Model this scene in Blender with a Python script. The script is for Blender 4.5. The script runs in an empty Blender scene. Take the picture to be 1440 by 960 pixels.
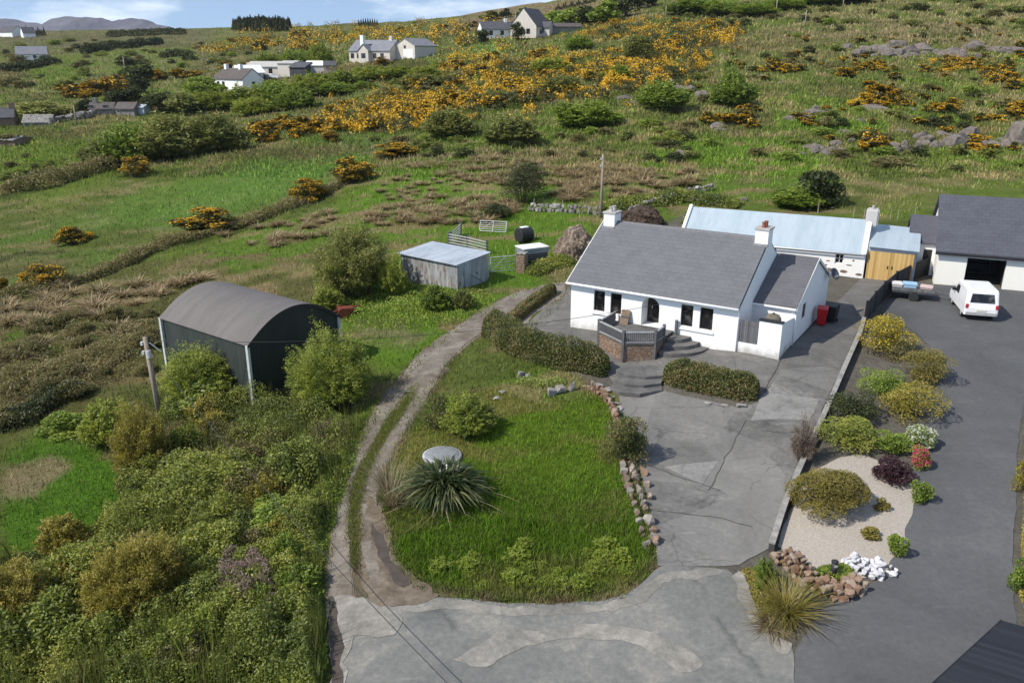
import bpy, bmesh, math, random
import numpy as np
from mathutils import Vector, Matrix
from mathutils.geometry import delaunay_2d_cdt
SC = bpy.context.scene
COL = SC.collection
R = math.radians
rng = np.random.default_rng(7)
random.seed(7)
# ------------------------------------------------------------------ camera model (used to survey points)
FPX = 1150.0; TH = R(19.2); ZC = 15.2
CT, ST = math.cos(TH), math.sin(TH)
def ray(px, py):
    u = (np.asarray(px, float)-720)/FPX; v = (480-np.asarray(py, float))/FPX
    return u, CT+v*ST, -ST+v*CT
def onz(px, py, z):
    dx, dy, dz = ray(px, py); t = (z-ZC)/dz
    return float(dx*t), float(dy*t), float(z)
def onY(px, py, Y):
    dx, dy, dz = ray(px, py); t = Y/dy
    return float(dx*t), float(Y), float(ZC+dz*t)
def proj(X, Y, Z):
    z = Z-ZC
    dep = Y*CT-z*ST; up = Y*ST+z*CT
    dep = np.maximum(dep, .5)
    return 720+FPX*X/dep, 480-FPX*up/dep
# ------------------------------------------------------------------ noise
def vnoise(x, y, seed=0):
    x = np.asarray(x, float); y = np.asarray(y, float)
    xi = np.floor(x).astype(np.int64); yi = np.floor(y).astype(np.int64)
    xf = x-xi; yf = y-yi
    xf = xf*xf*(3-2*xf); yf = yf*yf*(3-2*yf)
    def h(a, b):
        n = (a*374761393+b*668265263+seed*1442695041) & 0xffffffff
        n = ((n ^ (n >> 13))*1274126177) & 0xffffffff
        n = n ^ (n >> 16)
        return (n & 0xffff)/65535.0
    return (h(xi, yi)*(1-xf)+h(xi+1, yi)*xf)*(1-yf)+(h(xi, yi+1)*(1-xf)+h(xi+1, yi+1)*xf)*yf
def fbm(x, y, seed=0, oct=4, gain=.5):
    s = 0; a = 1; t = 0
    for i in range(oct):
        s = s+a*vnoise(x*2**i+17.3*i, y*2**i-9.1*i, seed+i*7); t += a; a *= gain
    return s/t
def sstep(a, b, x):
    t = np.clip((x-a)/(b-a), 0, 1); return t*t*(3-2*t)
# ------------------------------------------------------------------ terrain: survey points, smooth surface through them
CZ = [  # px, py, ground height
 (802,460,0),(750,470,-.05),(850,490,0),(940,505,.05),(1000,492,.25),(1045,494,.42),(1097,505,.35),(1150,475,.35),(1210,420,.4),(1235,385,.5),(1170,392,.5),(1140,520,.2),
 (890,535,-.42),(868,562,-.6),(1000,580,-.55),(1070,575,-.35),(1140,560,-.15),(920,650,-1.0),(1105,680,-.9),(940,790,-1.6),(1080,775,-1.5),
 (850,570,-.55),(700,570,-.75),(620,650,-1.3),(800,700,-1.4),(880,700,-1.15),(700,830,-1.95),(560,780,-1.95),(740,650,-1.2),
 (480,930,-2.5),(800,900,-2.3),(1080,900,-2.0),(1140,930,-1.9),(1250,900,-1.7),(1400,800,-1.2),(1310,600,-.4),(1380,480,.25),(1310,430,.4),(1440,440,.4),(1200,720,-.95),
 (1260,640,-.5),(1150,690,-.8),(1230,480,.3),(1440,600,-.3),(1440,950,-1.7),
 (540,800,-2.0),(480,760,-2.1),(500,660,-1.7),(560,570,-1.25),(600,520,-.9),(660,460,-.5),(720,425,-.1),(790,415,.1),
 (440,800,-2.4),(300,850,-3.1),(100,900,-3.8),(0,940,-4.0),(0,800,-3.8),(200,700,-3.2),(400,650,-2.3),(100,650,-3.2),(0,620,-3.3),(225,580,-2.6),(0,500,-3),
 (150,470,-2.6),(350,548,-2.0),(470,490,-1.3),(410,530,-1.8),(230,530,-2.2),(300,450,-2.0),
 (300,400,-1.9),(100,400,-2.6),(0,400,-2.8),(450,430,-.9),(560,430,-.5),(560,380,-.1),(640,405,.2),(690,385,.3),(740,352,.6),(600,330,.6),(690,320,1.0),(480,330,-.2),
 (300,330,-1.4),(800,335,1.1),(850,310,1.6),(905,300,1.8),(1000,285,2.1),(1100,290,2.0),
 (0,300,-2.6),(300,300,-.9),(600,290,1.3),(720,290,1.8),(900,280,2.3),(1200,290,2.2),(1440,270,2.4)]
CY = [  # px, py, distance
 (0,200,150),(300,200,140),(600,200,116),(900,205,104),(1200,205,104),(1440,210,106),
 (0,240,118),(300,240,108),(1250,240,90),
 (0,150,205),(240,150,192),(480,150,168),(720,150,142),(960,150,130),(1200,150,130),(1440,150,135),
 (0,110,285),(240,112,262),(480,110,222),(720,110,175),(960,110,155),(1200,110,155),(1440,110,160),
 (0,80,360),(240,80,345),(480,82,262),(720,80,212),(960,80,182),(1200,80,182),(1440,80,185),
 (0,58,520),(240,56,500),(480,52,390),(720,46,305),(960,50,226),(1200,50,216),(1440,50,222),
 (0,44,640),(130,43,640),(270,40,640),(420,37,600),(560,31,540),(700,20,455),(760,12,420),(850,4,380),
 (960,5,300),(1200,5,272),(1440,5,272),(960,-40,420),(1200,-60,420),(1440,-70,420)]
CW = [  # X, Y, ground height
 (-40,8,-6),(-20,4,-4.4),(0,5,-2.7),(20,5,-1.9),(45,10,-1.6),(-700,1100,8),(-300,1100,14),(0,1100,22),(300,1100,75),(700,1100,80),(-1500,2600,-5),(0,2600,0),(1500,2600,60),
 (-3000,6000,0),(0,6000,0),(3000,6000,40)]
_P = [onz(a, b, c) for a, b, c in CZ]+[onY(a, b, c) for a, b, c in CY]+[tuple(map(float, w)) for w in CW]
_P = np.array(_P)
def _sq(X, Y):
    Yp = np.maximum(Y, -6)+12.0
    return np.stack([2.6*X/Yp, np.log(Yp)*1.5], -1)
def _ker(r2): return .5*r2*np.log(r2+1e-12)
_S = _sq(_P[:, 0], _P[:, 1]); _n = len(_P)
_A = np.zeros((_n+3, _n+3))
_A[:_n, :_n] = _ker(((_S[:, None]-_S[None])**2).sum(-1))+np.eye(_n)*2e-4
_A[:_n, _n] = 1; _A[:_n, _n+1:] = _S; _A[_n, :_n] = 1; _A[_n+1:, :_n] = _S.T
_W = np.linalg.solve(_A, np.concatenate([_P[:, 2], np.zeros(3)]))
def H0(X, Y):
    X = np.asarray(X, float); Y = np.asarray(Y, float); sh = X.shape
    q = _sq(X.ravel(), Y.ravel()); out = np.empty(len(q))
    for i in range(0, len(q), 40000):
        c = q[i:i+40000]
        out[i:i+40000] = _ker(((c[:, None]-_S[None])**2).sum(-1))@_W[:_n]+_W[_n]+c@_W[_n+1:]
    return out.reshape(sh)
def poly_sd(px, py, poly):
    """signed distance (negative inside) of points to a polygon"""
    P = np.asarray(poly, float); px = np.asarray(px, float); py = np.asarray(py, float)
    d2 = np.full(px.shape, 1e18); ins = np.zeros(px.shape, bool)
    for i in range(len(P)):
        a = P[i]; b = P[(i+1) % len(P)]; e = b-a
        wx = px-a[0]; wy = py-a[1]
        t = np.clip((wx*e[0]+wy*e[1])/(e@e+1e-12), 0, 1)
        d2 = np.minimum(d2, (wx-t*e[0])**2+(wy-t*e[1])**2)
        c = (a[1] > py) != (b[1] > py)
        with np.errstate(divide='ignore', invalid='ignore'):
            xi = a[0]+(py-a[1])*e[0]/(e[1] if abs(e[1]) > 1e-9 else 1e-9)
        ins ^= c & (px < xi)
    d = np.sqrt(d2); return np.where(ins, -d, d)
def line_d(px, py, pts, close=False):
    d2 = np.full(np.shape(px), 1e18)
    for i in range(len(pts)-1):
        a = np.array(pts[i], float); b = np.array(pts[i+1], float); e = b-a
        wx = px-a[0]; wy = py-a[1]; t = np.clip((wx*e[0]+wy*e[1])/(e@e+1e-12), 0, 1)
        d2 = np.minimum(d2, (wx-t*e[0])**2+(wy-t*e[1])**2)
    return np.sqrt(d2)
def catmull(pts, n=8):
    P = np.array(pts, float); out = []
    P = np.vstack([2*P[0]-P[1], P, 2*P[-1]-P[-2]])
    for i in range(1, len(P)-2):
        for k in range(n):
            t = k/n; a, b, c, d = P[i-1], P[i], P[i+1], P[i+2]
            out.append(.5*((2*b)+(-a+c)*t+(2*a-5*b+4*c-d)*t*t+(-a+3*b-3*c+d)*t**3))
    out.append(P[-2]); return [tuple(o) for o in out]
# yards, drives and lawn stay smooth; the hillside is hummocky
SMOOTH = [(455,960),(462,760),(540,560),(640,450),(740,395),(800,380),(960,300),(1250,330),(1460,330),(1460,960)]
ROCKY = [(830,100),(900,40),(1460,20),(1460,235),(1180,225),(980,190),(860,140)]
def hum(X, Y, z0):
    px, py = proj(X, Y, z0)
    sd = poly_sd(px, py, SMOOTH)
    w = sstep(0, 40, sd)*sstep(15, 40, Y)
    far = sstep(60, 160, Y)
    n1 = fbm(X/2.2, Y/2.2, 3, 3)-.5
    n2 = fbm(X/9, Y/9, 11, 3)-.5
    n3 = fbm(X/38, Y/30, 21, 3)-.5
    rk = sstep(15, -25, poly_sd(px, py, ROCKY))
    r = np.abs(fbm(X/11+3, Y/7, 31, 4)-.5)*2
    fade = 1-sstep(500, 900, Y)
    return w*(.28*n1*(1-.4*far)+(.45+.9*far)*n2+far*2.2*n3*fade)+rk*w*(1.5*(fbm(X/7, Y/3.5, 41, 4)-.5)-1.2*np.maximum(0, .12-r)*4)
def H(X, Y):
    z = H0(X, Y); return z+hum(X, Y, z)
def H1(x, y): return float(H(np.array([x]), np.array([y]))[0])
_TT = np.geomspace(12, 2500, 900)
def G(px, py):
    """where the sight line through a picture point first meets the ground"""
    px = np.atleast_1d(np.asarray(px, float)); py = np.atleast_1d(np.asarray(py, float)); out = []
    for a, b in zip(px, py):
        dx, dy, dz = ray(a, b)
        t = _TT/dy
        d = ZC+dz*t-H(dx*t, dy*t)
        k = np.argmax(d < 0)
        if d[k] >= 0: k = len(_TT)-1
        t0, t1 = t[max(k-1, 0)], t[k]
        for _ in range(18):
            tm = .5*(t0+t1)
            if ZC+dz*tm-H1(dx*tm, dy*tm) > 0: t0 = tm
            else: t1 = tm
        out.append((dx*t1, dy*t1, H1(dx*t1, dy*t1)))
    return np.array(out)
def Gp(px, py): return Vector([float(v) for v in G(px, py)[0]])
def Gn(px, py):
    """vectorised, coarser"""
    px = np.asarray(px, float); py = np.asarray(py, float)
    res = []
    tt = np.geomspace(14, 900, 420)
    for i in range(0, len(px), 400):
        dx, dy, dz = ray(px[i:i+400], py[i:i+400])
        t = tt[None]/dy[:, None]
        d = ZC+dz[:, None]*t-H(dx[:, None]*t, dy[:, None]*t)
        k = np.argmax(d < 0, 1); k = np.where(k == 0, len(tt)-1, k); ii = np.arange(len(k))
        d0 = d[ii, k-1]; d1 = d[ii, k]; f = np.clip(d0/(d0-d1+1e-9), 0, 1)
        tk = t[ii, k-1]+(t[ii, k]-t[ii, k-1])*f
        X = dx*tk; Y = dy*tk
        res.append(np.stack([X, Y, H(X, Y)], -1))
    return np.concatenate(res)
def mpp(P):
    """metres per picture pixel at a point"""
    return (P[1]*CT-(P[2]-ZC)*ST)/FPX
# ------------------------------------------------------------------ object helpers
def link(o, parent=None):
    COL.objects.link(o)
    if parent: o.parent = parent
    return o
def tag(o, label=None, cat=None, group=None, kind=None):
    if label: o['label'] = label
    if cat: o['category'] = cat
    if group: o['group'] = group
    if kind: o['kind'] = kind
    return o
def thing(name, label, cat, loc=(0, 0, 0), rz=0, group=None):
    o = bpy.data.objects.new(name, None); link(o); o.location = loc; o.rotation_euler = (0, 0, rz); o.empty_display_size = .2
    return tag(o, label, cat, group)
def npmesh(name, V, loops, sizes, mats=None, fmat=None, smooth=False):
    me = bpy.data.meshes.new(name)
    V = np.asarray(V, np.float32); loops = np.asarray(loops, np.int32).ravel(); sizes = np.asarray(sizes, np.int32)
    me.vertices.add(len(V)); me.vertices.foreach_set('co', V.ravel())
    me.loops.add(len(loops)); me.loops.foreach_set('vertex_index', loops)
    me.polygons.add(len(sizes))
    st = np.zeros(len(sizes), np.int32); st[1:] = np.cumsum(sizes)[:-1]
    me.polygons.foreach_set('loop_start', st)
    try: me.polygons.foreach_set('loop_total', sizes)
    except Exception: pass
    if mats:
        for m in mats: me.materials.append(m)
    if fmat is not None: me.polygons.foreach_set('material_index', np.asarray(fmat, np.int32))
    me.polygons.foreach_set('use_smooth', np.full(len(sizes), bool(smooth)))
    me.update(calc_edges=True); me.validate()
    return me
def vcol(me, name, C):
    a = me.attributes.new(name, 'FLOAT_COLOR', 'POINT')
    C = np.asarray(C, np.float32)
    if C.shape[1] == 3: C = np.concatenate([C, np.ones((len(C), 1), np.float32)], 1)
    a.data.foreach_set('color', C.ravel())
class MB:
    """collects boxes, bars and tubes; build() links them as one mesh object"""
    def __init__(s): s.bm = bmesh.new()
    def box(s, x0, x1, y0, y1, z0, z1, M=None):
        c = [(x0,y0,z0),(x1,y0,z0),(x1,y1,z0),(x0,y1,z0),(x0,y0,z1),(x1,y0,z1),(x1,y1,z1),(x0,y1,z1)]
        return s.hexa(c, M)
    def hexa(s, c, M=None):
        v = [s.bm.verts.new(M@Vector(p) if M else p) for p in c]
        for f in ((0,3,2,1),(4,5,6,7),(0,1,5,4),(1,2,6,5),(2,3,7,6),(3,0,4,7)): s.bm.faces.new([v[i] for i in f])
        return s
    def quad(s, *p):
        s.bm.faces.new([s.bm.verts.new(q) for q in p]); return s
    def prism(s, poly, axis, a, b):
        """extrude a 2-D polygon along an axis from a to b"""
        def mk(u, v, w): return {'x': (w, u, v), 'y': (u, w, v), 'z': (u, v, w)}[axis]
        A = [s.bm.verts.new(mk(u, v, a)) for u, v in poly]; B = [s.bm.verts.new(mk(u, v, b)) for u, v in poly]
        n = len(poly)
        s.bm.faces.new(A[::-1]); s.bm.faces.new(B)
        for i in range(n): s.bm.faces.new([A[i], A[(i+1) % n], B[(i+1) % n], B[i]])
        return s
    def tube(s, pts, r, n=8, cap=True):
        pts = [Vector(p) for p in pts]; rs = r if isinstance(r, (list, tuple)) else [r]*len(pts)
        rings = []
        for i, p in enumerate(pts):
            d = (pts[min(i+1, len(pts)-1)]-pts[max(i-1, 0)]).normalized()
            u = d.orthogonal().normalized() if i == 0 else (u-d*u.dot(d)).normalized()
            w = d.cross(u)
            rings.append([s.bm.verts.new(p+(u*math.cos(2*math.pi*k/n)+w*math.sin(2*math.pi*k/n))*rs[i]) for k in range(n)])
        for a, b in zip(rings, rings[1:]):
            for k in range(n): s.bm.faces.new([a[k], a[(k+1) % n], b[(k+1) % n], b[k]])
        if cap: s.bm.faces.new(rings[0][::-1]); s.bm.faces.new(rings[-1])
        return s
    def lathe(s, prof, n=20, at=(0, 0, 0)):
        rings = []
        for r, z in prof:
            rings.append([s.bm.verts.new((at[0]+max(r, 1e-4)*math.cos(2*math.pi*k/n), at[1]+max(r, 1e-4)*math.sin(2*math.pi*k/n), at[2]+z)) for k in range(n)])
        for a, b in zip(rings, rings[1:]):
            for k in range(n): s.bm.faces.new([a[k], a[(k+1) % n], b[(k+1) % n], b[k]])
        s.bm.faces.new(rings[0][::-1]); s.bm.faces.new(rings[-1]); return s
    def build(s, name, mat, parent=None, bevel=0, smooth=False, seg=1):
        bmesh.ops.remove_doubles(s.bm, verts=s.bm.verts, dist=1e-5) if smooth else None
        bmesh.ops.recalc_face_normals(s.bm, faces=s.bm.faces)
        if bevel:
            bmesh.ops.bevel(s.bm, geom=s.bm.edges[:], offset=bevel, segments=seg, affect='EDGES', clamp_overlap=True)
        me = bpy.data.meshes.new(name); s.bm.to_mesh(me); s.bm.free(); me.materials.append(mat)
        if smooth:
            me.polygons.foreach_set('use_smooth', np.ones(len(me.polygons), bool))
        return link(bpy.data.objects.new(name, me), parent)
def copy_tree(o, parent=None):
    c = o.copy(); COL.objects.link(c)
    if parent: c.parent = parent
    for ch in [x for x in COL.objects if x.parent == o]: copy_tree(ch, c)
    return c
# ------------------------------------------------------------------ materials
class NT:
    def __init__(s, name):
        s.m = bpy.data.materials.new(name); s.m.use_nodes = True; s.t = s.m.node_tree; s.t.nodes.clear()
        s.out = s.n('ShaderNodeOutputMaterial'); s.tc = s.n('ShaderNodeTexCoord')
    def n(s, typ, **kw):
        nd = s.t.nodes.new(typ)
        for k, v in kw.items(): setattr(nd, k, v)
        return nd
    def l(s, a, b): s.t.links.new(a, b)
    def val(s, sock, v):
        if hasattr(v, 'node') or isinstance(v, bpy.types.NodeSocket): s.l(v, sock)
        else: sock.default_value = v
    def noise(s, scale, detail=4, rough=.55, co='Object', stretch=None, dist=0):
        nd = s.n('ShaderNodeTexNoise'); nd.inputs['Scale'].default_value = scale; nd.inputs['Detail'].default_value = detail
        nd.inputs['Roughness'].default_value = rough; nd.inputs['Distortion'].default_value = dist
        src = s.tc.outputs[co] if isinstance(co, str) else co
        if stretch:
            mp = s.n('ShaderNodeMapping'); mp.inputs['Scale'].default_value = stretch; s.l(src, mp.inputs[0]); src = mp.outputs[0]
        s.l(src, nd.inputs['Vector']); return nd.outputs['Fac']
    def vor(s, scale, feature='F1', co='Object', stretch=None, rnd=1.0):
        nd = s.n('ShaderNodeTexVoronoi', feature=feature); nd.inputs['Scale'].default_value = scale; nd.inputs['Randomness'].default_value = rnd
        src = s.tc.outputs[co] if isinstance(co, str) else co
        if stretch:
            mp = s.n('ShaderNodeMapping'); mp.inputs['Scale'].default_value = stretch; s.l(src, mp.inputs[0]); src = mp.outputs[0]
        s.l(src, nd.inputs['Vector']); return nd
    def ramp(s, f, stops, interp='LINEAR'):
        r = s.n('ShaderNodeValToRGB'); r.color_ramp.interpolation = interp
        e = r.color_ramp.elements
        while len(e) < len(stops): e.new(.5)
        for i, (p, c) in enumerate(stops):
            e[i].position = p; e[i].color = (*c, 1) if hasattr(c, '__len__') else (c, c, c, 1)
        s.l(f, r.inputs[0]); return r.outputs[0]
    def mix(s, f, a, b, mode='MIX'):
        nd = s.n('ShaderNodeMix', data_type='RGBA', blend_type=mode)
        s.val(nd.inputs[0], f)
        for k, v in ((6, a), (7, b)):
            if isinstance(v, bpy.types.NodeSocket): s.l(v, nd.inputs[k])
            else: nd.inputs[k].default_value = (*v, 1) if len(v) == 3 else v
        return nd.outputs[2]
    def math(s, op, a, b=0.0):
        nd = s.n('ShaderNodeMath', operation=op); s.val(nd.inputs[0], a); s.val(nd.inputs[1], b); return nd.outputs[0]
    def bump(s, h, strength=.3, dist=.05):
        b = s.n('ShaderNodeBump'); b.inputs['Strength'].default_value = strength; b.inputs['Distance'].default_value = dist; s.l(h, b.inputs['Height']); return b.outputs[0]
    def bsdf(s, col, rough=.7, metal=0, normal=None, spec=.3):
        b = s.n('ShaderNodeBsdfPrincipled')
        if isinstance(col, bpy.types.NodeSocket): s.l(col, b.inputs['Base Color'])
        else: b.inputs['Base Color'].default_value = (*col, 1)
        s.val(b.inputs['Roughness'], rough); b.inputs['Metallic'].default_value = metal
        b.inputs['Specular IOR Level'].default_value = spec
        if normal is not None: s.l(normal, b.inputs['Normal'])
        s.l(b.outputs[0], s.out.inputs[0]); return b
def plain(name, a, b=None, scale=6, rough=.7, metal=0, bump=.15, spec=.3, stretch=None, dist=.02):
    """two close tones mottled by noise, plus a fine bump"""
    t = NT(name); b = b or tuple(min(1, c*1.25+.004) for c in a)
    f = t.noise(scale, 5, .6, stretch=stretch)
    c = t.ramp(f, [(.3, a), (.7, b)])
    nb = t.noise(scale*6, 3, .6, stretch=stretch)
    t.bsdf(c, rough, metal, t.bump(nb, bump, dist), spec); return t.m
def leafmat(name, cols, trans=.38, rough=.6, noise_scale=1.2, contrast=.5):
    """leaf tones picked per leaf, drifting in clumps"""
    t = NT(name)
    g = t.n('ShaderNodeNewGeometry'); oi = t.n('ShaderNodeObjectInfo')
    f = t.math('MULTIPLY', g.outputs['Random Per Island'], contrast)
    nz = t.noise(noise_scale, 2, .5)
    f = t.math('ADD', f, t.math('MULTIPLY', t.math('SUBTRACT', nz, .5), 1.3))
    f = t.math('ADD', f, t.math('MULTIPLY', t.math('SUBTRACT', oi.outputs['Random'], .5), .22))
    f = t.math('ADD', f, .5-.5*contrast)
    n = len(cols)
    c = t.ramp(f, [(.1+.8*i/(n-1), c) for i, c in enumerate(cols)])
    d = t.n('ShaderNodeBsdfDiffuse'); t.l(c, d.inputs[0])
    tr = t.n('ShaderNodeBsdfTranslucent'); t.l(c, tr.inputs[0])
    mx = t.n('ShaderNodeMixShader'); mx.inputs[0].default_value = trans; t.l(d.outputs[0], mx.inputs[1]); t.l(tr.outputs[0], mx.inputs[2])
    gl = t.n('ShaderNodeBsdfGlossy'); gl.inputs['Roughness'].default_value = rough; gl.inputs[0].default_value = (1, 1, 1, 1)
    m2 = t.n('ShaderNodeMixShader'); m2.inputs[0].default_value = .03; t.l(mx.outputs[0], m2.inputs[1]); t.l(gl.outputs[0], m2.inputs[2])
    t.l(m2.outputs[0], t.out.inputs[0]); return t.m
def colmat(name, trans=.4, jitter=.5):
    """blades coloured by the ground cover they grow in, varied blade by blade"""
    t = NT(name)
    a = t.n('ShaderNodeAttribute'); a.attribute_name = 'Col'
    g = t.n('ShaderNodeNewGeometry')
    k = t.math('ADD', t.math('MULTIPLY', g.outputs['Random Per Island'], jitter), 1-jitter*.5)
    c = t.mix(1.0, a.outputs['Color'], (1, 1, 1), 'MULTIPLY')
    vm = t.n('ShaderNodeVectorMath', operation='SCALE'); t.l(a.outputs['Color'], vm.inputs[0]); t.l(k, vm.inputs['Scale'])
    d = t.n('ShaderNodeBsdfDiffuse'); t.l(vm.outputs[0], d.inputs[0])
    tr = t.n('ShaderNodeBsdfTranslucent'); t.l(vm.outputs[0], tr.inputs[0])
    mx = t.n('ShaderNodeMixShader'); mx.inputs[0].default_value = trans; t.l(d.outputs[0], mx.inputs[1]); t.l(tr.outputs[0], mx.inputs[2])
    t.l(mx.outputs[0], t.out.inputs[0]); return t.m
# ------------------------------------------------------------------ camera, sun, sky
cam = bpy.data.cameras.new('camera'); cam.sensor_width = 36; cam.lens = 36*FPX/1440; cam.clip_start = .3; cam.clip_end = 20000
co = link(bpy.data.objects.new('camera', cam)); co.location = (0, 0, ZC); co.rotation_euler = (R(90)-TH, 0, 0)
SC.camera = co
SUN_EL, SUN_AZ = R(46), math.atan2(-.90, -.40)      # azimuth measured from +Y towards +X: the sun stands left and a little behind
sd = Vector((math.sin(SUN_AZ)*math.cos(SUN_EL), math.cos(SUN_AZ)*math.cos(SUN_EL), math.sin(SUN_EL)))
sl = bpy.data.lights.new('sun', 'SUN'); sl.energy = 4.3; sl.angle = R(.55); sl.color = (1.0, .94, .84)
so = link(bpy.data.objects.new('sun', sl)); so.rotation_euler = sd.to_track_quat('Z', 'Y').to_euler(); so.location = (-60, -30, 80)
w = bpy.data.worlds.new('World'); SC.world = w; w.use_nodes = True; nt = w.node_tree; nt.nodes.clear()
wo = nt.nodes.new('ShaderNodeOutputWorld'); bg = nt.nodes.new('ShaderNodeBackground'); bg.inputs[1].default_value = .14
sk = nt.nodes.new('ShaderNodeTexSky'); sk.sky_type = 'NISHITA'; sk.sun_disc = False; sk.sun_elevation = SUN_EL; sk.sun_rotation = SUN_AZ; sk.air_density = 1.0; sk.dust_density = .3; sk.ozone_density = 2.2; sk.altitude = 50
tc = nt.nodes.new('ShaderNodeTexCoord'); mp = nt.nodes.new('ShaderNodeMapping'); mp.inputs['Scale'].default_value = (1, 1, 3.6)
nt.links.new(tc.outputs['Generated'], mp.inputs[0])
nz = nt.nodes.new('ShaderNodeTexNoise'); nz.inputs['Scale'].default_value = 4.6; nz.inputs['Detail'].default_value = 8; nz.inputs['Roughness'].default_value = .55
nt.links.new(mp.outputs[0], nz.inputs['Vector'])
cr = nt.nodes.new('ShaderNodeValToRGB'); cr.color_ramp.elements[0].position = .50; cr.color_ramp.elements[1].position = .68
nt.links.new(nz.outputs['Fac'], cr.inputs[0])
mx = nt.nodes.new('ShaderNodeMix'); mx.data_type = 'RGBA'
nt.links.new(cr.outputs[0], mx.inputs[0]); nt.links.new(sk.outputs[0], mx.inputs[6]); mx.inputs[7].default_value = (7.6, 8.1, 8.6, 1)
va = nt.nodes.new('ShaderNodeVectorMath'); va.inputs[1].default_value = (0, 0, .16); nt.links.new(tc.outputs['Generated'], va.inputs[0]); vn = nt.nodes.new('ShaderNodeVectorMath'); vn.operation = 'NORMALIZE'; nt.links.new(va.outputs[0], vn.inputs[0]); nt.links.new(vn.outputs[0], sk.inputs[0])
nt.links.new(mx.outputs[2], bg.inputs[0]); nt.links.new(bg.outputs[0], wo.inputs[0])
vs = SC.view_settings; vs.view_transform = 'Standard'; vs.look = 'None'; vs.gamma = 1; vs.exposure = .3; vs.use_curve_mapping = False
SC.cycles.max_bounces = 5; SC.cycles.diffuse_bounces = 2; SC.cycles.transmission_bounces = 3; SC.cycles.glossy_bounces = 2; SC.cycles.volume_bounces = 0
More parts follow.
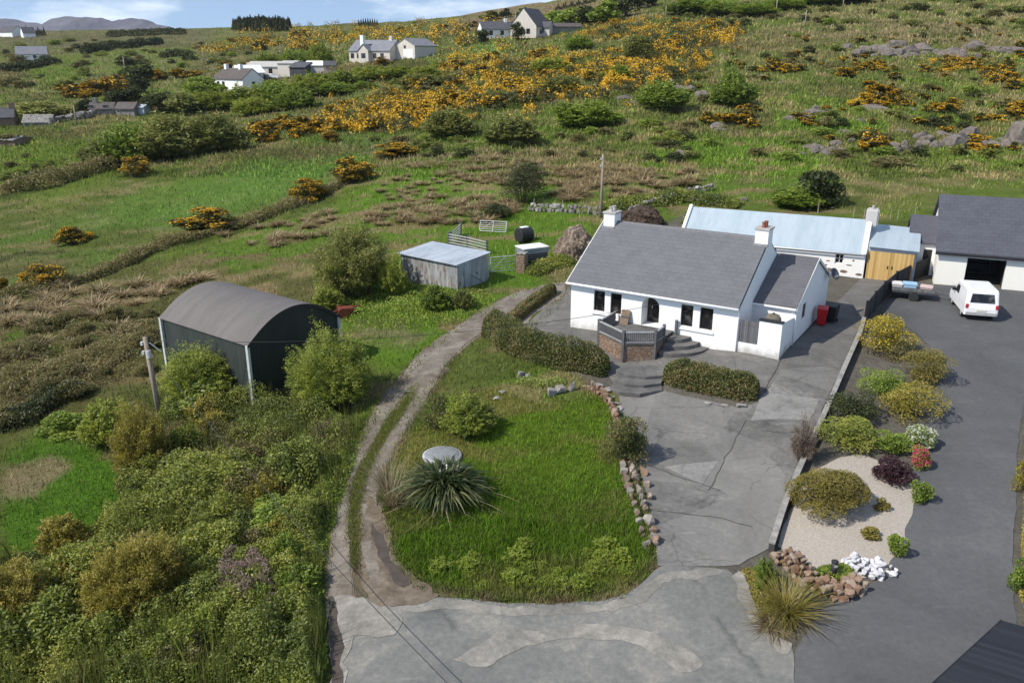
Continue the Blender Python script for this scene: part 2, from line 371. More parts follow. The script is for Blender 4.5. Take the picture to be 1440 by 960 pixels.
# ------------------------------------------------------------------ ground cover
def lerp(a, b, t): return a+(np.asarray(b)-a)*t[..., None]
TRACK_W = [(482,985),(477,900),(474,830),(473,760),(476,702),(488,667),(505,636),(522,606),(540,578),(566,542),(598,502),(650,462),(700,430),(745,408)]
TRACK_E = [(550,875),(533,812),(521,760),(519,706),(528,668),(543,638),(561,606),(580,578),(602,541),(626,502),(665,470),(706,440),(748,416)]
LAWN = [(540,700),(560,640),(600,580),(640,560),(690,550),(760,570),(850,560),(868,600),(880,660),(905,720),(915,790),(880,820),(800,842),(700,842),(620,825),(560,790)]
def cover(X, Y, Z):
    """albedo of the ground cover at world points"""
    px, py = proj(X, Y, Z)
    far = sstep(50, 200, Y)
    jx = px+(fbm(X/3, Y/3, 51, 3)-.5)*26; jy = py+(fbm(X/3+50, Y/3, 52, 3)-.5)*14
    n_l = fbm(X/14, Y/9, 61, 4); n_m = fbm(X/3.2, Y/2.0, 62, 4); n_s = fbm(X/.8, Y/.6, 63, 3)
    n_f = fbm(X/30, Y/14, 64, 5)
    green = np.array([.098, .145, .022]); dull = np.array([.092, .114, .028]); straw = np.array([.215, .165, .085]); dark = np.array([.030, .040, .013])
    brown = np.array([.100, .075, .038]); lush = np.array([.088, .155, .018]); olive = np.array([.060, .078, .018])
    C = np.broadcast_to(dull, X.shape+(3,)).copy()
    # mixed rough hillside
    C = lerp(C, green, sstep(.50, .64, n_l)*.75)
    C = lerp(C, straw, sstep(.54, .68, n_m)*.6)
    C = lerp(C, olive, sstep(.52, .7, 1-n_m)*.7)
    C = lerp(C, brown, sstep(.54, .68, n_f)*.45)
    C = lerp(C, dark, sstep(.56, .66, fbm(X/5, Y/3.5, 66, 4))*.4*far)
    C = lerp(C, straw, sstep(.53, .66, fbm(X/9, Y/4, 67, 4))*.38*far)
    def patch(poly, soft, col, amt=1.0, nz=None, lo=0., hi=1.):
        nonlocal C
        m = sstep(soft, -soft, poly_sd(jx, jy, poly))*amt
        if nz is not None: m = m*sstep(lo, hi, nz)
        C = lerp(C, col, m)
    # bright pasture
    patch([(455,330),(520,250),(600,225),(760,225),(830,290),(830,330),(760,400),(700,425),(600,430),(500,450),(480,480),(560,520),(640,470),(720,420),(560,360)], 14, lush, .85, 1-n_m, .3, .5)
    patch([(470,430),(560,330),(700,300),(790,330),(770,400),(640,470),(540,520),(470,500)], 14, lush, .7, 1-n_m, .28, .45)
    patch([(280,355),(440,300),(560,245),(700,225),(760,300),(560,340),(470,350),(330,385)], 10, lush, .75, 1-n_m, .35, .5)
    patch([(0,300),(120,285),(330,235),(480,185),(560,190),(520,230),(400,275),(240,330),(120,380),(0,410)], 12, (.085,.150,.028), .6, n_l, .3, .6)
    patch([(180,310),(360,240),(480,235),(420,280),(260,310)], 12, (.09,.165,.03), .6)
    patch([(0,190),(100,205),(160,180),(170,250),(60,290),(0,270)], 14, green, .7)
    patch([(0,470),(90,445),(170,430),(180,480),(90,500),(0,500)], 10, lush, .7, 1-n_m, .35, .5)
    patch([(0,640),(60,610),(150,640),(190,690),(120,760),(0,790)], 14, (.062,.135,.012), .9, 1-n_m, .25, .42)
    patch([(840,250),(960,190),(1110,195),(1180,240),(1140,290),(960,300),(860,330),(800,300)], 12, lush, .65, 1-n_m, .35, .55)
    patch([(1090,160),(1250,170),(1240,190),(1080,185)], 6, lush, .7)
    patch([(1250,260),(1440,250),(1440,290),(1240,300)], 10, green, .6)
    patch([(270,95),(100,100),(90,80),(190,65),(280,75)], 8, green, .55)
    patch([(590,85),(700,60),(740,70),(660,85)], 6, (.085,.15,.035), .8)
    patch([(30,95),(130,80),(180,100),(60,120)], 6, green, .6)
    # dead and rushy ground
    patch([(100,400),(240,385),(400,375),(470,385),(460,440),(330,430),(230,460),(120,440)], 14, straw, .55, n_m, .42, .62)
    patch([(0,520),(60,480),(200,440),(230,500),(120,560),(0,580)], 14, brown, .6, n_m, .4, .6)
    patch([(620,260),(760,225),(980,235),(960,280),(820,285),(640,275)], 10, straw, .75, n_m, .36, .58)
    patch([(480,205),(580,195),(700,205),(820,220),(700,232),(540,228)], 8, (.16,.125,.07), .7, n_m, .35, .6)
    patch([(0,655),(70,640),(95,660),(50,700),(0,700)], 8, (.22,.165,.10), .75)
    patch([(1180,250),(1300,235),(1440,250),(1300,275),(1180,280)], 8, straw, .6, n_m, .35, .6)
    # hedge banks (dark lines)
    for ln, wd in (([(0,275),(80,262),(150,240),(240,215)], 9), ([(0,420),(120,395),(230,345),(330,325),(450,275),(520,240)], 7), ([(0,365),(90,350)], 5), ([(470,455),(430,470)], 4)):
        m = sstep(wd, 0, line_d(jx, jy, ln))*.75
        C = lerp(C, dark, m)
    # far moor
    patch([(620,40),(700,8),(830,0),(900,20),(740,40)], 10, (.16,.115,.07), .8)
    patch([(0,44),(300,40),(300,62),(0,75)], 8, (.10,.09,.05), .6)
    patch([(110,80),(330,75),(480,85),(330,110),(120,125)], 10, (.135,.115,.06), .6, n_m, .3, .6)
    patch([(1020,20),(1440,15),(1440,70),(1100,60)], 15, (.19,.15,.085), .6, n_m, .35, .6)
    # bramble floor on the left
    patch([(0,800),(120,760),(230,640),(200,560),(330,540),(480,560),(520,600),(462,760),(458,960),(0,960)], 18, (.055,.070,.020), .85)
    C = lerp(C, (.135,.108,.078), sstep(26, 12, line_d(px, py, [(500,880),(500,800)]))*.9)
    MIDL = [(498,792),(498,760),(498,710),(508,668),(524,637),(541,606),(560,578),(582,545)]
    C = lerp(C, (.105,.125,.028), sstep(11, 4, line_d(px, py, MIDL))*.9)
    # lawn
    patch(LAWN, 8, (.086,.143,.014), .95)
    m = sstep(8, -8, poly_sd(jx, jy, LAWN))
    C = lerp(C, (.150,.140,.042), m*sstep(.44, .62, n_m)*.8)
    C = lerp(C, (.040,.085,.008), m*sstep(.52, .7, 1-n_l)*.5)
    # bare earth along the track and yard edges
    sdt = np.minimum(line_d(jx, jy, TRACK_E), line_d(jx, jy, [(545,838),(600,832),(700,848),(800,852),(880,842),(925,800)]))
    C = lerp(C, (.115,.085,.055), sstep(14, 3, sdt)*.7*sstep(.4, .6, n_s))
    patch([(500,455),(560,450),(610,470),(570,492),(510,480)], 10, (.17,.135,.085), .6, n_s, .3, .6)
    patch([(780,500),(760,470),(800,400),(960,300),(1250,330),(1460,330),(1460,960),(930,960),(930,760),(870,560)], 5, (.13,.12,.10), 1.0)
    C *= (.86+.28*n_s)[..., None]
    return C
# ------------------------------------------------------------------ terrain sheet
def terrain_rows():
    q = np.concatenate([np.linspace(math.log(8), math.log(172), 640), np.linspace(math.log(172), math.log(912), 240)[1:], np.linspace(math.log(912), math.log(9012), 60)[1:]])
    return np.exp(q)-12
RY = terrain_rows(); SX = np.linspace(-1.05, 1.05, 700)
gx = SX[None]*(RY[:, None]+12); gy = np.broadcast_to(RY[:, None], gx.shape)
gz = H(gx, gy)
nr, nc = gx.shape
idx = np.arange(nr*nc).reshape(nr, nc)
quads = np.stack([idx[:-1, :-1], idx[:-1, 1:], idx[1:, 1:], idx[1:, :-1]], -1).reshape(-1, 4)
t = NT('ground_cover')
at = t.n('ShaderNodeAttribute'); at.attribute_name = 'Col'
n1 = t.noise(1.6, 6, .7, stretch=(1, 1.6, 1)); n2 = t.noise(9, 4, .7)
k = t.math('ADD', t.math('MULTIPLY', n1, .9), t.math('MULTIPLY', n2, .7))
vm = t.n('ShaderNodeVectorMath', operation='SCALE'); t.l(at.outputs['Color'], vm.inputs[0]); t.l(t.math('ADD', k, .18), vm.inputs['Scale'])
t.bsdf(vm.outputs[0], .95, 0, t.bump(t.noise(3.5, 8, .72), .9, .25), .05)
me = npmesh('terrain', np.stack([gx, gy, gz], -1).reshape(-1, 3), quads, np.full(len(quads), 4), [t.m], smooth=True)
# from here on heights are read off the finished ground sheet
_LQ = np.log(RY+12); _ri = np.arange(nr)
def H(X, Y):
    X = np.asarray(X, float); Y = np.asarray(Y, float)
    fy = np.interp(np.log(np.maximum(Y, -3.9)+12), _LQ, _ri); fx = np.clip((X/(np.maximum(Y, -3.9)+12)+1.05)/2.1*(nc-1), 0, nc-1.001)
    i = np.minimum(fy.astype(np.int64), nr-2); j = fx.astype(np.int64); u = fx-j; v = fy-i
    return (gz[i, j]*(1-u)+gz[i, j+1]*u)*(1-v)+(gz[i+1, j]*(1-u)+gz[i+1, j+1]*u)*v
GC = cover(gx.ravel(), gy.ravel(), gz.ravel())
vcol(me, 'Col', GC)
tag(link(bpy.data.objects.new('ground', me)), kind='structure')
# ------------------------------------------------------------------ far mountains
def ridge(name, prof, Y, depth, zb, mat, seed):
    n = 220; xs = np.linspace(prof[0][0], prof[-1][0], n)
    pys = np.interp(xs, [p[0] for p in prof], [p[1] for p in prof])
    rows = 26; V = []
    for j in range(rows):
        f = j/(rows-1)
        for i in range(n):
            X, _, Zt = onY(xs[i], pys[i], Y)
            e = 1-abs(2*f-1)**1.3
            yy = Y+(f-.5)*depth
            nz = (fbm(np.array([X/120.]), np.array([yy/120.]), seed, 5)[0]-.5)
            V.append((X+nz*40, yy, zb+(Zt-zb)*e+nz*.5*(Zt-zb)*(1-.8*abs(e-.5))))
    ii = np.arange(rows*n).reshape(rows, n)
    q = np.stack([ii[:-1, :-1], ii[:-1, 1:], ii[1:, 1:], ii[1:, :-1]], -1).reshape(-1, 4)
    return tag(link(bpy.data.objects.new(name, npmesh(name, V, q, np.full(len(q), 4), [mat], smooth=True))), kind='structure')
t = NT('hazed_mountain_rock'); f = t.noise(.006, 8, .65); t.bsdf(t.ramp(f, [(.3, (.085,.085,.108)), (.5, (.125,.122,.148)), (.7, (.17,.165,.185))]), .95, 0, t.bump(t.noise(.012, 8, .7), 1, 20), .05); MT = t.m  # purple-grey rock with the blue of distance haze tinted into its colour
ridge('mountain', [(-260,60),(-160,44),(-60,27),(0,25),(30,29),(65,35),(85,29),(105,24),(120,21.5),(140,22),(165,29),(185,27.5),(210,28),(235,36),(262,41),(300,52),(340,60)], 3600, 1500, -20, MT, 5)
t = NT('moor'); f = t.noise(.01, 8, .65, stretch=(1, 2, 1)); t.bsdf(t.ramp(f, [(.3, (.12,.085,.05)), (.6, (.20,.15,.09)), (.75, (.13,.12,.05))]), .95, 0, t.bump(t.noise(.03, 8, .7), 1, 6), .05)
ridge('moorland_hill', [(560,48),(600,32),(640,25),(680,17),(720,12),(750,8),(790,7),(840,10),(920,16),(1000,30)], 900, 420, 10, t.m, 9)
# ------------------------------------------------------------------ paved sheets draped on the ground
def sheet(name, poly, mat, lift=.02, step=.5, wob=.06, kind='structure', img=True, seed=0, sm=6):
    if img:
        P = catmull(list(poly)+[poly[0]], sm) if sm else list(poly)
        W = Gn(np.array([p[0] for p in P]), np.array([p[1] for p in P]))[:, :2]
    else: W = np.array(poly, float)
    out = []
    for a, b in zip(W, np.roll(W, -1, 0)):
        n = max(1, int(np.hypot(*(b-a))/(step*.5)))
        for k in range(n): out.append(a+(b-a)*k/n)
    W = np.array(out)
    W = W+np.stack([fbm(W[:, 0]*1.7, W[:, 1]*1.7, 71+seed, 3)-.5, fbm(W[:, 0]*1.7+9, W[:, 1]*1.7, 72+seed, 3)-.5], -1)*wob*4
    x0, y0 = W.min(0); x1, y1 = W.max(0)
    g = np.stack(np.meshgrid(np.arange(x0, x1, step), np.arange(y0, y1, step)), -1).reshape(-1, 2)
    g = g+(rng.random(g.shape)-.5)*step*.3
    g = g[poly_sd(g[:, 0], g[:, 1], W) < -step*.35]
    allv = [Vector(map(float, p)) for p in np.concatenate([W, g])]
    n = len(W)
    v, _, fs, *_ = delaunay_2d_cdt(allv, [(i, (i+1) % n) for i in range(n)], [], 1, 1e-4)
    V = np.array([(p.x, p.y) for p in v]); Z = H(V[:, 0], V[:, 1])+lift
    me = npmesh(name, np.column_stack([V, Z]), [i for f in fs for i in f], [len(f) for f in fs], [mat], smooth=True)
    if len(me.polygons) and me.polygons[0].normal.z < 0: me.flip_normals()
    return tag(link(bpy.data.objects.new(name, me)), kind=kind)
def paving(name, tones, crack, patch=None, big=.35, bump=.4):
    t = NT(name)
    f = t.math('ADD', t.math('MULTIPLY', t.noise(big, 6, .65, dist=.6), .65), t.math('MULTIPLY', t.noise(5, 5, .7), .35))
    c = t.ramp(f, [(.34, tones[0]), (.46, tones[1]), (.55, tones[2]), (.66, tones[3])])
    if patch:
        v = t.vor(patch[0], 'F1', rnd=1.0); 
        c = t.mix(t.math('MULTIPLY', t.ramp(v.outputs['Color'], [(.2, 0.), (.9, 1.)]), patch[1]), c, tuple(x*1.45 for x in tones[2]))
    sp = t.noise(60, 2, .6); c = t.mix(t.math('MULTIPLY', t.ramp(sp, [(.5, 0.), (.75, 1.)]), .35), c, tones[3])
    sc = t.noise(.9, 3, .6, stretch=(.6, 2.2, 1), dist=.4); c = t.mix(t.ramp(sc, [(.64, 0.), (.76, .25)]), c, tuple(min(1, x*1.5) for x in tones[3]))
    if crack:
        nv = t.noise(1.2, 3, .6); 
        w = t.n('ShaderNodeVectorMath', operation='ADD'); t.l(t.tc.outputs['Object'], w.inputs[0])
        cb = t.n('ShaderNodeCombineXYZ'); t.l(t.math('MULTIPLY', nv, .8), cb.inputs[0]); t.l(t.math('MULTIPLY', t.noise(1.1, 3, .6, stretch=(1, 1, 2)), .8), cb.inputs[1]); t.l(cb.outputs[0], w.inputs[1])
        ve = t.vor(crack[0], 'DISTANCE_TO_EDGE', co=w.outputs[0]); e = t.ramp(ve.outputs[0], [(0., 1.), (crack[1], 0.)])
        ok = t.ramp(t.noise(.6, 2, .5), [(.42, 0.), (.5, 1.)])
        c = t.mix(t.math('MULTIPLY', t.math('MULTIPLY', e, ok), .42), c, tuple(x*.35 for x in tones[0]))
    t.bsdf(c, .92, 0, t.bump(t.math('ADD', t.noise(14, 6, .7), t.math('MULTIPLY', t.noise(90, 2, .6), .4)), bump, .03), .15); return t.m
M_ROAD = paving('worn_asphalt', [(.094,.097,.093), (.134,.137,.131), (.172,.171,.160), (.27,.255,.22)], (.10, .010), big=.30)
M_CONC = paving('old_concrete', [(.066,.064,.061), (.108,.105,.099), (.155,.150,.141), (.27,.26,.24)], (.28, .01), (.33, .6), big=.3)
M_CONC2 = paving('dark_concrete', [(.075,.073,.069), (.108,.104,.098), (.14,.134,.126), (.2,.19,.175)], (.25, .012), (.3, .25), big=.45)
M_NDRV = paving('neighbour_asphalt', [(.066,.067,.070), (.084,.085,.088), (.098,.099,.102), (.125,.125,.125)], None, big=.18, bump=.25)
M_TRK = paving('track_gravel', [(.090,.072,.053), (.142,.120,.097), (.195,.172,.145), (.27,.245,.21)], None, big=.8, bump=.7)
M_BED = plain('pale_gravel', (.27,.24,.205), (.42,.375,.325), 14, .9, 0, .6)
M_MUD = plain('wet_mud', (.050,.040,.034), (.085,.068,.055), 3, .55, 0, .4)
sheet('road', [(470,940),(462,875),(475,846),(520,852),(545,838),(600,838),(700,846),(800,848),(880,836),(930,796),(1000,800),(1030,806),(1052,850),(1085,890),(1112,912),(1118,960),(1118,1010),(700,1060),(440,1060),(455,985)], M_ROAD, .02, .5, .05, sm=4)
sheet('driveway', [(868,552),(905,543),(960,556),(1040,574),(1066,566),(1100,520),(1185,515),(1150,590),(1105,690),(1082,770),(1040,795),(990,797),(925,796),(918,730),(900,660),(880,600)], M_CONC, .028, .5, .03, sm=0)
sheet('side_drive', [(1100,520),(1097,504),(1146,457),(1175,428),(1200,402),(1215,388),(1262,392),(1240,420),(1212,452),(1200,490),(1185,515)], M_CONC2, .024, .4, .02, sm=0)
sheet('terrace', [(735,462),(772,425),(800,405),(830,440),(900,450),(1000,485),(1099,503),(1101,520),(1066,562),(1010,556),(930,530),(905,540),(868,548),(850,520),(800,500)], M_CONC2, .016, .4, .03, sm=0)
sheet('neighbour_driveway', [(1118,960),(1118,915),(1160,850),(1200,842),(1240,812),(1262,740),(1290,650),(1310,560),(1330,510),(1290,470),(1240,440),(1262,405),(1300,400),(1500,412),(1520,450),(1450,500),(1432,620),(1425,760),(1424,850),(1450,1010),(1118,1010)], M_NDRV, .03, .6, .04, sm=0)
sheet('gravel_bed', [(1092,768),(1120,700),(1150,660),(1200,640),(1262,660),(1290,690),(1255,790),(1240,805),(1205,815),(1150,800)], M_BED, .035, .4, .05, sm=3)
def strip(name, line, w, mat, lift, seed, wob=.12, wf=None):
    P = catmull(line, 6); W = Gn(np.array([p[0] for p in P]), np.array([p[1] for p in P]))[:, :2]
    L = []; Rr = []
    for i in range(len(W)):
        d = W[min(i+1, len(W)-1)]-W[max(i-1, 0)]; d = d/np.hypot(*d); nrm = np.array([-d[1], d[0]])
        ww = w*(wf(i/(len(W)-1)) if wf else 1)
        L.append(W[i]+nrm*ww/2); Rr.append(W[i]-nrm*ww/2)
    return sheet(name, L+Rr[::-1], mat, lift, .4, wob, img=False, seed=seed)
M_DIRT = paving('bare_earth', [(.085,.065,.046), (.125,.098,.072), (.165,.135,.103), (.23,.195,.155)], None, big=1.1, bump=.8)
strip('earth_verge', TRACK_E, 1.15, M_DIRT, .014, 13, .12); strip('earth_verge', [(478,870)]+TRACK_W[2:], 1.25, M_DIRT, .012, 15, .12)
strip('gravel_track', [(478,862)]+TRACK_W[2:], .92, M_TRK, .03, 3, .035, lambda f: 1.1-.2*f)
strip('gravel_track', [(541,846)]+TRACK_E[1:], .68, M_TRK, .034, 5, .035, lambda f: .95+.2*f)
sheet('gravel_track', [(560,545),(592,508),(640,470),(690,440),(735,412),(760,402),(792,398),(790,420),(752,440),(735,462),(716,452),(690,450),(655,482),(612,528),(585,560)], M_TRK, .022, .4, .08, sm=3)
sheet('earth_verge', [(516,700),(530,705),(545,745),(566,790),(600,824),(622,838),(560,852),(530,848),(532,800),(520,750)], M_DIRT, .042, .3, .12, sm=3)
sheet('mud_puddle', [(523,738),(533,748),(546,772),(562,800),(580,818),(562,826),(545,805),(531,775)], M_MUD, .05, .25, .12, sm=3)

M_PALE = paving('pale_concrete', [(.12,.117,.11), (.18,.176,.167), (.22,.215,.204), (.30,.29,.27)], (.5, .012), big=.7)
sheet('concrete_patch', [(1064,572),(1072,553),(1110,556),(1152,562),(1146,578),(1138,592),(1098,590),(1056,592)], M_PALE, .04, .3, .03, sm=0)
sheet('concrete_patch', [(934,657),(972,652),(1010,649),(1000,664),(986,684),(960,668)], M_PALE, .04, .3, .03, sm=0)
M_JOINT = plain('joint_dirt', (.055,.053,.046), (.085,.082,.068), 6, .95, 0, .5)
for j, ln_ in enumerate(([(884,645),(926,660),(968,675),(1012,690)], [(1050,592),(1032,622),(1014,656),(996,690)], [(1078,606),(1110,609),(1144,602)], [(1098,506),(1086,530),(1072,558)], [(922,718),(968,724),(1010,730),(1060,742)])):
    strip('driveway_joint', ln_, .03, M_JOINT, .046, 31+j, .05)
M_RGR = paving('road_grit', [(.13,.125,.11), (.19,.18,.16), (.25,.235,.21), (.36,.34,.30)], None, big=.9, bump=.7)
sheet('road_grit', [(640,925),(700,893),(780,886),(840,878),(900,884),(950,905),(990,930),(960,945),(900,912),(860,900),(800,898),(720,915),(680,940)], M_RGR, .034, .3, .1, sm=3)
sheet('road_grit', [(548,842),(580,836),(650,846),(720,852),(800,854),(880,842),(930,806),(1000,800),(1010,808),(940,822),(890,852),(800,864),(700,862),(620,856),(570,858)], M_RGR, .03, .3, .1, sm=3)
sheet('road_grit', [(1030,812),(1046,806),(1062,850),(1092,890),(1112,908),(1100,920),(1072,890),(1048,860)], M_RGR, .036, .3, .08, sm=3)
sheet('mud_puddle', [(462,840),(470,842),(476,880),(484,900),(480,940),(484,1000),(464,1000),(466,930)], M_MUD, .04, .3, .06, sm=3)

sheet('road_grit', [(463,846),(474,838),(500,836),(530,848),(556,856),(566,880),(535,898),(505,892),(490,920),(480,985),(462,985),(466,900)], M_RGR, .038, .3, .12, sm=3)
# ------------------------------------------------------------------ building materials
def slate(name, a, b, sx=.5, sy=.27):
    t = NT(name)
    br = t.n('ShaderNodeTexBrick'); br.offset = .5; br.inputs['Scale'].default_value = 1; br.inputs['Brick Width'].default_value = sx; br.inputs['Row Height'].default_value = sy
    br.inputs['Mortar Size'].default_value = .012; br.inputs['Mortar Smooth'].default_value = .3
    br.inputs['Color1'].default_value = (*a, 1); br.inputs['Color2'].default_value = (*b, 1); br.inputs['Mortar'].default_value = (*[x*.72 for x in a], 1)
    t.l(t.tc.outputs['Object'], br.inputs['Vector'])
    n = t.noise(1.1, 5, .65); c = t.mix(t.ramp(n, [(.35, 0.), (.75, .4)]), br.outputs['Color'], tuple(x*1.35 for x in b))
    n2 = t.noise(16, 3, .7); c = t.mix(t.ramp(n2, [(.55, 0.), (.8, .35)]), c, tuple(x*1.5 for x in b))
    t.bsdf(c, .78, 0, t.bump(t.math('ADD', t.math('MULTIPLY', br.outputs['Fac'], -.6), t.math('MULTIPLY', n2, .4)), .5, .02), .25); return t.m
def render_white(name, a=(.80,.80,.79), grime=(.42,.41,.36), amt=.5, zlo=.1):
    t = NT(name)
    n = t.noise(1.3, 6, .65); c = t.mix(t.ramp(n, [(.5, 0.), (.8, .16)]), a, tuple(x*.8 for x in a))
    sp = t.n('ShaderNodeSeparateXYZ'); t.l(t.tc.outputs['Object'], sp.inputs[0])
    low = t.ramp(t.math('ADD', t.math('MULTIPLY', sp.outputs['Z'], .6), t.math('MULTIPLY', t.noise(2.6, 5, .7, stretch=(1, 1, .5)), .9)), [(.32+zlo, 1.), (.62+zlo, 0.)])
    c = t.mix(t.math('MULTIPLY', low, amt), c, grime)
    st = t.noise(3, 4, .6, stretch=(2.2, 2.2, .18)); c = t.mix(t.ramp(st, [(.6, 0.), (.8, .12)]), c, grime)
    t.bsdf(c, .85, 0, t.bump(t.noise(28, 4, .7), .35, .012), .2); return t.m
def tin(name, a, b, rust=(.16,.075,.035), amt=.3, period=.15, axis='x', metal=.25, rough=.5, rlo=.58):
    t = NT(name)
    sp = t.n('ShaderNodeSeparateXYZ'); t.l(t.tc.outputs['Object'], sp.inputs[0])
    wv = t.math('SINE', t.math('MULTIPLY', sp.outputs[axis.upper()], 2*math.pi/period))
    sheetn = t.noise(1.0, 1, .5, stretch=(1.4, .25, .25) if axis == 'x' else (.25, 1.4, .25))
    n = t.noise(1.6, 6, .65, stretch=(1.8, .6, .6) if axis == 'x' else (.6, 1.8, .6))
    c = t.ramp(t.math('ADD', t.math('MULTIPLY', n, .5), t.math('MULTIPLY', sheetn, .5)), [(.38, a), (.6, b)])
    r = t.noise(2.4, 6, .7, stretch=(2, .7, .5) if axis == 'x' else (.7, 2, .5)); c = t.mix(t.math('MULTIPLY', t.ramp(r, [(rlo, 0.), (rlo+.12, 1.)]), amt), c, rust)
    t.bsdf(c, rough, metal, t.bump(wv, .22, .02), .4); return t.m
def stonework(name, tones, scale=3.0, mortar=(.12,.10,.08), sx=1, sz=1.6):
    t = NT(name)
    v = t.vor(scale, 'F1', stretch=(sx, sx, sz)); e = t.vor(scale, 'DISTANCE_TO_EDGE', stretch=(sx, sx, sz))
    c = t.ramp(v.outputs['Color'], [(i/(len(tones)-1), x) for i, x in enumerate(tones)])
    c = t.mix(t.ramp(t.noise(14, 4, .7), [(.4, 0.), (.8, .4)]), c, tuple(x*1.4 for x in tones[-1]))
    m = t.ramp(e.outputs[0], [(.0, 1.), (.09, 0.)]); c = t.mix(m, c, mortar)
    t.bsdf(c, .9, 0, t.bump(t.math('ADD', t.math('MULTIPLY', m, -.7), t.math('MULTIPLY', t.noise(10, 4, .7), .5)), .8, .05), .2); return t.m
def planks(name, a, b, w=.12, axis='x'):
    t = NT(name)
    sp = t.n('ShaderNodeSeparateXYZ'); t.l(t.tc.outputs['Object'], sp.inputs[0])
    q = t.math('MULTIPLY', sp.outputs[axis.upper()], 1/w)
    wn = t.n('ShaderNodeTexWhiteNoise', noise_dimensions='1D'); t.l(t.math('FLOOR', q), wn.inputs['W'])
    gap = t.ramp(t.math('FRACT', q), [(0., 1.), (.07, 0.)])
    g = t.noise(7, 5, .65, stretch=(6, 6, .5)); f = t.math('ADD', t.math('MULTIPLY', wn.outputs['Value'], .5), t.math('MULTIPLY', g, .6))
    c = t.mix(t.math('MULTIPLY', gap, .8), t.ramp(f, [(.25, a), (.8, b)]), tuple(x*.3 for x in a))
    t.bsdf(c, .75, 0, t.bump(t.math('SUBTRACT', g, gap), .4, .01), .25); return t.m
M_SLATE = slate('grey_slate', (.112,.113,.122), (.126,.128,.137))
M_SLATE2 = slate('dark_slate', (.066,.068,.084), (.078,.080,.098))
M_WHITE = render_white('white_render')
M_WHITE2 = render_white('limewash', (.80,.79,.76), (.36,.30,.24), .55, .05)
M_WPAINT = plain('white_paint', (.74,.74,.73), (.82,.82,.81), 4, .5, 0, .05)
M_BLUETIN = tin('pale_blue_tin', (.36,.435,.485), (.42,.495,.545), (.34,.34,.33), .45, .16, rlo=.62)
M_GALV = tin('galvanised_tin', (.36,.41,.46), (.52,.56,.60), (.22,.13,.08), .55, .16, metal=.35)
M_GALVD = tin('weathered_tin_wall', (.24,.25,.26), (.42,.43,.43), (.17,.085,.045), .8, .16, rlo=.5)
M_GALVE = tin('weathered_tin_end', (.22,.25,.28), (.36,.41,.46), (.17,.085,.045), .85, .16, 'y', rlo=.52)
M_BARNROOF = tin('brown_barn_tin', (.105,.095,.090), (.130,.118,.111), (.09,.08,.075), .3, .16, metal=.0, rough=.75)
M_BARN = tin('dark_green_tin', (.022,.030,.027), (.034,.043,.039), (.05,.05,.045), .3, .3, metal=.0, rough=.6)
M_BARNSHADE = tin('shaded_green_tin_end', (.012,.018,.016), (.018,.026,.023), (.03,.03,.03), .3, .3, 'y', metal=.0, rough=.6)  # same green tin, darkened: the end's shade is put into the colour
M_GLASS = NT('dark_glass'); M_GLASS.bsdf(M_GLASS.ramp(M_GLASS.noise(2.3, 2, .5), [(.45, (.010,.010,.011)), (.6, (.022,.021,.02)), (.7, (.075,.072,.068))]), .06, 0, None, .5); M_GLASS = M_GLASS.m
M_FRAME = plain('brown_frame', (.030,.022,.018), (.045,.034,.028), 8, .5, 0, .1)
M_TIMBER = planks('yellow_timber', (.40,.25,.085), (.62,.42,.17), .14)
M_GREYWOOD = planks('grey_wood', (.085,.085,.09), (.16,.16,.165), .1)
M_GREYPAINT = plain('grey_stain', (.07,.072,.078), (.13,.13,.135), 9, .7, 0, .2)
M_RAILTOP = plain('pale_grey_rail', (.24,.24,.24), (.36,.36,.35), 7, .7, 0, .2)
M_STONE_BR = stonework('brown_stone', [(.16,.095,.06), (.24,.155,.10), (.20,.15,.115), (.30,.22,.16)], 3.2)
M_STONE_G = stonework('grey_stone', [(.16,.155,.15), (.23,.22,.21), (.29,.275,.26), (.34,.32,.29)], 2.6, (.05,.055,.03))
M_STEPC = paving('step_concrete', [(.07,.07,.068), (.105,.103,.10), (.135,.13,.125), (.2,.19,.18)], None, big=1.1)
M_BLACK = plain('black_coping', (.018,.018,.02), (.03,.03,.032), 8, .55, 0, .2)
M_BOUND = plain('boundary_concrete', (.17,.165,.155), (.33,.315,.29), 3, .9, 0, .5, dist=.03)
M_BOUNDSHADE = plain('shaded_wall_face', (.045,.045,.045), (.07,.07,.068), 3, .9, 0, .4)  # shadow side of the concrete wall, its shade painted as near-black
M_TERRA = plain('chimney_pot', (.20,.065,.04), (.30,.11,.07), 8, .8, 0, .2)
M_RED = plain('red_plastic', (.42,.010,.014), (.50,.016,.02), 5, .4, 0, .05, .4)
M_BLKPL = plain('black_plastic', (.016,.016,.018), (.03,.03,.032), 5, .5, 0, .05)
M_STEEL = plain('galvanised_steel', (.48,.49,.50), (.62,.63,.64), 8, .45, .35, .1)
M_POLE = plain('weathered_pole', (.20,.165,.125), (.34,.29,.23), 3, .85, 0, .3, stretch=(5, 5, .4))
M_WIRE = plain('black_cable', (.03,.03,.03), (.045,.045,.045), 4, .6)
M_RUST = plain('rusty_iron', (.10,.025,.015), (.20,.055,.03), 9, .85, 0, .5)
M_DKFENCE = planks('charcoal_boards', (.022,.024,.028), (.045,.047,.052), .12)
M_RUBBER = plain('rubber', (.02,.02,.02), (.03,.03,.03), 8, .8)
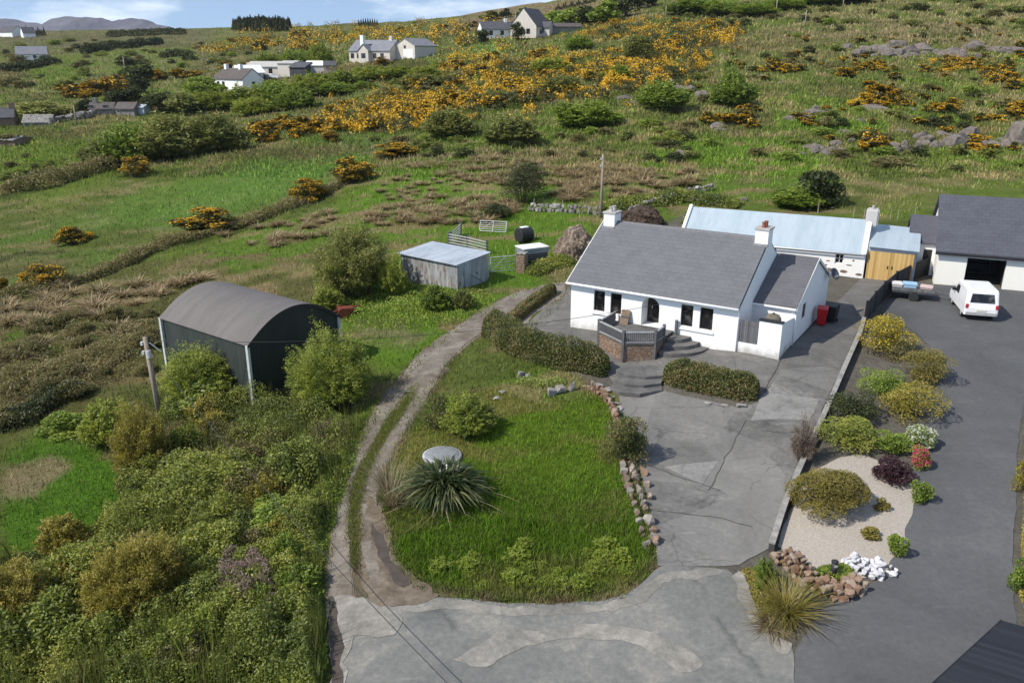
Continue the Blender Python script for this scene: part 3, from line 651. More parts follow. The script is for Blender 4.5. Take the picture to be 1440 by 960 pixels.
# ------------------------------------------------------------------ shared makers
def facade(mb, x0, x1, z0, z1, holes, y=0.0, depth=.16):
    """a wall face with real openings and reveals"""
    xs = sorted({x0, x1, *[h[0] for h in holes], *[h[1] for h in holes]}); zs = sorted({z0, z1, *[h[2] for h in holes], *[h[3] for h in holes]})
    for a, b in zip(xs, xs[1:]):
        for c, d in zip(zs, zs[1:]):
            if any(h[0]-1e-6 <= a and b <= h[1]+1e-6 and h[2]-1e-6 <= c and d <= h[3]+1e-6 for h in holes): continue
            mb.quad((a, y, c), (b, y, c), (b, y, d), (a, y, d))
    for a, b, c, d in [h[:4] for h in holes]:
        e = y+depth
        mb.quad((a, y, c), (b, y, c), (b, e, c), (a, e, c)); mb.quad((a, y, d), (a, e, d), (b, e, d), (b, y, d))
        mb.quad((a, y, c), (a, e, c), (a, e, d), (a, y, d)); mb.quad((b, y, c), (b, y, d), (b, e, d), (b, e, c))
def window(parent, x0, x1, z0, z1, y, bars=(1,), frame=None, glass=None, fw=.055, sill=None, cross=0):
    m = MB(); e = y
    m.box(x0, x0+fw, e, e+.06, z0, z1).box(x1-fw, x1, e, e+.06, z0, z1).box(x0+fw, x1-fw, e, e+.06, z0, z0+fw).box(x0+fw, x1-fw, e, e+.06, z1-fw, z1)
    if cross:
        cx = (x0+x1)/2; m.box(cx-.02, cx+.02, e+.005, e+.05, z0+fw, z1-fw)
        cz = (z0+z1)/2; m.box(x0+fw, cx-.02, e+.005, e+.05, cz-.02, cz+.02).box(cx+.02, x1-fw, e+.005, e+.05, cz-.02, cz+.02)
    w = m.build('window', frame or M_FRAME, parent)
    g = MB().box(x0+fw*.5, x1-fw*.5, e+.025, e+.035, z0+fw*.5, z1-fw*.5).build('pane', glass or M_GLASS, w)
    return w
def gable_roof(mb, x0, x1, y0, y1, ze, zr, over=.22, th=.09, yr=None):
    yr = (y0+y1)/2 if yr is None else yr
    s0 = (zr-ze)/(yr-y0); s1 = (zr-ze)/(y1-yr)
    a, b = y0-over, y1+over; za, zb = ze-over*s0, ze-over*s1
    mb.prism([(a, za), (yr, zr), (b, zb), (b, zb+th), (yr, zr+th), (a, za+th)], 'x', x0, x1)
# ------------------------------------------------------------------ main white cottage
HO = onz(802, 460, 0); HA = R(-32.22)
hs = thing('cottage', 'long white cottage with grey slate roof, two white chimneys and arched doorway', 'house', HO, HA)
def HW(x, y, z=0):
    c, s = math.cos(HA), math.sin(HA); return Vector((HO[0]+x*c-y*s, HO[1]+x*s+y*c, HO[2]+z))
L_, D_, EV, RG = 10.0, 8.8, 2.88, 5.62
m = MB()
wins = [(1.49,2.19), (2.55,3.23), (6.78,7.47), (7.86,8.58)]
holes = [(a, b, 1.3, 2.51) for a, b in wins]
ax0, ax1, asp, az = 4.48, 5.53, 2.06, .93
facade(m, 0, ax0, -.6, EV, [h for h in holes if h[1] < ax0]); facade(m, ax1, L_, -.6, EV, [h for h in holes if h[0] > ax1])
m.quad((ax0, 0, -.6), (ax1, 0, -.6), (ax1, 0, az), (ax0, 0, az))
rad = (ax1-ax0)/2; cxa = (ax0+ax1)/2; N = 14
arc = [(cxa-rad*math.cos(math.pi*i/N), asp+rad*math.sin(math.pi*i/N)) for i in range(N+1)]
for (u0, v0), (u1, v1) in zip(arc, arc[1:]):
    m.quad((u0, 0, v0), (u1, 0, v1), (u1, 0, EV), (u0, 0, EV)); m.quad((u0, 0, v0), (u0, .85, v0), (u1, .85, v1), (u1, 0, v1))
m.quad((ax0, 0, az), (ax0, .85, az), (ax0, .85, asp), (ax0, 0, asp)); m.quad((ax1, 0, az), (ax1, 0, asp), (ax1, .85, asp), (ax1, .85, az))
m.quad((ax0, 0, az), (ax1, 0, az), (ax1, .85, az), (ax0, .85, az))
for x in (0, L_):
    m.bm.faces.new([m.bm.verts.new(p) for p in ((x,0,-.6), (x,D_,-.6), (x,D_,EV), (x,D_/2,RG-.02), (x,0,EV))])
m.quad((0, D_, -.6), (L_, D_, -.6), (L_, D_, EV), (0, D_, EV))
m.build('wall', render_white('cottage_render', (.80,.80,.79), (.40,.39,.34), .62, .14), hs)
r = MB(); gable_roof(r, -.16, L_-.03, 0, D_, EV+.02, RG, .25, .1); rf = r.build('roof', M_SLATE, hs)
MB().prism([(D_/2-.13, RG+.02), (D_/2, RG+.14), (D_/2+.13, RG+.02), (D_/2, RG+.07)], 'x', -.15, L_-.04).build('ridge_tile', plain('ridge', (.11,.11,.12), (.16,.16,.165)), rf)
MB().box(-.18, L_-.02, -.27, -.23, EV-.20, EV-.06).box(-.18, L_+.02, -.23, -.003, EV-.20, EV-.17).build('fascia', M_WPAINT, hs)
g = MB(); g.tube([(-.2, -.32, EV-.12), (L_+.0, -.32, EV-.12)], .055, 8); g.tube([(L_-.05, -.3, EV-.15), (L_-.02, -.06, EV-.45), (L_-.02, -.06, .3)], .035, 8); g.build('gutter', M_WPAINT, hs, smooth=True)
MB().prism([(D_/2, RG+.09), (-.25, EV-.03), (-.25, EV-.21), (D_/2, RG-.1)], 'x', -.2, -.165).prism([(D_/2, RG+.09), (D_/2, RG-.1), (D_+.25, EV-.21), (D_+.25, EV-.03)], 'x', -.2, -.165).build('bargeboard', M_WPAINT, hs)
for a, b in wins: window(hs, a, b, 1.3, 2.51, .1)
for a, b in ((1.4, 2.9), (6.7, 8.68)): MB().box(a, b, -.07, .05, 1.1, 1.2).build('window_sill', M_WPAINT, hs, bevel=.01)
d = MB().box(ax0+.02, ax1-.02, .84, .9, az, asp+rad-.02).build('door', M_FRAME, hs)
MB().box(ax0+.12, ax1-.12, .825, .838, 1.05, 2.05).build('door_glass', M_GLASS, d)
MB().tube([(ax0+.3, .8, 1.75), (ax0+.3, .8, 1.92)], .02, 6).build('handle', M_STEEL, d)
for x0, pots, mt in ((.02, 2, plain('pot_grey', (.36,.34,.32), (.5,.48,.46))), (9.3, 2, M_TERRA)):
    x1 = x0+.72
    c = MB().box(x0, x1, 3.95, 4.85, 4.9, 6.2).build('chimney', M_WHITE, hs)
    MB().box(x0-.06, x1+.06, 3.89, 4.91, 6.2, 6.3).build('chimney_cap', plain('cap_stone', (.32,.30,.28), (.46,.44,.41), 5, .9, 0, .3), c)
    for k in range(pots):
        MB().lathe([(.13,0), (.11,.05), (.10,.25), (.125,.27), (.125,.30), (.08,.30), (.08,.1)], 14, ((x0+x1)/2, 4.2+.42*k, 6.3)).build('chimney_pot', mt, c, smooth=False)
    MB().box(x0-.05, x1+.05, 3.78, 3.95, RG-(4.4-3.95)*.62-.05, RG-(4.4-3.95)*.62+.1).build('flashing', plain('lead', (.20,.20,.21), (.28,.28,.29)), c)
# side annex with its own roof
AX1, AY0, AY1, AE, AR = 12.25, 2.4, 10.4, 2.62, 4.42
m = MB(); m.quad((L_, AY0, -.4), (AX1, AY0, -.4), (AX1, AY0, AE), (L_, AY0, AE)); m.quad((L_, AY1, -.4), (L_, AY1, AE), (AX1, AY1, AE), (AX1, AY1, -.4))
hx = [(4.1, 4.9, 1.45, 2.3)]
pts = [(AY0, -.4), (AY1, -.4), (AY1, AE), ((AY0+AY1)/2, AR-.02), (AY0, AE)]
# gable end in strips round the window opening
def gz_(y): return AE+(AR-AE)*(1-abs(y-(AY0+AY1)/2)/((AY1-AY0)/2))
ys = [AY0, 4.1, 4.9, (AY0+AY1)/2, AY1]
for a, b in zip(ys, ys[1:]):
    if a == 4.1:
        m.quad((AX1,a,-.4), (AX1,b,-.4), (AX1,b,1.45), (AX1,a,1.45)); m.quad((AX1,a,2.3), (AX1,b,2.3), (AX1,b,gz_(b)-.02), (AX1,a,gz_(a)-.02))
        for q in (((a,1.45),(b,1.45)), ((a,2.3),(b,2.3)), ((a,1.45),(a,2.3)), ((b,1.45),(b,2.3))):
            (u0, v0), (u1, v1) = q; m.quad((AX1,u0,v0), (AX1,u1,v1), (AX1-.14,u1,v1), (AX1-.14,u0,v0))
    else: m.quad((AX1,a,-.4), (AX1,b,-.4), (AX1,b,gz_(b)-.02), (AX1,a,gz_(a)-.02))
an = m.build('annex', M_WHITE, hs)
r = MB(); gable_roof(r, L_+.02, AX1+.1, AY0, AY1, AE+.02, AR, .18, .08); r.build('annex_roof', slate('annex_slate', (.098,.098,.106), (.112,.112,.120)), an)
MB().box(L_+.02, AX1+.06, AY0-.2, AY0-.16, AE-.17, AE-.06).build('annex_fascia', M_WPAINT, an)
MB().prism([(AY0-.2, AE-.05), ((AY0+AY1)/2, AR+.09), (AY1+.2, AE-.05), (AY1+.2, AE-.2), ((AY0+AY1)/2, AR-.07), (AY0-.2, AE-.2)], 'x', AX1+.105, AX1+.13).build('annex_bargeboard', M_WPAINT, an)
m = MB(); m.box(AX1-.1, AX1-.05, 4.1, 4.16, 1.45, 2.3).box(AX1-.1, AX1-.05, 4.84, 4.9, 1.45, 2.3).box(AX1-.1, AX1-.05, 4.16, 4.84, 1.45, 1.51).box(AX1-.1, AX1-.05, 4.16, 4.84, 2.24, 2.3)
w_ = m.build('annex_window', M_FRAME, an); MB().box(AX1-.08, AX1-.07, 4.13, 4.87, 1.48, 2.27).build('pane', M_GLASS, w_)
MB().tube([(AX1+.04, AY0+.05, AE-.1), (AX1+.04, AY0+.05, .3)], .035, 8).build('downpipe', M_WPAINT, an, smooth=True)
# yard wall and gate joined to the house front
yw = MB(); yw.box(L_+.003, 11.05, 0.0, .2, -.5, .95); yw.box(11.05, 12.22, 0.0, .24, -.5, 2.3)
yw.hexa([(12.0,.24,-.5), (12.22,.24,-.5), (12.22,2.396,-.5), (12.0,2.396,-.5), (12.0,.24,2.3), (12.22,.24,2.3), (12.22,2.396,2.02), (12.0,2.396,2.02)])
yd = thing('yard_wall', 'white yard wall with black coping at the right end of the cottage front', 'wall', HW(0,0), HA)
yw.build('wall', render_white('flaking_render', (.80,.80,.78), (.34,.32,.29), .75, .35), yd)
MB().box(11.02, 12.26, -.04, .28, 2.303, 2.38).build('coping', M_BLACK, yd)
gt = thing('timber_gate', 'grey upright-board gate closing the gap beside the cottage corner', 'gate', HW(10.06, .05), HA)
b = MB()
for k in range(9): b.box(.02+k*.105, .112+k*.105, 0, .03, .955, 2.16+.02*(k % 2))
b.build('board', M_GREYWOOD, gt); MB().box(0, .96, .032, .07, 1.15, 1.25).box(0, .96, .032, .07, 1.85, 1.95).build('rail', M_GREYPAINT, gt)
tk = thing('oil_drum', 'brown domed drum standing behind the white yard wall', 'drum', HW(11.45, 1.15), HA)
MB().lathe([(.40,.2), (.42,.5), (.42,2.0), (.40,2.2), (.30,2.36), (.12,2.42)], 22).build('drum_body', plain('brown_drum', (.10,.085,.065), (.16,.14,.11), 5, .7), tk, smooth=True)
MB().lathe([(.07,2.42), (.07,2.47)], 12).build('drum_cap', M_BLACK, tk)
ds = thing('satellite_dish', 'dark satellite dish fixed under the annex gable', 'dish', HW(12.25, 9.3, 0), HA)
q = MB(); rr = [(.02,0), (.16,.02), (.30,.07), (.37,.12), (.37,.13), (.30,.085), (.16,.035), (.02,.02)]
q.lathe(rr, 24); o = q.build('reflector', plain('dish_grey', (.06,.065,.08), (.09,.095,.11)), ds, smooth=True); o.location = (.42, .0, 2.95); o.rotation_euler = (R(62), 0, R(70))
MB().tube([(0, 0, 2.75), (.3, 0, 2.8), (.4, 0, 2.93)], .025, 8).build('bracket', M_STEEL, ds); MB().tube([(.42, 0, 2.78), (.78, -.12, 2.95)], .015, 6).build('feed_arm', M_STEEL, ds)
# ------------------------------------------------------------------ raised deck with railing and curved steps
dk = thing('raised_deck', 'raised stone terrace with grey balustrade in front of the arched door', 'deck', HW(0, 0), HA)
dp = [(2.95, -.003), (2.95, -2.25), (4.95, -3.35), (6.38, -2.4), (6.38, -.003)]
MB().prism(dp, 'z', -.5, .84).build('stone_base', M_STONE_BR, dk)
fl = [(2.9, -.004), (2.9, -2.28), (4.95, -3.41), (6.43, -2.43), (6.43, -.004)]
MB().prism(fl, 'z', .842, .925).build('floor', M_STEPC, dk)
def rail_run(p, q, posts=(1, 1)):
    p = Vector((*p, 0)); q = Vector((*q, 0)); d = (q-p); n = max(2, int(d.length/.11)); dr = d.normalized()
    for t_, on in ((0, posts[0]), (1, posts[1])):
        if on:
            c = p+d*t_; MB().box(c.x-.07, c.x+.07, c.y-.07, c.y+.07, -.3, 1.62).build('post', M_GREYPAINT, dk)
    nr_ = Vector((-dr.y, dr.x, 0))*.035
    a = p+dr*.08; e = q-dr*.08
    def bar(z0, z1, w=1.0):
        m_ = MB(); k = nr_*w; m_.hexa([(a-k)+Vector((0,0,z0)), (e-k)+Vector((0,0,z0)), (e+k)+Vector((0,0,z0)), (a+k)+Vector((0,0,z0)), (a-k)+Vector((0,0,z1)), (e-k)+Vector((0,0,z1)), (e+k)+Vector((0,0,z1)), (a+k)+Vector((0,0,z1))]); return m_
    bar(1.47, 1.54, 1.5).build('handrail', M_RAILTOP, dk); bar(.93, .99).build('bottom_rail', M_RAILTOP, dk)
    b = MB()
    for i in range(1, n):
        c = p+d*(i/n); b.box(c.x-.028, c.x+.028, c.y-.028, c.y+.028, .99, 1.47)
    b.build('balusters', M_GREYPAINT, dk)
rail_run((2.98, -.12), (2.98, -2.25), (0, 1)); rail_run((2.98, -2.25), (4.95, -3.34), (0, 1)); rail_run((4.95, -3.34), (6.36, -2.4), (0, 1)); rail_run((6.36, -2.4), (6.36, -1.25), (0, 1))
cs = thing('curved_steps', 'fan of dark curved concrete steps beside the deck railing', 'steps', HW(6.44, -.01), HA)
for i, (rd, z1) in enumerate(((2.05, .34), (1.55, .56), (1.02, .77))):
    P = [(0, 0)]+[(rd*math.cos(-math.pi/2*k/14), rd*math.sin(-math.pi/2*k/14)) for k in range(15)]
    MB().prism(P, 'z', -.3+i*.002, z1).build('step', M_STEPC, cs, bevel=.012)
bo = thing('timber_post', 'lone grey timber post at the top of the curved steps', 'post', HW(6.62, -.15, .75), HA)
MB().box(-.06, .06, -.06, .06, 0, .85).build('post', M_GREYPAINT, bo); MB().box(-.07, .07, -.07, .07, .85, .88).build('post_cap', M_RAILTOP, bo)
bd = thing('leaning_board', 'weathered brown board leaning on the wall behind the deck railing', 'board', HW(3.35, -.1, .925), HA)
MB().hexa([(0,-.34,0), (.5,-.34,0), (.5,-.30,0), (0,-.30,0), (0,0,.75), (.5,0,.75), (.5,.04,.75), (0,.04,.75)]).build('plank', plain('old_board', (.12,.085,.06), (.22,.16,.11), 6, .8, 0, .3), bd); MB().box(.05, .45, -.2, -.17, .36, .44).build('batten', M_GREYPAINT, bd)
# steps from the terrace down to the drive
ls = thing('stone_steps', 'three broad worn stone steps between the two front hedges', 'steps', Gp(890, 530))
lo = ls.location
for poly, z1, z0 in (([(866,519),(884,511),(915,512),(940,520),(934,527),(908,529),(880,526)], .02, -.4), ([(866,533),(880,526),(908,529),(934,527),(930,538),(906,541),(878,539)], -.16, -.6), ([(857,545),(866,533),(878,539),(906,541),(930,538),(932,548),(900,553),(870,550)], -.33, -.8)):
    P = [onz(px, py, z1) for px, py in poly]
    MB().prism([(p[0]-lo.x, p[1]-lo.y) for p in P], 'z', z0-lo.z, z1-lo.z).build('step', M_STEPC, ls, bevel=.02)
# ------------------------------------------------------------------ tin-roofed cottage behind
CO = onz(1213, 391, .5); CA = math.atan2(-.423, .906)
tcot = thing('tin_cottage', 'low whitewashed cottage with pale blue corrugated roof behind the main cottage', 'house', (CO[0], CO[1], 0), CA)
m = MB(); facade(m, -13.1, 0, -.2, 2.3, [(-1.97, -1.4, 1.36, 2.06), (-6.6, -6.0, 1.3, 2.05)], 0, .2)
for x in (-13.1, 0):
    m.bm.faces.new([m.bm.verts.new(p) for p in ((x,0,-.2), (x,5.4,-.2), (x,5.4,2.3), (x,2.7,4.08), (x,0,2.3))])
m.quad((-13.1, 5.4, -.2), (0, 5.4, -.2), (0, 5.4, 2.3), (-13.1, 5.4, 2.3)); m.build('wall', M_WHITE2, tcot)
r = MB(); gable_roof(r, -12.9, -.3, 0, 5.4, 2.32, 4.1, .16, .05); r.build('roof', M_BLUETIN, tcot)
for x0, x1 in ((-13.14, -12.9), (-.3, .05)):
    p_ = MB(); p_.prism([(-.2, 2.2), (2.7, 4.12), (5.6, 2.2), (5.6, 2.46), (2.7, 4.36), (-.2, 2.46)], 'x', x0, x1); p_.build('gable_coping', M_WHITE2, tcot, bevel=.03)
c = MB().box(-.42, .42, 2.25, 3.2, 3.7, 4.95).build('chimney', render_white('dirty_limewash', (.62,.60,.58), (.25,.24,.23), .4, 2), tcot, bevel=.09, seg=3)
MB().lathe([(.11,0), (.10,.25), (.07,.25)], 12, (0, 2.7, 4.95)).build('chimney_pot', plain('pot_stone', (.3,.27,.25), (.4,.37,.34)), c)
window(tcot, -1.97, -1.4, 1.36, 2.06, .12, frame=M_WPAINT, cross=1); window(tcot, -6.6, -6.0, 1.3, 2.05, .12, frame=M_WPAINT, cross=1)
MB().tube([(-13, -.24, 2.2), (-.1, -.24, 2.2)], .05, 8).build('gutter', M_WPAINT, tcot, smooth=True)
# bare stone showing through the limewash
for cx, cz, rw, rh in ((-2.25,.86,.34,.16), (-1.3,.84,.28,.13), (-.28,.72,.25,.1), (-1.0,1.32,.24,.05), (-2.4,1.5,.16,.05), (-.75,1.68,.09,.08), (-2.5,1.2,.09,.07)):
    pl_ = [(cx+rw*math.cos(a)*(.8+.2*random.random()), cz+rh*math.sin(a)*(.8+.2*random.random())) for a in np.linspace(0, 2*math.pi, 11)[:-1]]
    MB().prism(pl_, 'y', -.006, .02).build('exposed_stone', M_STONE_BR, tcot)
ln = thing('lean_to_shed', 'lean-to with yellow timber doors and blue tin roof at the tin cottage gable', 'shed', (CO[0], CO[1], 0), CA)
m = MB(); m.box(.1, 3.2, .16, .3, 2.44, 2.75); m.box(3.0, 3.2, .3, 4.0, 0, 2.7); m.quad((.1, 4, 0), (3.2, 4, 0), (3.2, 4, 3.4), (.1, 4, 3.4)); m.build('wall', plain('grey_sheet', (.36,.40,.43), (.48,.52,.55), 3), ln)
MB().hexa([(.1,-.05,2.75), (3.3,-.05,2.68), (3.3,4.1,3.5), (.1,4.1,3.6), (.1,-.05,2.80), (3.3,-.05,2.73), (3.3,4.1,3.55), (.1,4.1,3.65)]).build('roof', M_BLUETIN, ln)
for a, b_ in ((.14, 1.6), (1.62, 3.05)):
    dd = MB().box(a, b_, .12, .17, .42, 2.43).build('door', M_TIMBER, ln); MB().box(a+(1.3 if a < 1 else .1), a+(1.36 if a < 1 else .16), .08, .12, 1.3, 1.5).build('handle', M_BLACK, dd)
# ------------------------------------------------------------------ barn with the round roof
BA = R(-36.5); BNx, BNy = -13.58, 39.69; GZ = -2.0
bn = thing('round_roof_barn', 'dark green barn with curved brown tin roof and pale corner posts', 'barn', (BNx, BNy, 0), BA)
BL, BW, BE, BR = 7.9, 6.1, 1.2, 1.32
def arch(y): f = (y/BW-.5)*2; return BE+BR*(1-f*f)
NA = 20; ys = [BW*k/NA for k in range(NA+1)]
m = MB(); m.quad((-BL, 0, GZ-.8), (0, 0, GZ-.8), (0, 0, BE), (-BL, 0, BE)); m.quad((-BL, BW, GZ-.8), (-BL, BW, BE), (0, BW, BE), (0, BW, GZ-.8)); m.build('side_wall', M_BARN, bn)
for x in (0, -BL):
    m = MB(); m.bm.faces.new([m.bm.verts.new(p) for p in [(x, 0, GZ-.8), (x, BW, GZ-.8)]+[(x, y, arch(y)-.03) for y in ys[::-1]]]); m.build('end_wall', M_BARNSHADE, bn)
prof = [(y, arch(y)) for y in ys]; prof[0] = (-.12, BE-.06); prof[-1] = (BW+.12, BE-.06)
MB().prism(prof+[(y, z+.05) for y, z in prof[::-1]], 'x', -BL-.1, .1).build('roof', M_BARNROOF, bn)
e = MB(); e.prism([(y, z+.075) for y, z in prof]+[(y, z-.09) for y, z in prof[::-1]], 'x', .105, .14); e.build('roof_edge', M_BLACK, bn)
for x, y in ((.02, -.06), (-BL-.02, -.06), (.02, BW+.02)): MB().box(x-.09, x+.09, y-.09, y+.05, GZ-.8, BE-.02).build('corner_post', plain('pale_post', (.36,.38,.36), (.5,.52,.5), 4), bn)
# ------------------------------------------------------------------ galvanised shed, pens, gates
SA = math.atan2(-.62, .78); SP = onz(642, 372, 2.0)
sh = thing('tin_shed', 'small galvanised tin shed with rust streaks and low sloping roof', 'shed', (SP[0], SP[1], 0), SA)
m = MB(); m.quad((-5.4, .05, -.3), (0, .05, -.3), (0, .05, 1.95), (-5.4, .05, 1.95)); m.quad((-5.4, 3.35, -.3), (-5.4, 3.35, 2.2), (0, 3.35, 2.2), (0, 3.35, -.3)); m.build('long_wall', M_GALVD, sh)
for x in (0, -5.4): MB().quad((x, .05, -.3), (x, 3.35, -.3), (x, 3.35, 2.2), (x, .05, 1.95)).build('end_wall', M_GALVE, sh)
MB().hexa([(-5.6,-.15,1.97), (.12,-.15,1.97), (.12,3.5,2.21), (-5.6,3.5,2.21), (-5.6,-.15,2.01), (.12,-.15,2.01), (.12,3.5,2.25), (-5.6,3.5,2.25)]).build('roof', M_GALV, sh)
dd = MB().box(.003, .04, .75, 2.55, .2, 2.0).build('door', tin('shed_door_tin', (.20,.24,.28), (.34,.40,.46), (.14,.08,.05), .6, .16, 'y'), sh); MB().box(.04, .07, 2.0, 2.06, .95, 1.1).build('latch', M_BLACK, dd)
MB().tube([(.08, 1.4, 1.0), (.6, 2.4, .25)], .03, 6).build('door_prop', M_GREYPAINT, sh)
def field_gate(name, label, P, Q, h, bars, mat, lean=0, cat='gate', group=None, brace=True):
    P = Vector(P); Q = Vector(Q); d = Q-P; ln_ = d.length; an_ = math.atan2(d.y, d.x)
    o = thing(name, label, cat, P, an_, group); o.rotation_euler = (lean, -math.asin(d.z/ln_), an_)
    f = MB(); f.tube([(0,0,.1), (0,0,h)], .03, 8).tube([(ln_,0,.1), (ln_,0,h)], .03, 8).tube([(0,0,h), (ln_,0,h)], .03, 8).tube([(0,0,.1), (ln_,0,.1)], .03, 8); f.build('gate_frame', mat, o)
    for k in range(1, bars): MB().tube([(0,0,.1+(h-.1)*k/bars), (ln_,0,.1+(h-.1)*k/bars)], .02, 6).build('bar', mat, o)
    if brace: MB().tube([(ln_/2,-.02,.1), (ln_/2,-.02,h)], .02, 6).tube([(0,-.02,.1), (ln_/2,-.02,h)], .018, 6).build('brace', mat, o)
    return o
field_gate('field_gate', 'galvanised bar gate leaning back on the grass behind the tin shed', Gp(674, 326), Gp(711, 328), 1.0, 5, M_STEEL, R(-24))
field_gate('field_gate', 'galvanised bar gate hung between the tin shed and the stone pillar', Gp(690, 384), Gp(730, 380), 1.15, 5, M_STEEL, 0)
def wood_fence(label, pts, h, rails=3):
    P = [Gp(*p) for p in pts]; o = thing('pen_fence', label, 'fence', P[0])
    for p in P: q = p-P[0]; MB().box(q.x-.09, q.x+.09, q.y-.09, q.y+.09, q.z-.3, q.z+h+.12).build('post', M_GREYPAINT, o)
    for a, b in zip(P, P[1:]):
        a = a-P[0]; b = b-P[0]
        for k in range(rails): z = h*(.3+.65*k/(rails-1)); MB().tube([(a.x, a.y-.08, a.z+z), (b.x, b.y-.08, b.z+z)], .055, 6).build('rail', M_RAILTOP, o)
wood_fence('grey timber pen rails with dark posts behind the tin shed', [(632,346),(658,351),(685,358)], 1.05, 4)
wood_fence('short timber pen fence running away behind the tin shed', [(634,344),(648,331)], 1.0, 4)
# stone pillar, trailer, bale, machinery
def stones(name, label, cat, line, w, h, mat, size=.3, rows=2, seed=1, group=None, base=None, img=True, kind=None):
    r_ = random.Random(seed); L = [Gp(*p) for p in line] if img else [Vector(p) for p in line]
    O_ = L[0].copy(); o = MB()
    for a, b in zip(L, L[1:]):
        d = b-a; n = max(1, int(d.length/size)); dr = d.normalized()
        for k in range(n):
            for row in range(rows):
                for sidx in range(max(1, int(w/size))):
                    off = (sidx+.5)/max(1, int(w/size))-.5
                    c = a+d*((k+.5+.25*r_.uniform(-1, 1)+.5*(row % 2))/n)+Vector((-dr.y, dr.x, 0))*off*w-O_
                    c.z += h*(row+.5)/rows+r_.uniform(-.02, .03)
                    s = Vector((size*r_.uniform(.42, .66), size*r_.uniform(.4, .62)*min(1, w/size), h/rows*r_.uniform(.5, .7)))
                    M_ = Matrix.Translation(c) @ Matrix.Rotation(math.atan2(dr.y, dr.x)+r_.uniform(-.35, .35), 4, 'Z') @ Matrix.Rotation(r_.uniform(-.15, .15), 4, 'X')
                    kf = r_.choice((.6, .8, 1.0, 1.0, 1.25))
                    vs_ = []
                    for _ in range(16):
                        q = Vector((r_.gauss(0, 1), r_.gauss(0, 1), r_.gauss(0, 1))).normalized(); q = Vector([math.copysign(abs(v)**.55, v) for v in q])
                        vs_.append(o.bm.verts.new(M_@Vector((q.x*s.x*kf*r_.uniform(.85, 1.1), q.y*s.y*kf*r_.uniform(.85, 1.1), q.z*s.z*kf*r_.uniform(.85, 1.1)-(.25*s.z if row == 0 else 0)))))
                    hull = bmesh.ops.convex_hull(o.bm, input=vs_)
                    dead = [e for e in hull['geom_interior'] if isinstance(e, bmesh.types.BMVert)]
                    if dead: bmesh.ops.delete(o.bm, geom=dead, context='VERTS')
    ob = o.build(name, mat); ob.location = O_
    return tag(ob, label, cat, group, kind)
def stonemat(name, cols):
    t = NT(name); g = t.n('ShaderNodeNewGeometry'); n = t.noise(5, 6, .7)
    c = t.ramp(t.math('ADD', t.math('MULTIPLY', g.outputs['Random Per Island'], .75), t.math('MULTIPLY', n, .3)), [(i/(len(cols)-1), x) for i, x in enumerate(cols)])
    li = t.noise(3.2, 5, .7); c = t.mix(t.ramp(li, [(.56, 0.), (.66, .6)]), c, tuple(min(.5, x*1.5) for x in cols[-1]))
    t.bsdf(c, .92, 0, t.bump(t.noise(9, 6, .75), .8, .04), .15); return t.m
MS_RED = stonemat('red_field_stone', [(.11,.065,.045), (.20,.115,.075), (.27,.19,.14), (.30,.26,.22)])
MS_GREY = stonemat('grey_field_stone', [(.11,.10,.095), (.19,.175,.165), (.27,.25,.235), (.36,.335,.31)])
MS_MIX = stonemat('mixed_field_stone', [(.10,.09,.08), (.19,.125,.09), (.22,.20,.18), (.31,.28,.25)])
MS_WHITE = stonemat('white_quartz', [(.40,.39,.40), (.56,.55,.57), (.68,.67,.70)])
pi_ = thing('stone_pillar', 'short brown stone gate pillar at the end of the galvanised gate', 'pillar', Gp(734, 382), R(-20))
MB().box(-.35, .35, -.35, .35, -.2, 1.35).build('shaft', M_STONE_BR, pi_, bevel=.06); MB().box(-.38, .38, -.38, .38, 1.35, 1.45).build('cap', M_STONE_G, pi_, bevel=.02)
tp = Gp(748, 372); tr = thing('box_trailer', 'dark box trailer with flat white lid parked beside the gate', 'trailer', tp, R(28))
MB().box(-1.0, 1.0, -.65, .65, .45, 1.0).build('body', plain('trailer_side', (.045,.05,.055), (.09,.10,.10), 6, .7), tr, bevel=.02)
MB().box(-1.08, 1.08, -.72, .72, 1.36, 1.44).build('lid', plain('white_lid', (.66,.66,.64), (.76,.76,.74), 3, .6), tr, bevel=.01); MB().box(-1.04, 1.04, -.69, .69, 1.003, 1.357).build('side_panel', tin('trailer_ribs', (.16,.20,.22), (.24,.28,.30), amt=.2, period=.3), tr)
for y in (-.72, .72): MB().tube([(.1, y-.08, .32), (.1, y+.08, .32)], .32, 16).build('wheel', M_RUBBER, tr)
MB().tube([(-1, 0, .5), (-1.9, 0, .4)], .05, 6).build('drawbar', M_GREYPAINT, tr)
bp = Gp(737, 340); bl = thing('wrapped_bale', 'round black plastic wrapped bale with a white patch behind the trailer', 'bale', bp, R(35))
q = MB(); q.tube([(-.6,0,.6), (-.56,0,.6), (.56,0,.6), (.6,0,.6)], [.5,.62,.62,.5], 20); q.build('bale_wrap', M_BLKPL, bl, smooth=False)
MB().hexa([(-.35,-.22,1.215), (.35,-.22,1.215), (.35,.2,1.215), (-.35,.2,1.215), (-.3,-.16,1.27), (.3,-.16,1.27), (.3,.15,1.27), (-.3,.15,1.27)]).build('white_cover', plain('white_sheet', (.65,.66,.68), (.75,.76,.78)), bl)
fm = thing('farm_machine', 'rusty red farm implement lying in grass beside the barn', 'machine', Gp(488, 444), R(20))
MB().box(-.55, .45, -.3, .3, .28, .62).build('hopper', M_RUST, fm, bevel=.05); MB().tube([(-.9,0,.35), (-.2,0,.5), (.9,.1,.6)], .06, 8).build('drawbar', M_RUST, fm)
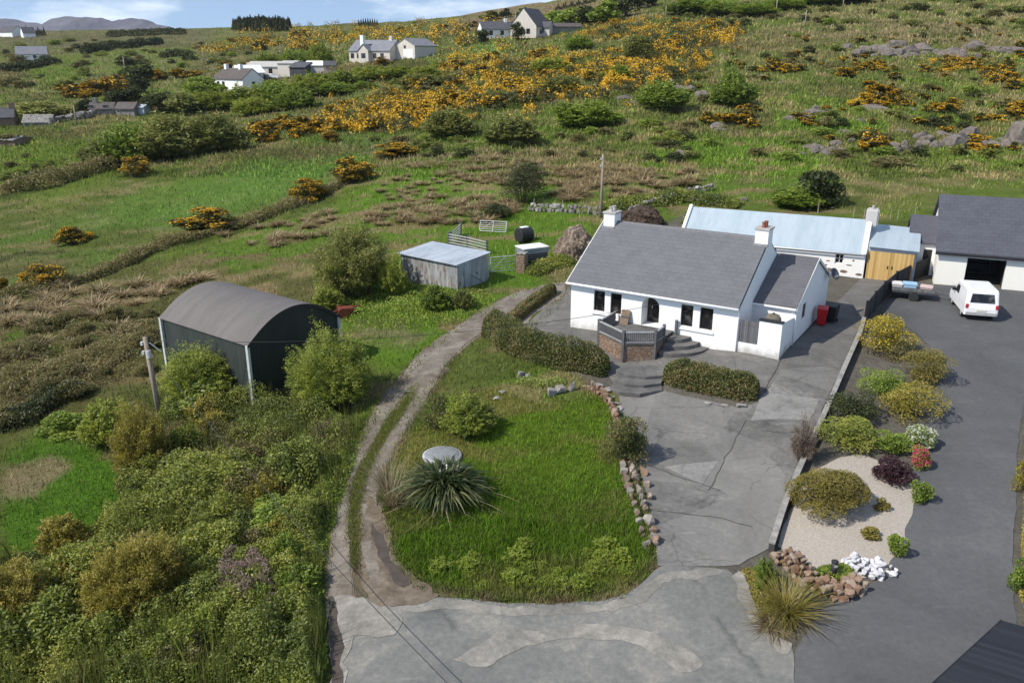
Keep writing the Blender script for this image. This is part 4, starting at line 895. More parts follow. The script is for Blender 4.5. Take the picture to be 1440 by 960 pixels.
for x, y in ((-.3,-.42), (-.3,.42)): MB().tube([(x, y-.05, .32), (x, y+.05, .32)], .34, 16).build('wheel', M_RUST, fm)
# ------------------------------------------------------------------ wheelie bins
def bin_(label, P, rz, mat):
    o = thing('wheelie_bin', label, 'bin', P, rz)
    MB().hexa([(-.22,-.25,.06), (.22,-.25,.06), (.22,.22,.06), (-.22,.22,.06), (-.29,-.36,.98), (.29,-.36,.98), (.29,.34,.98), (-.29,.34,.98)]).build('body', mat, o, bevel=.02)
    MB().hexa([(-.31,-.40,.985), (.31,-.40,.985), (.31,.38,.985), (-.31,.38,.985), (-.28,-.36,1.05), (.28,-.36,1.05), (.28,.34,1.09), (-.28,.34,1.09)]).build('lid', mat, o, bevel=.015)
    MB().tube([(-.28, .42, .97), (.28, .42, .97)], .022, 8).build('handle', M_BLKPL, o)
    for x in (-.25, .25): MB().tube([(x-.03, .26, .1), (x+.03, .26, .1)], .1, 14).build('wheel', M_RUBBER, o)
    return o
b1 = HW(12.75, 7.1); b1.z = H1(b1.x, b1.y)+.03; rb = bin_('red wheelie bin standing against the shaded annex wall', b1, HA+R(8), M_RED)
MB().box(-.12, .10, -.345, -.335, .55, .78).build('sticker', plain('pale_sticker', (.5,.42,.42), (.6,.52,.52)), rb).rotation_euler = (R(-6.5), 0, 0)
b2 = HW(13.15, 7.95); b2.z = H1(b2.x, b2.y)+.03; bin_('black wheelie bin tucked behind the red one', b2, HA+R(-6), M_BLKPL)
# ------------------------------------------------------------------ boundary wall and charcoal fence
def wall_line(name, label, line, w, h, mat, capm=None, cat='wall', drop=.6):
    P = [Gp(*p) for p in catmull(line, 4)]; o = thing(name, label, cat, P[0]); m = MB(); cp = MB()
    for a, b in zip(P, P[1:]):
        a = a-P[0]; b = b-P[0]; d = (b-a).normalized(); n = Vector((-d.y, d.x, 0))*w/2; u = lambda z: Vector((0, 0, z))
        m.hexa([a-n-u(drop), b-n-u(drop), b+n-u(drop), a+n-u(drop), a-n+u(h), b-n+u(h), b+n+u(h), a+n+u(h)])
        k = n*1.12; cp.hexa([a-k+u(h+.004), b-k+u(h+.004), b+k+u(h+.004), a+k+u(h+.004), a-k+u(h+.07), b-k+u(h+.07), b+k+u(h+.07), a+k+u(h+.07)])
    m.build('wall', mat, o)
    if capm: cp.build('coping', capm, o)
    return o
wall_line('boundary_wall', 'long low concrete boundary wall along the right side of the drive', [(1084,776),(1105,712),(1132,648),(1162,582),(1187,524),(1207,478),(1214,455)], .2, .34, M_BOUNDSHADE, M_BOUND)
def panel_fence(label, pts, h):
    P = [Gp(*p) for p in pts]; o = thing('panel_fence', label, 'fence', P[0])
    for a, b in zip(P, P[1:]):
        d = (b-a); a = a-P[0]; b = b-P[0]; n = Vector((-d.y, d.x, 0)).normalized()*.025; u = lambda z: Vector((0, 0, z))
        MB().hexa([a-n+u(.02), b-n+u(.02), b+n+u(.02), a+n+u(.02), a-n+u(h), b-n+u(h), b+n+u(h), a+n+u(h)]).build('panel', M_DKFENCE, o)
    for p in P: q = p-P[0]; MB().box(q.x-.06, q.x+.06, q.y-.06, q.y+.06, q.z-.2, q.z+h+.08).build('post', M_BLACK, o)
    return o
panel_fence('charcoal board fence between the side drive and the neighbour yard', [(1216,453),(1228,438),(1241,423),(1258,408),(1278,397),(1300,387)], 1.25)
# ------------------------------------------------------------------ neighbour house
NO = onz(1352, 405, .4); NA_ = math.atan2(-.39, .92)
nh = thing('neighbour_house', 'white bungalow with dark slate roof and open garage at the right edge', 'house', (NO[0], NO[1], 0), NA_)
m = MB(); facade(m, -1.75, 9, -.2, 2.95, [(.05, 2.35, .2, 2.5), (4.6, 6.0, 1.2, 2.3)], 0, .25)
for x in (-1.75, 9): m.bm.faces.new([m.bm.verts.new(p) for p in ((x,0,-.2), (x,8.6,-.2), (x,8.6,2.95), (x,4.3,5.88), (x,0,2.95))])
m.build('wall', render_white('neighbour_render', (.78,.76,.70), (.45,.42,.36), .4, .25), nh)
r = MB(); gable_roof(r, -1.95, 9.2, 0, 8.6, 2.97, 5.9, .3, .1); r.build('roof', M_SLATE2, nh)
MB().box(-1.95, 9.2, -.33, -.29, 2.62, 2.8).build('fascia', M_BLACK, nh)
gr = MB(); gr.box(.05, 2.35, 4.0, 4.05, .2, 2.5); gr.box(.0, .045, .26, 4, .2, 2.5).box(2.355, 2.4, .26, 4, .2, 2.5).box(0, 2.4, .26, 4, 2.51, 2.55); gr.build('garage_interior', plain('garage_dark', (.035,.035,.037), (.06,.06,.062), 3), nh)
gd = MB().box(.05, 2.35, .26, 2.3, 2.44, 2.49).build('garage_door', M_GREYPAINT, nh)
window(nh, 4.6, 6.0, 1.2, 2.3, .15, frame=M_WPAINT)
m = MB(); m.quad((-3.4, 2.2, -.2), (-1.75, 2.2, -.2), (-1.75, 2.2, 2.9), (-3.4, 2.2, 2.9)); m.bm.faces.new([m.bm.verts.new(p) for p in ((-3.4,2.2,-.2), (-3.4,7,-.2), (-3.4,7,2.9), (-3.4,4.6,4.3), (-3.4,2.2,2.9))])
wg = m.build('side_wing', M_WHITE, nh); r = MB(); gable_roof(r, -3.55, -1.76, 2.2, 7, 2.92, 4.32, .2, .08); r.build('wing_roof', M_SLATE2, wg)
MB().box(-2.5, -1.95, 2.19, 2.25, .5, 2.4).build('side_door', M_BLACK, nh)
sp_ = thing('garage_shelf', 'shelf of dim boxes standing inside the open garage', 'shelf', (NO[0], NO[1], .25), NA_)
for k in range(3): MB().box(.4, 1.9, 3.4, 3.9, .5+.6*k, .55+.6*k).build('shelf_board', M_GREYPAINT, sp_)
MB().box(.4, .45, 3.4, 3.9, 0, 2).box(1.85, 1.9, 3.4, 3.9, 0, 2).build('upright', M_GREYPAINT, sp_)
# ------------------------------------------------------------------ small white van
def van(name, label, cat, P, rz, paint, L=4.1, W=1.8, Hh=1.85, group=None, boxy=True, detail=True):
    o = thing(name, label, cat, P, rz, group)
    prof = [(-L/2,.35), (-L/2,.75), (-L/2+.06,1.05), (-L/2+.22,Hh-.08), (-L/2+.4,Hh), (L*.12,Hh), (L*.27,1.12), (L/2-.12,.92), (L/2,.72), (L/2,.35)] if boxy else [(-L/2,.3), (-L/2,.8), (-L/2+.5,.95), (-L/2+1.1,Hh-.03), (-L/2+1.4,Hh), (.25,Hh), (L*.24,.95), (L/2-.15,.8), (L/2,.65), (L/2,.3)]
    m = MB(); n = len(prof); rings = []
    for y in (-W/2, -W/2+.1, W/2-.1, W/2):
        e = abs(y) > W/2-.05; rings.append([m.bm.verts.new((x*(.985 if e else 1), y*(1-.09*max(0, z-.95)), z-(.04 if e and z > .9 else 0))) for x, z in prof])
    for a, b in zip(rings, rings[1:]):
        for k in range(n): m.bm.faces.new([a[k], a[(k+1) % n], b[(k+1) % n], b[k]])
    m.bm.faces.new(rings[0]); m.bm.faces.new(rings[-1][::-1])
    m.build('body', paint, o, bevel=.02)
    if not detail: 
        for x in (-L*.3, L*.3):
            for y in (-W/2+.08, W/2-.08): MB().tube([(x, y-.1, .3), (x, y+.1, .3)], .3, 12).build('wheel', M_RUBBER, o)
        return o
    MB().hexa([(-L/2+.045,-.66,1.12), (-L/2+.045,.66,1.12), (-L/2+.09,.66,1.12), (-L/2+.09,-.66,1.12), (-L/2+.165,-.58,1.62), (-L/2+.165,.58,1.62), (-L/2+.21,.58,1.62), (-L/2+.21,-.58,1.62)]).build('rear_window', M_GLASS, o)
    MB().hexa([(L*.265+.02,-.72,1.13), (L*.265+.02,.72,1.13), (L*.265-.06,.72,1.13), (L*.265-.06,-.72,1.13), (L*.125+.03,-.62,Hh-.06), (L*.125+.03,.62,Hh-.06), (L*.125-.05,.62,Hh-.06), (L*.125-.05,-.62,Hh-.06)]).build('windscreen', M_GLASS, o)
    for s in (-1, 1):
        MB().hexa([(-.1,s*.885,1.1), (.95,s*.885,1.1), (.95,s*.86,1.1), (-.1,s*.86,1.1), (-.05,s*.85,1.6), (.5,s*.85,1.6), (.5,s*.82,1.6), (-.05,s*.82,1.6)]).build('side_window', M_GLASS, o)
        MB().box(-L/2-.02, -L/2+.05, s*.8-.07, s*.8+.07, .78, 1.02).build('tail_light', M_RED, o); MB().box(L/2-.1, L/2-.0, s*.62-.14, s*.62+.14, .68, .8).build('headlight', M_STEEL, o)
        MB().box(.75, .9, s*.98-.09, s*.98+.09, 1.1, 1.26).build('wing_mirror', M_BLKPL, o)
        for x in (-L*.3, L*.31):
            w_ = MB().tube([(x, s*(W/2-.14)-.1, .31), (x, s*(W/2-.14)+.12, .31)], .31, 20).build('wheel', M_RUBBER, o); MB().tube([(x, s*(W/2-.02)-.03, .31), (x, s*(W/2-.02)+.005, .31)], .17, 14).build('rim', M_STEEL, w_)
    MB().box(-L/2-.06, -L/2+.02, -.82, .82, .36, .56).build('rear_bumper', plain('bumper_grey', (.30,.30,.30), (.38,.38,.38)), o, bevel=.02)
    MB().box(-L/2-.035, -L/2-.005, -.26, .26, .62, .73).build('number_plate', plain('plate_pale', (.6,.58,.5), (.66,.64,.56)), o)
    return o
M_CARW = plain('white_car_paint', (.72,.72,.72), (.78,.78,.78), 2, .25, 0, 0, .5)
vp = Gp(1374, 452); van('small_van', 'small white van parked facing the open garage', 'van', (vp.x+.65, vp.y+1.9, vp.z+.03), R(74), M_CARW)
fp = Gp(1292, 425); ft = thing('flat_trailer', 'low grey flat trailer with pale clutter and a blue tub', 'trailer', (fp.x, fp.y+.9, fp.z), NA_)
MB().box(-1.3, 1.2, -.7, .7, .5, .62).build('bed', M_GREYPAINT, ft, bevel=.02); MB().box(-1.3, 1.2, -.74, -.705, .62, .85).box(-1.3, 1.2, .705, .74, .62, .85).build('side_board', M_GREYWOOD, ft)
for y in (-.78, .78): MB().tube([(0, y-.08, .3), (0, y+.08, .3)], .3, 16).build('wheel', M_RUBBER, ft)
MB().tube([(1.2,0,.55), (2.2,.1,.4)], .05, 6).build('drawbar', M_GREYPAINT, ft)
def crate(name, label, P, rz, sx, sy, sz, mat, cat='box'):
    o = thing(name, label, cat, P, rz); MB().hexa([(-sx*.45,-sy*.45,0), (sx*.45,-sy*.45,0), (sx*.45,sy*.45,0), (-sx*.45,sy*.45,0), (-sx/2,-sy/2,sz), (sx/2,-sy/2,sz), (sx/2,sy/2,sz), (-sx/2,sy/2,sz)]).build('box_body', mat, o, bevel=.02); MB().box(-sx/2-.02, sx/2+.02, -sy/2-.02, sy/2+.02, sz-.05, sz+.02).build('rim', mat, o); return o
fz = fp.z+.625
crate('plastic_tub', 'pale blue plastic tub lying on the flat trailer', (fp.x-.3, fp.y+.9, fz), NA_, .8, .7, .4, plain('blue_tub', (.25,.42,.58), (.33,.50,.66)), 'tub')
crate('storage_box', 'off-white box at the near left end of the flat trailer', (fp.x-1.0, fp.y+1.2, fz), NA_+.1, .6, .8, .35, plain('offwhite_box', (.55,.52,.5), (.66,.62,.6)))
crate('storage_box', 'pinkish box at the right end of the flat trailer', (fp.x+.6, fp.y+.5, fz), NA_-.1, .7, .7, .3, plain('pink_box', (.5,.36,.34), (.58,.44,.42)))
# dark board roof in the bottom right corner
rp = Gp(1400, 915)
rsd = thing('garden_shed', 'black boarded shed roof cutting the bottom right corner', 'shed', (rp.x, rp.y, rp.z), 0)
cs_ = [onz(1336, 940, rp.z+2.0), onz(1436, 848, rp.z+2.0)]
d0 = Vector(cs_[1])-Vector(cs_[0]); d0.z = 0; d0.normalize(); n0 = Vector((d0.y, -d0.x, 0))
A = Vector(cs_[0])-d0*1.6-Vector(rp); 
M_SHROOF = planks('black_boards', (.014,.016,.022), (.026,.029,.037), .16)
rsd.rotation_euler = (0, 0, math.atan2(d0.y, d0.x)); rsd.location = Vector(rp)+Vector((A.x, A.y, 0)); hz = cs_[0][2]-rp.z
MB().hexa([(0,.0,hz), (4.6,.0,hz), (4.6,-3,hz+.75), (0,-3,hz+.75), (0,.0,hz+.05), (4.6,.0,hz+.05), (4.6,-3,hz+.8), (0,-3,hz+.8)]).build('roof', M_SHROOF, rsd)
MB().box(.12, 4.4, -2.9, -.15, -.6, hz-.02).build('wall', M_DKFENCE, rsd)
MB().box(-.02, 4.62, .003, .03, hz-.12, hz+.06).build('fascia', M_BLACK, rsd)
# ------------------------------------------------------------------ plant makers
def rdirs(n, g=rng):
    v = g.normal(size=(n, 3)); return v/np.linalg.norm(v, axis=1)[:, None]
def leafquads(P, D, L, W, g=rng):
    """diamond leaves at P along D"""
    n = len(P); D = D/np.maximum(np.linalg.norm(D, axis=1), 1e-6)[:, None]
    S = np.cross(D, rdirs(n, g)*.8+np.array([-.25, -.15, .75])); S /= np.maximum(np.linalg.norm(S, axis=1), 1e-6)[:, None]
    L = np.broadcast_to(L, n)[:, None]; W = np.broadcast_to(W, n)[:, None]
    V = np.stack([P-D*L*.5, P+S*W*.5-D*L*.05, P+D*L*.5, P-S*W*.5-D*L*.05], 1)
    return V.reshape(-1, 3)
def leafmesh(name, Vs, mats):
    """Vs: list of vertex arrays (4 per leaf), one material each"""
    V = np.concatenate(Vs); n = len(V)//4
    fm = np.concatenate([np.full(len(v)//4, i) for i, v in enumerate(Vs)])
    return npmesh(name, V, np.arange(n*4), np.full(n, 4), mats, fm)
def lobes(seed, nl, r0=.15, r1=.27, flat=1.0):
    g = np.random.default_rng(seed); out = []
    while len(out) < nl:
        r = g.uniform(r0, r1); c = np.array([g.uniform(-.5+r*.8, .5-r*.8), g.uniform(-.5+r*.8, .5-r*.8), g.uniform(r*.5, 1-r)])
        if (c[0]**2+c[1]**2)/.2+(c[2]/(1-r*.6))**2*flat < 1.0: out.append((c, r))
    return out
def crown(seed, nl, n, L, W, r0=.15, r1=.27, jag=.3, up=.15, lop=None):
    """unit crown: 1 wide, 1 high, leaves through the outer part of lumpy clusters"""
    g = np.random.default_rng(seed); lb = lop or lobes(seed, nl, r0, r1)
    wts = np.array([r*r for _, r in lb]); k = g.choice(len(lb), n, p=wts/wts.sum())
    C = np.array([c for c, _ in lb])[k]; Rr = np.array([r for _, r in lb])[k]
    d = rdirs(n, g); d[:, 2] = np.abs(d[:, 2])*np.where(g.random(n) < .8, 1, -1)
    P = C+d*(Rr*(1-jag+jag*1.35*g.random(n)**.6))[:, None]
    P[:, 2] = np.maximum(P[:, 2], .01+.03*g.random(n))
    D = d*.5+rdirs(n, g)*.9; D[:, 2] += up
    return leafquads(P, D, L*g.uniform(.6, 1.3, n), W*g.uniform(.7, 1.2, n), g)
def spray(seed, ns, lps, L, W, base=.16, low=.15, pol=82, scat=.035, t0=.3, zs=1.0, tall=0):
    """unit bush of many upright, arching, leafy shoots"""
    g = np.random.default_rng(seed); Vs = []; stems = []
    az = g.uniform(0, 2*np.pi, ns); po = np.radians(pol)*g.random(ns)**.62
    lump = 1.05-.34*vnoise(az*1.6+seed, po*3, seed)-.26*g.random(ns)**1.5
    tip = np.stack([.5*np.sin(po)*np.cos(az)*lump, .5*np.sin(po)*np.sin(az)*lump, (low+(1-low)*np.cos(po))*lump*zs], 1)
    if tall: m = g.random(ns) < tall; tip[m, 2] *= g.uniform(1.08, 1.3, m.sum())
    b = np.stack([base*np.cos(az)*g.random(ns)*np.sin(po)**.5, base*np.sin(az)*g.random(ns)*np.sin(po)**.5, np.zeros(ns)], 1)
    c = b*.4+tip*np.array([.55, .55, .62]); c[:, 2] += .1
    t = t0+(1-t0)*g.random((ns, lps))**.8; t = t[..., None]
    P = (1-t)**2*b[:, None]+2*t*(1-t)*c[:, None]+t*t*tip[:, None]
    T = 2*(1-t)*(c-b)[:, None]+2*t*(tip-c)[:, None]
    T = T/np.linalg.norm(T, axis=2)[..., None]
    P = P+g.normal(size=P.shape)*scat*(1.15-t*.75)
    D = T*.8+rdirs(ns*lps, g).reshape(P.shape)*.75
    P = P.reshape(-1, 3); P[:, 2] = np.maximum(P[:, 2], .005)
    n = len(P)
    return leafquads(P, D.reshape(-1, 3), L*g.uniform(.6, 1.3, n), W*g.uniform(.7, 1.2, n), g), (b, c, tip)
def stemtubes(bct, k, r, mat, name, sz):
    b, c, tip = bct; m = MB(); sz = np.array(sz)
    for i in range(0, len(b), max(1, len(b)//k)):
        pts = [((1-t)**2*b[i]+2*t*(1-t)*c[i]+t*t*tip[i])*sz for t in (0, .3, .6, .85)]
        pts[0] = pts[0]-np.array([0, 0, .15])
        m.tube([tuple(map(float, p)) for p in pts], [r, r*.8, r*.55, r*.25], 5)
    me = m.build(name, mat); return me
# leaf colours
LM = {
 'willow': leafmat('willow_leaf', [(0.095, 0.128, 0.015), (0.197, 0.246, 0.026), (0.310, 0.350, 0.043), (0.403, 0.425, 0.072)]),
 'olive': leafmat('olive_leaf', [(0.120, 0.112, 0.015), (0.240, 0.207, 0.024), (0.371, 0.305, 0.038), (0.406, 0.360, 0.104)]),
 'green': leafmat('fresh_green_leaf', [(0.065, 0.106, 0.011), (0.152, 0.222, 0.021), (0.250, 0.328, 0.037), (0.348, 0.415, 0.062)]),
 'grey': leafmat('grey_green_leaf', [(0.076, 0.098, 0.017), (0.152, 0.173, 0.034), (0.240, 0.251, 0.055), (0.337, 0.328, 0.083)]),
 'dark': leafmat('dark_leaf', [(0.018, 0.026, 0.007), (0.039, 0.054, 0.012), (0.071, 0.087, 0.019), (0.110, 0.123, 0.029)]),
 'hedge': leafmat('hedge_leaf', [(0.049, 0.071, 0.012), (0.104, 0.128, 0.022), (0.171, 0.171, 0.041), (0.293, 0.201, 0.104)], contrast=.75),
 'bramble': leafmat('bramble_leaf', [(0.067, 0.094, 0.015), (0.159, 0.194, 0.025), (0.268, 0.298, 0.040), (0.400, 0.389, 0.074)], noise_scale=.45),
 'heath': leafmat('heath_leaf', [(0.076, 0.076, 0.023), (0.146, 0.134, 0.037), (0.230, 0.199, 0.067), (0.321, 0.268, 0.115)], noise_scale=.5),
 'gorse': leafmat('gorse_spine', [(0.032, 0.041, 0.007), (0.064, 0.072, 0.012), (0.107, 0.104, 0.019)]),
 'bloom': leafmat('gorse_bloom', [(0.380, 0.200, 0.006), (0.560, 0.320, 0.010), (0.680, 0.430, 0.020)], trans=.15),
 'lime': leafmat('lime_weed', [(.140,.195,.016), (.230,.290,.024), (.300,.350,.045)]),
 'twig': leafmat('dry_twig', [(0.085, 0.060, 0.042), (0.150, 0.110, 0.080), (0.215, 0.165, 0.125)], trans=.05),
 'deadbr': leafmat('dead_bramble', [(0.110, 0.070, 0.055), (0.190, 0.130, 0.105), (0.265, 0.195, 0.165)], trans=.05),
 'straw': leafmat('straw_blade', [(0.150, 0.115, 0.050), (0.240, 0.195, 0.100), (0.340, 0.290, 0.170)]),
 'rush': leafmat('rush_blade', [(0.168, 0.130, 0.058), (0.290, 0.221, 0.111), (0.411, 0.312, 0.169), (0.504, 0.396, 0.234)], noise_scale=.8),
 'rushg': leafmat('green_rush_blade', [(0.068, 0.075, 0.014), (0.125, 0.123, 0.024), (0.205, 0.174, 0.043)], noise_scale=.8),
 'flax': leafmat('flax_blade', [(.022,.036,.012), (.050,.070,.022), (.085,.110,.034), (.190,.200,.090)], noise_scale=1.2, contrast=.9, rough=.3),
 'pampas': leafmat('pampas_blade', [(0.127, 0.122, 0.011), (0.236, 0.194, 0.025), (0.330, 0.280, 0.110)]),
 'gold': leafmat('golden_leaf', [(0.133, 0.112, 0.020), (0.231, 0.193, 0.034), (0.343, 0.287, 0.063)]),
 'yellow': leafmat('yellow_bloom', [(0.420, 0.300, 0.010), (0.580, 0.430, 0.020), (0.660, 0.520, 0.050)]),
 'purple': leafmat('purple_leaf', [(0.030, 0.010, 0.014), (0.055, 0.020, 0.026), (0.085, 0.035, 0.040)]),
 'pink': leafmat('pink_bloom', [(0.450, 0.030, 0.100), (0.620, 0.055, 0.160), (0.700, 0.110, 0.220)]),
 'redb': leafmat('red_bloom', [(0.400, 0.015, 0.020), (0.550, 0.030, 0.030)]),
 'whiteb': leafmat('white_bloom', [(0.420, 0.460, 0.380), (0.580, 0.600, 0.530), (0.680, 0.690, 0.640)]),
 'lilac': leafmat('pale_bloom', [(0.500, 0.470, 0.580), (0.630, 0.600, 0.700), (0.720, 0.700, 0.780)]),
 'sprout': leafmat('pale_sycamore_leaf', [(0.131, 0.173, 0.030), (0.240, 0.299, 0.057), (0.359, 0.415, 0.099)]),
}
M_BARK = plain('bark', (.070,.055,.040), (.13,.105,.08), 5, .9, 0, .5)
def size_at(cx, top, bot, wpx, back=.45):
    P = Gp(cx, bot); w_ = wpx*mpp(P)
    Q = Vector((P.x*(1+back*w_/max(P.y, 1)), P.y+back*w_, 0)); Q.z = H1(Q.x, Q.y)
    m_ = mpp(Q); h = ((bot-top)*m_-w_*.30*back*1.2)/.95
    # solve the height so the top reaches the picture height
    for _ in range(3):
        h = max(h, .15*w_)
        _, py = proj(Q.x, Q.y+.1*w_, Q.z+h*.95); h += (py-top)*m_*.9
    return Q, w_, max(h, .2*w_)
def scatter(poly, n, seed, mind=6):
    g = np.random.default_rng(seed); pl_ = np.array(poly, float); x0, y0 = pl_.min(0); x1, y1 = pl_.max(0); out = []; tries = 0
    while len(out) < n and tries < n*60:
        tries += 1; p = (g.uniform(x0, x1), g.uniform(y0, y1))
        if poly_sd(np.array([p[0]]), np.array([p[1]]), poly)[0] > 0: continue
        if all((p[0]-o[0])**2+((p[1]-o[1])*1.7)**2 > mind**2 for o in out): out.append(p)
    return np.array(out)
PROTO = {}
def proto(key, fn):
    if key not in PROTO: PROTO[key] = fn()
    return PROTO[key]
def place(name, label, cat, me, Q, w_, h, rz=None, group=None, sink=.03, stems=None):
    o = link(bpy.data.objects.new(name, me)); o.location = (Q[0], Q[1], Q[2]-sink*h); o.scale = (w_, w_, h); o.rotation_euler = (0, 0, random.uniform(0, 6.28) if rz is None else rz)
    return tag(o, label, cat, group)
def bigbush(name, label, cat, box, kind, mat, ns=420, lps=60, L=.12, W=.035, stems=26, seed=1, group=None, back=.45, **kw):
    """a near bush with its own stems (parts: foliage, stem)"""
    Q, w_, h = size_at(*box, back=back); s = (w_+h)/2
    if kind == 'spray': V, bct = spray(seed, ns, lps, L/s, W/s, **kw)
    else:
        V = crown(seed, ns, lps, L/s, W/s, **kw); _, bct = spray(seed, 60, 2, .1, .1)
        bct = (bct[0]*.5, bct[1]*.8, bct[2]*.8)
    k_ = 1.17 if kind == 'spray' else 1.06; w_ *= k_; h *= 1.06; V = V*np.array([w_, w_, h])
    o = thing(name, label, cat, (Q.x, Q.y, Q.z-.05), 0, group)
    link(bpy.data.objects.new('foliage', leafmesh('foliage', [V], [LM[mat]])), o)
    st = stemtubes(bct, stems, max(.012, .012*s), M_BARK, 'stem', (w_, w_, h)); st.parent = o
    return o
# ------------------------------------------------------------------ near bushes on the left
bigbush('willow_bush', 'big yellow-green willow bush to the right of the dark barn', 'bush', (473,468,592,132), 'spray', 'willow', 900, 85, .11, .034, 30, 3, tall=.2)
bigbush('willow_bush', 'yellow-green willow with tall pale shoots against the front of the dark barn', 'bush', (290,492,585,120), 'spray', 'willow', 640, 80, .11, .034, 30, 5, tall=.35)
bigbush('sycamore_sapling', 'pale big-leaved sycamore sapling below the barn, right of the utility pole', 'tree', (272,538,596,78), 'crown', 'sprout', 16, 2600, .24, .18, 12, 7)
bigbush('olive_bush', 'tall olive-yellow bush just below the left utility pole', 'bush', (208,575,692,92), 'spray', 'olive', 700, 80, .10, .03, 24, 9, tall=.15)
bigbush('olive_bush', 'largest olive-yellow bush in the bottom left thicket', 'bush', (208,755,905,150), 'spray', 'olive', 1200, 90, .095, .029, 30, 11, tall=.15)
bigbush('olive_bush', 'small olive bush at the edge of the lower left grass patch', 'bush', (98,722,795,70), 'spray', 'olive', 360, 50, .12, .04, 18, 13)
bigbush('olive_bush', 'wide olive-green bush at the bottom left corner of the photo', 'bush', (28,790,935,150), 'spray', 'olive', 900, 80, .095, .03, 24, 15, tall=.2)
bigbush('olive_bush', 'yellowish bush left of the utility pole foot', 'bush', (158,560,640,90), 'spray', 'willow', 460, 50, .13, .045, 18, 17)
bigbush('green_bush', 'fresh green bush beside the dark bramble bank at the left edge', 'bush', (88,580,622,64), 'crown', 'green', 18, 5200, .13, .07, 10, 19)
bigbush('green_bush', 'dull green bush filling the thicket centre below the sycamore sapling', 'bush', (280,640,735,130), 'crown', 'bramble', 34, 12000, .12, .07, 14, 21)
bigbush('green_bush', 'low dark green bush right of the thicket centre', 'bush', (340,655,725,90), 'crown', 'heath', 24, 8000, .11, .06, 12, 23)
bigbush('green_bush', 'rounded green bush halfway along the gravel track on its left', 'bush', (398,700,760,90), 'crown', 'green', 24, 7500, .11, .065, 12, 25)
bigbush('green_bush', 'grey-green bush at the bottom between the olive bushes', 'bush', (120,850,935,90), 'crown', 'bramble', 24, 8000, .10, .06, 12, 27)
bigbush('green_bush', 'bright green nettle-like bush along the lower left verge of the track', 'bush', (420,790,860,80), 'spray', 'green', 300, 40, .10, .05, 10, 29)
# bushes round the tin shed and the field
bigbush('hawthorn_tree', 'large grey-green bush left of the tin shed', 'bush', (497,305,432,118), 'spray', 'grey', 900, 60, .16, .055, 24, 31)
bigbush('willow_bush', 'light green slender bush against the left end of the tin shed', 'bush', (556,358,424,46), 'spray', 'willow', 260, 50, .13, .045, 12, 33, tall=.2)
bigbush('green_bush', 'pale green round bush in front of the tin shed', 'bush', (612,398,444,50), 'spray', 'green', 320, 50, .12, .04, 10, 35)
bigbush('green_bush', 'small grey bush right of the pale green one before the tin shed', 'bush', (650,405,440,36), 'spray', 'grey', 200, 36, .12, .04, 8, 36)
bigbush('willow_bush', 'yellow-green bush by the barn corner and the red machine', 'bush', (462,398,446,50), 'spray', 'willow', 300, 44, .13, .045, 10, 37)
bigbush('dark_bush', 'dark evergreen thorn tree standing behind the leaning gate', 'tree', (735,226,292,64), 'crown', 'dark', 30, 9000, .16, .07, 12, 39, jag=.5)
bigbush('dark_bush', 'low dark bush at the foot of the thorn tree', 'bush', (700,288,312,44), 'crown', 'dark', 16, 3000, .16, .08, 8, 41)
# bushes along the lawn
bigbush('garden_bush', 'yellow-green bush on the lawn edge above the flax plant', 'bush', (660,548,628,86), 'spray', 'willow', 420, 50, .10, .035, 16, 43)
bigbush('garden_bush', 'small gnarled dark-leaved bush beside the track on the lawn corner', 'bush', (614,556,612,40), 'crown', 'hedge', 14, 2600, .09, .055, 8, 45)
bigbush('garden_bush', 'brownish clipped bush on the stone edging beside the drive', 'bush', (876,590,662,62), 'crown', 'hedge', 30, 13000, .085, .045, 10, 47, jag=.4)
bigbush('twiggy_bush', 'bare twiggy bush on the drive beside the boundary wall', 'bush', (1126,582,660,44), 'spray', 'twig', 260, 34, .10, .016, 20, 49, t0=.25)
# ------------------------------------------------------------------ hedges
def hedge(name, label, line, w_, h, mat, n=300, L=.09, W=.05, seed=1, cat='hedge', rough=.25, px=True, group=None, var=.5):
    """a run of foliage with real depth along a line"""
    g = np.random.default_rng(seed)
    P = np.array([Gp(*p) for p in line]) if px else np.array(line)
    seg = np.linalg.norm(np.diff(P[:, :2], axis=0), axis=1); cum = np.concatenate([[0], np.cumsum(seg)]); N = int(n*cum[-1])
    s = g.random(N)*cum[-1]; X = np.interp(s, cum, P[:, 0]); Y = np.interp(s, cum, P[:, 1])
    d = np.gradient(P[:, :2], axis=0); d /= np.linalg.norm(d, axis=1)[:, None]
    dx = np.interp(s, cum, d[:, 0]); dy = np.interp(s, cum, d[:, 1])
    a = g.uniform(-.15, np.pi+.15, N); lum = 1-var*fbm(s*.6, a*1.5, seed, 4)*1.2+var*.4
    endf = np.clip(np.minimum(s, cum[-1]-s)/(w_*.5), 0, 1)**.5
    rr = (1-rough*g.random(N)**1.2)*lum*(.45+.55*endf)
    off = np.cos(a)*w_/2*rr; z = np.abs(np.sin(a))**.7*h*rr*np.sign(np.maximum(np.sin(a), 0)+.01)
    X = X-dy*off; Y = Y+dx*off
    O_ = P[0]; V = leafquads(np.stack([X-O_[0], Y-O_[1], H(X, Y)+np.maximum(z, .02)-O_[2]], 1), np.stack([-dy*np.cos(a), dx*np.cos(a), np.sin(a)], 1)*.5+rdirs(N, g)*.8, L*g.uniform(.6, 1.3, N), W*g.uniform(.7, 1.2, N), g)
    o = link(bpy.data.objects.new(name, leafmesh(name, [V], [LM[mat]]))); o.location = tuple(map(float, O_))
    return tag(o, label, cat, group)
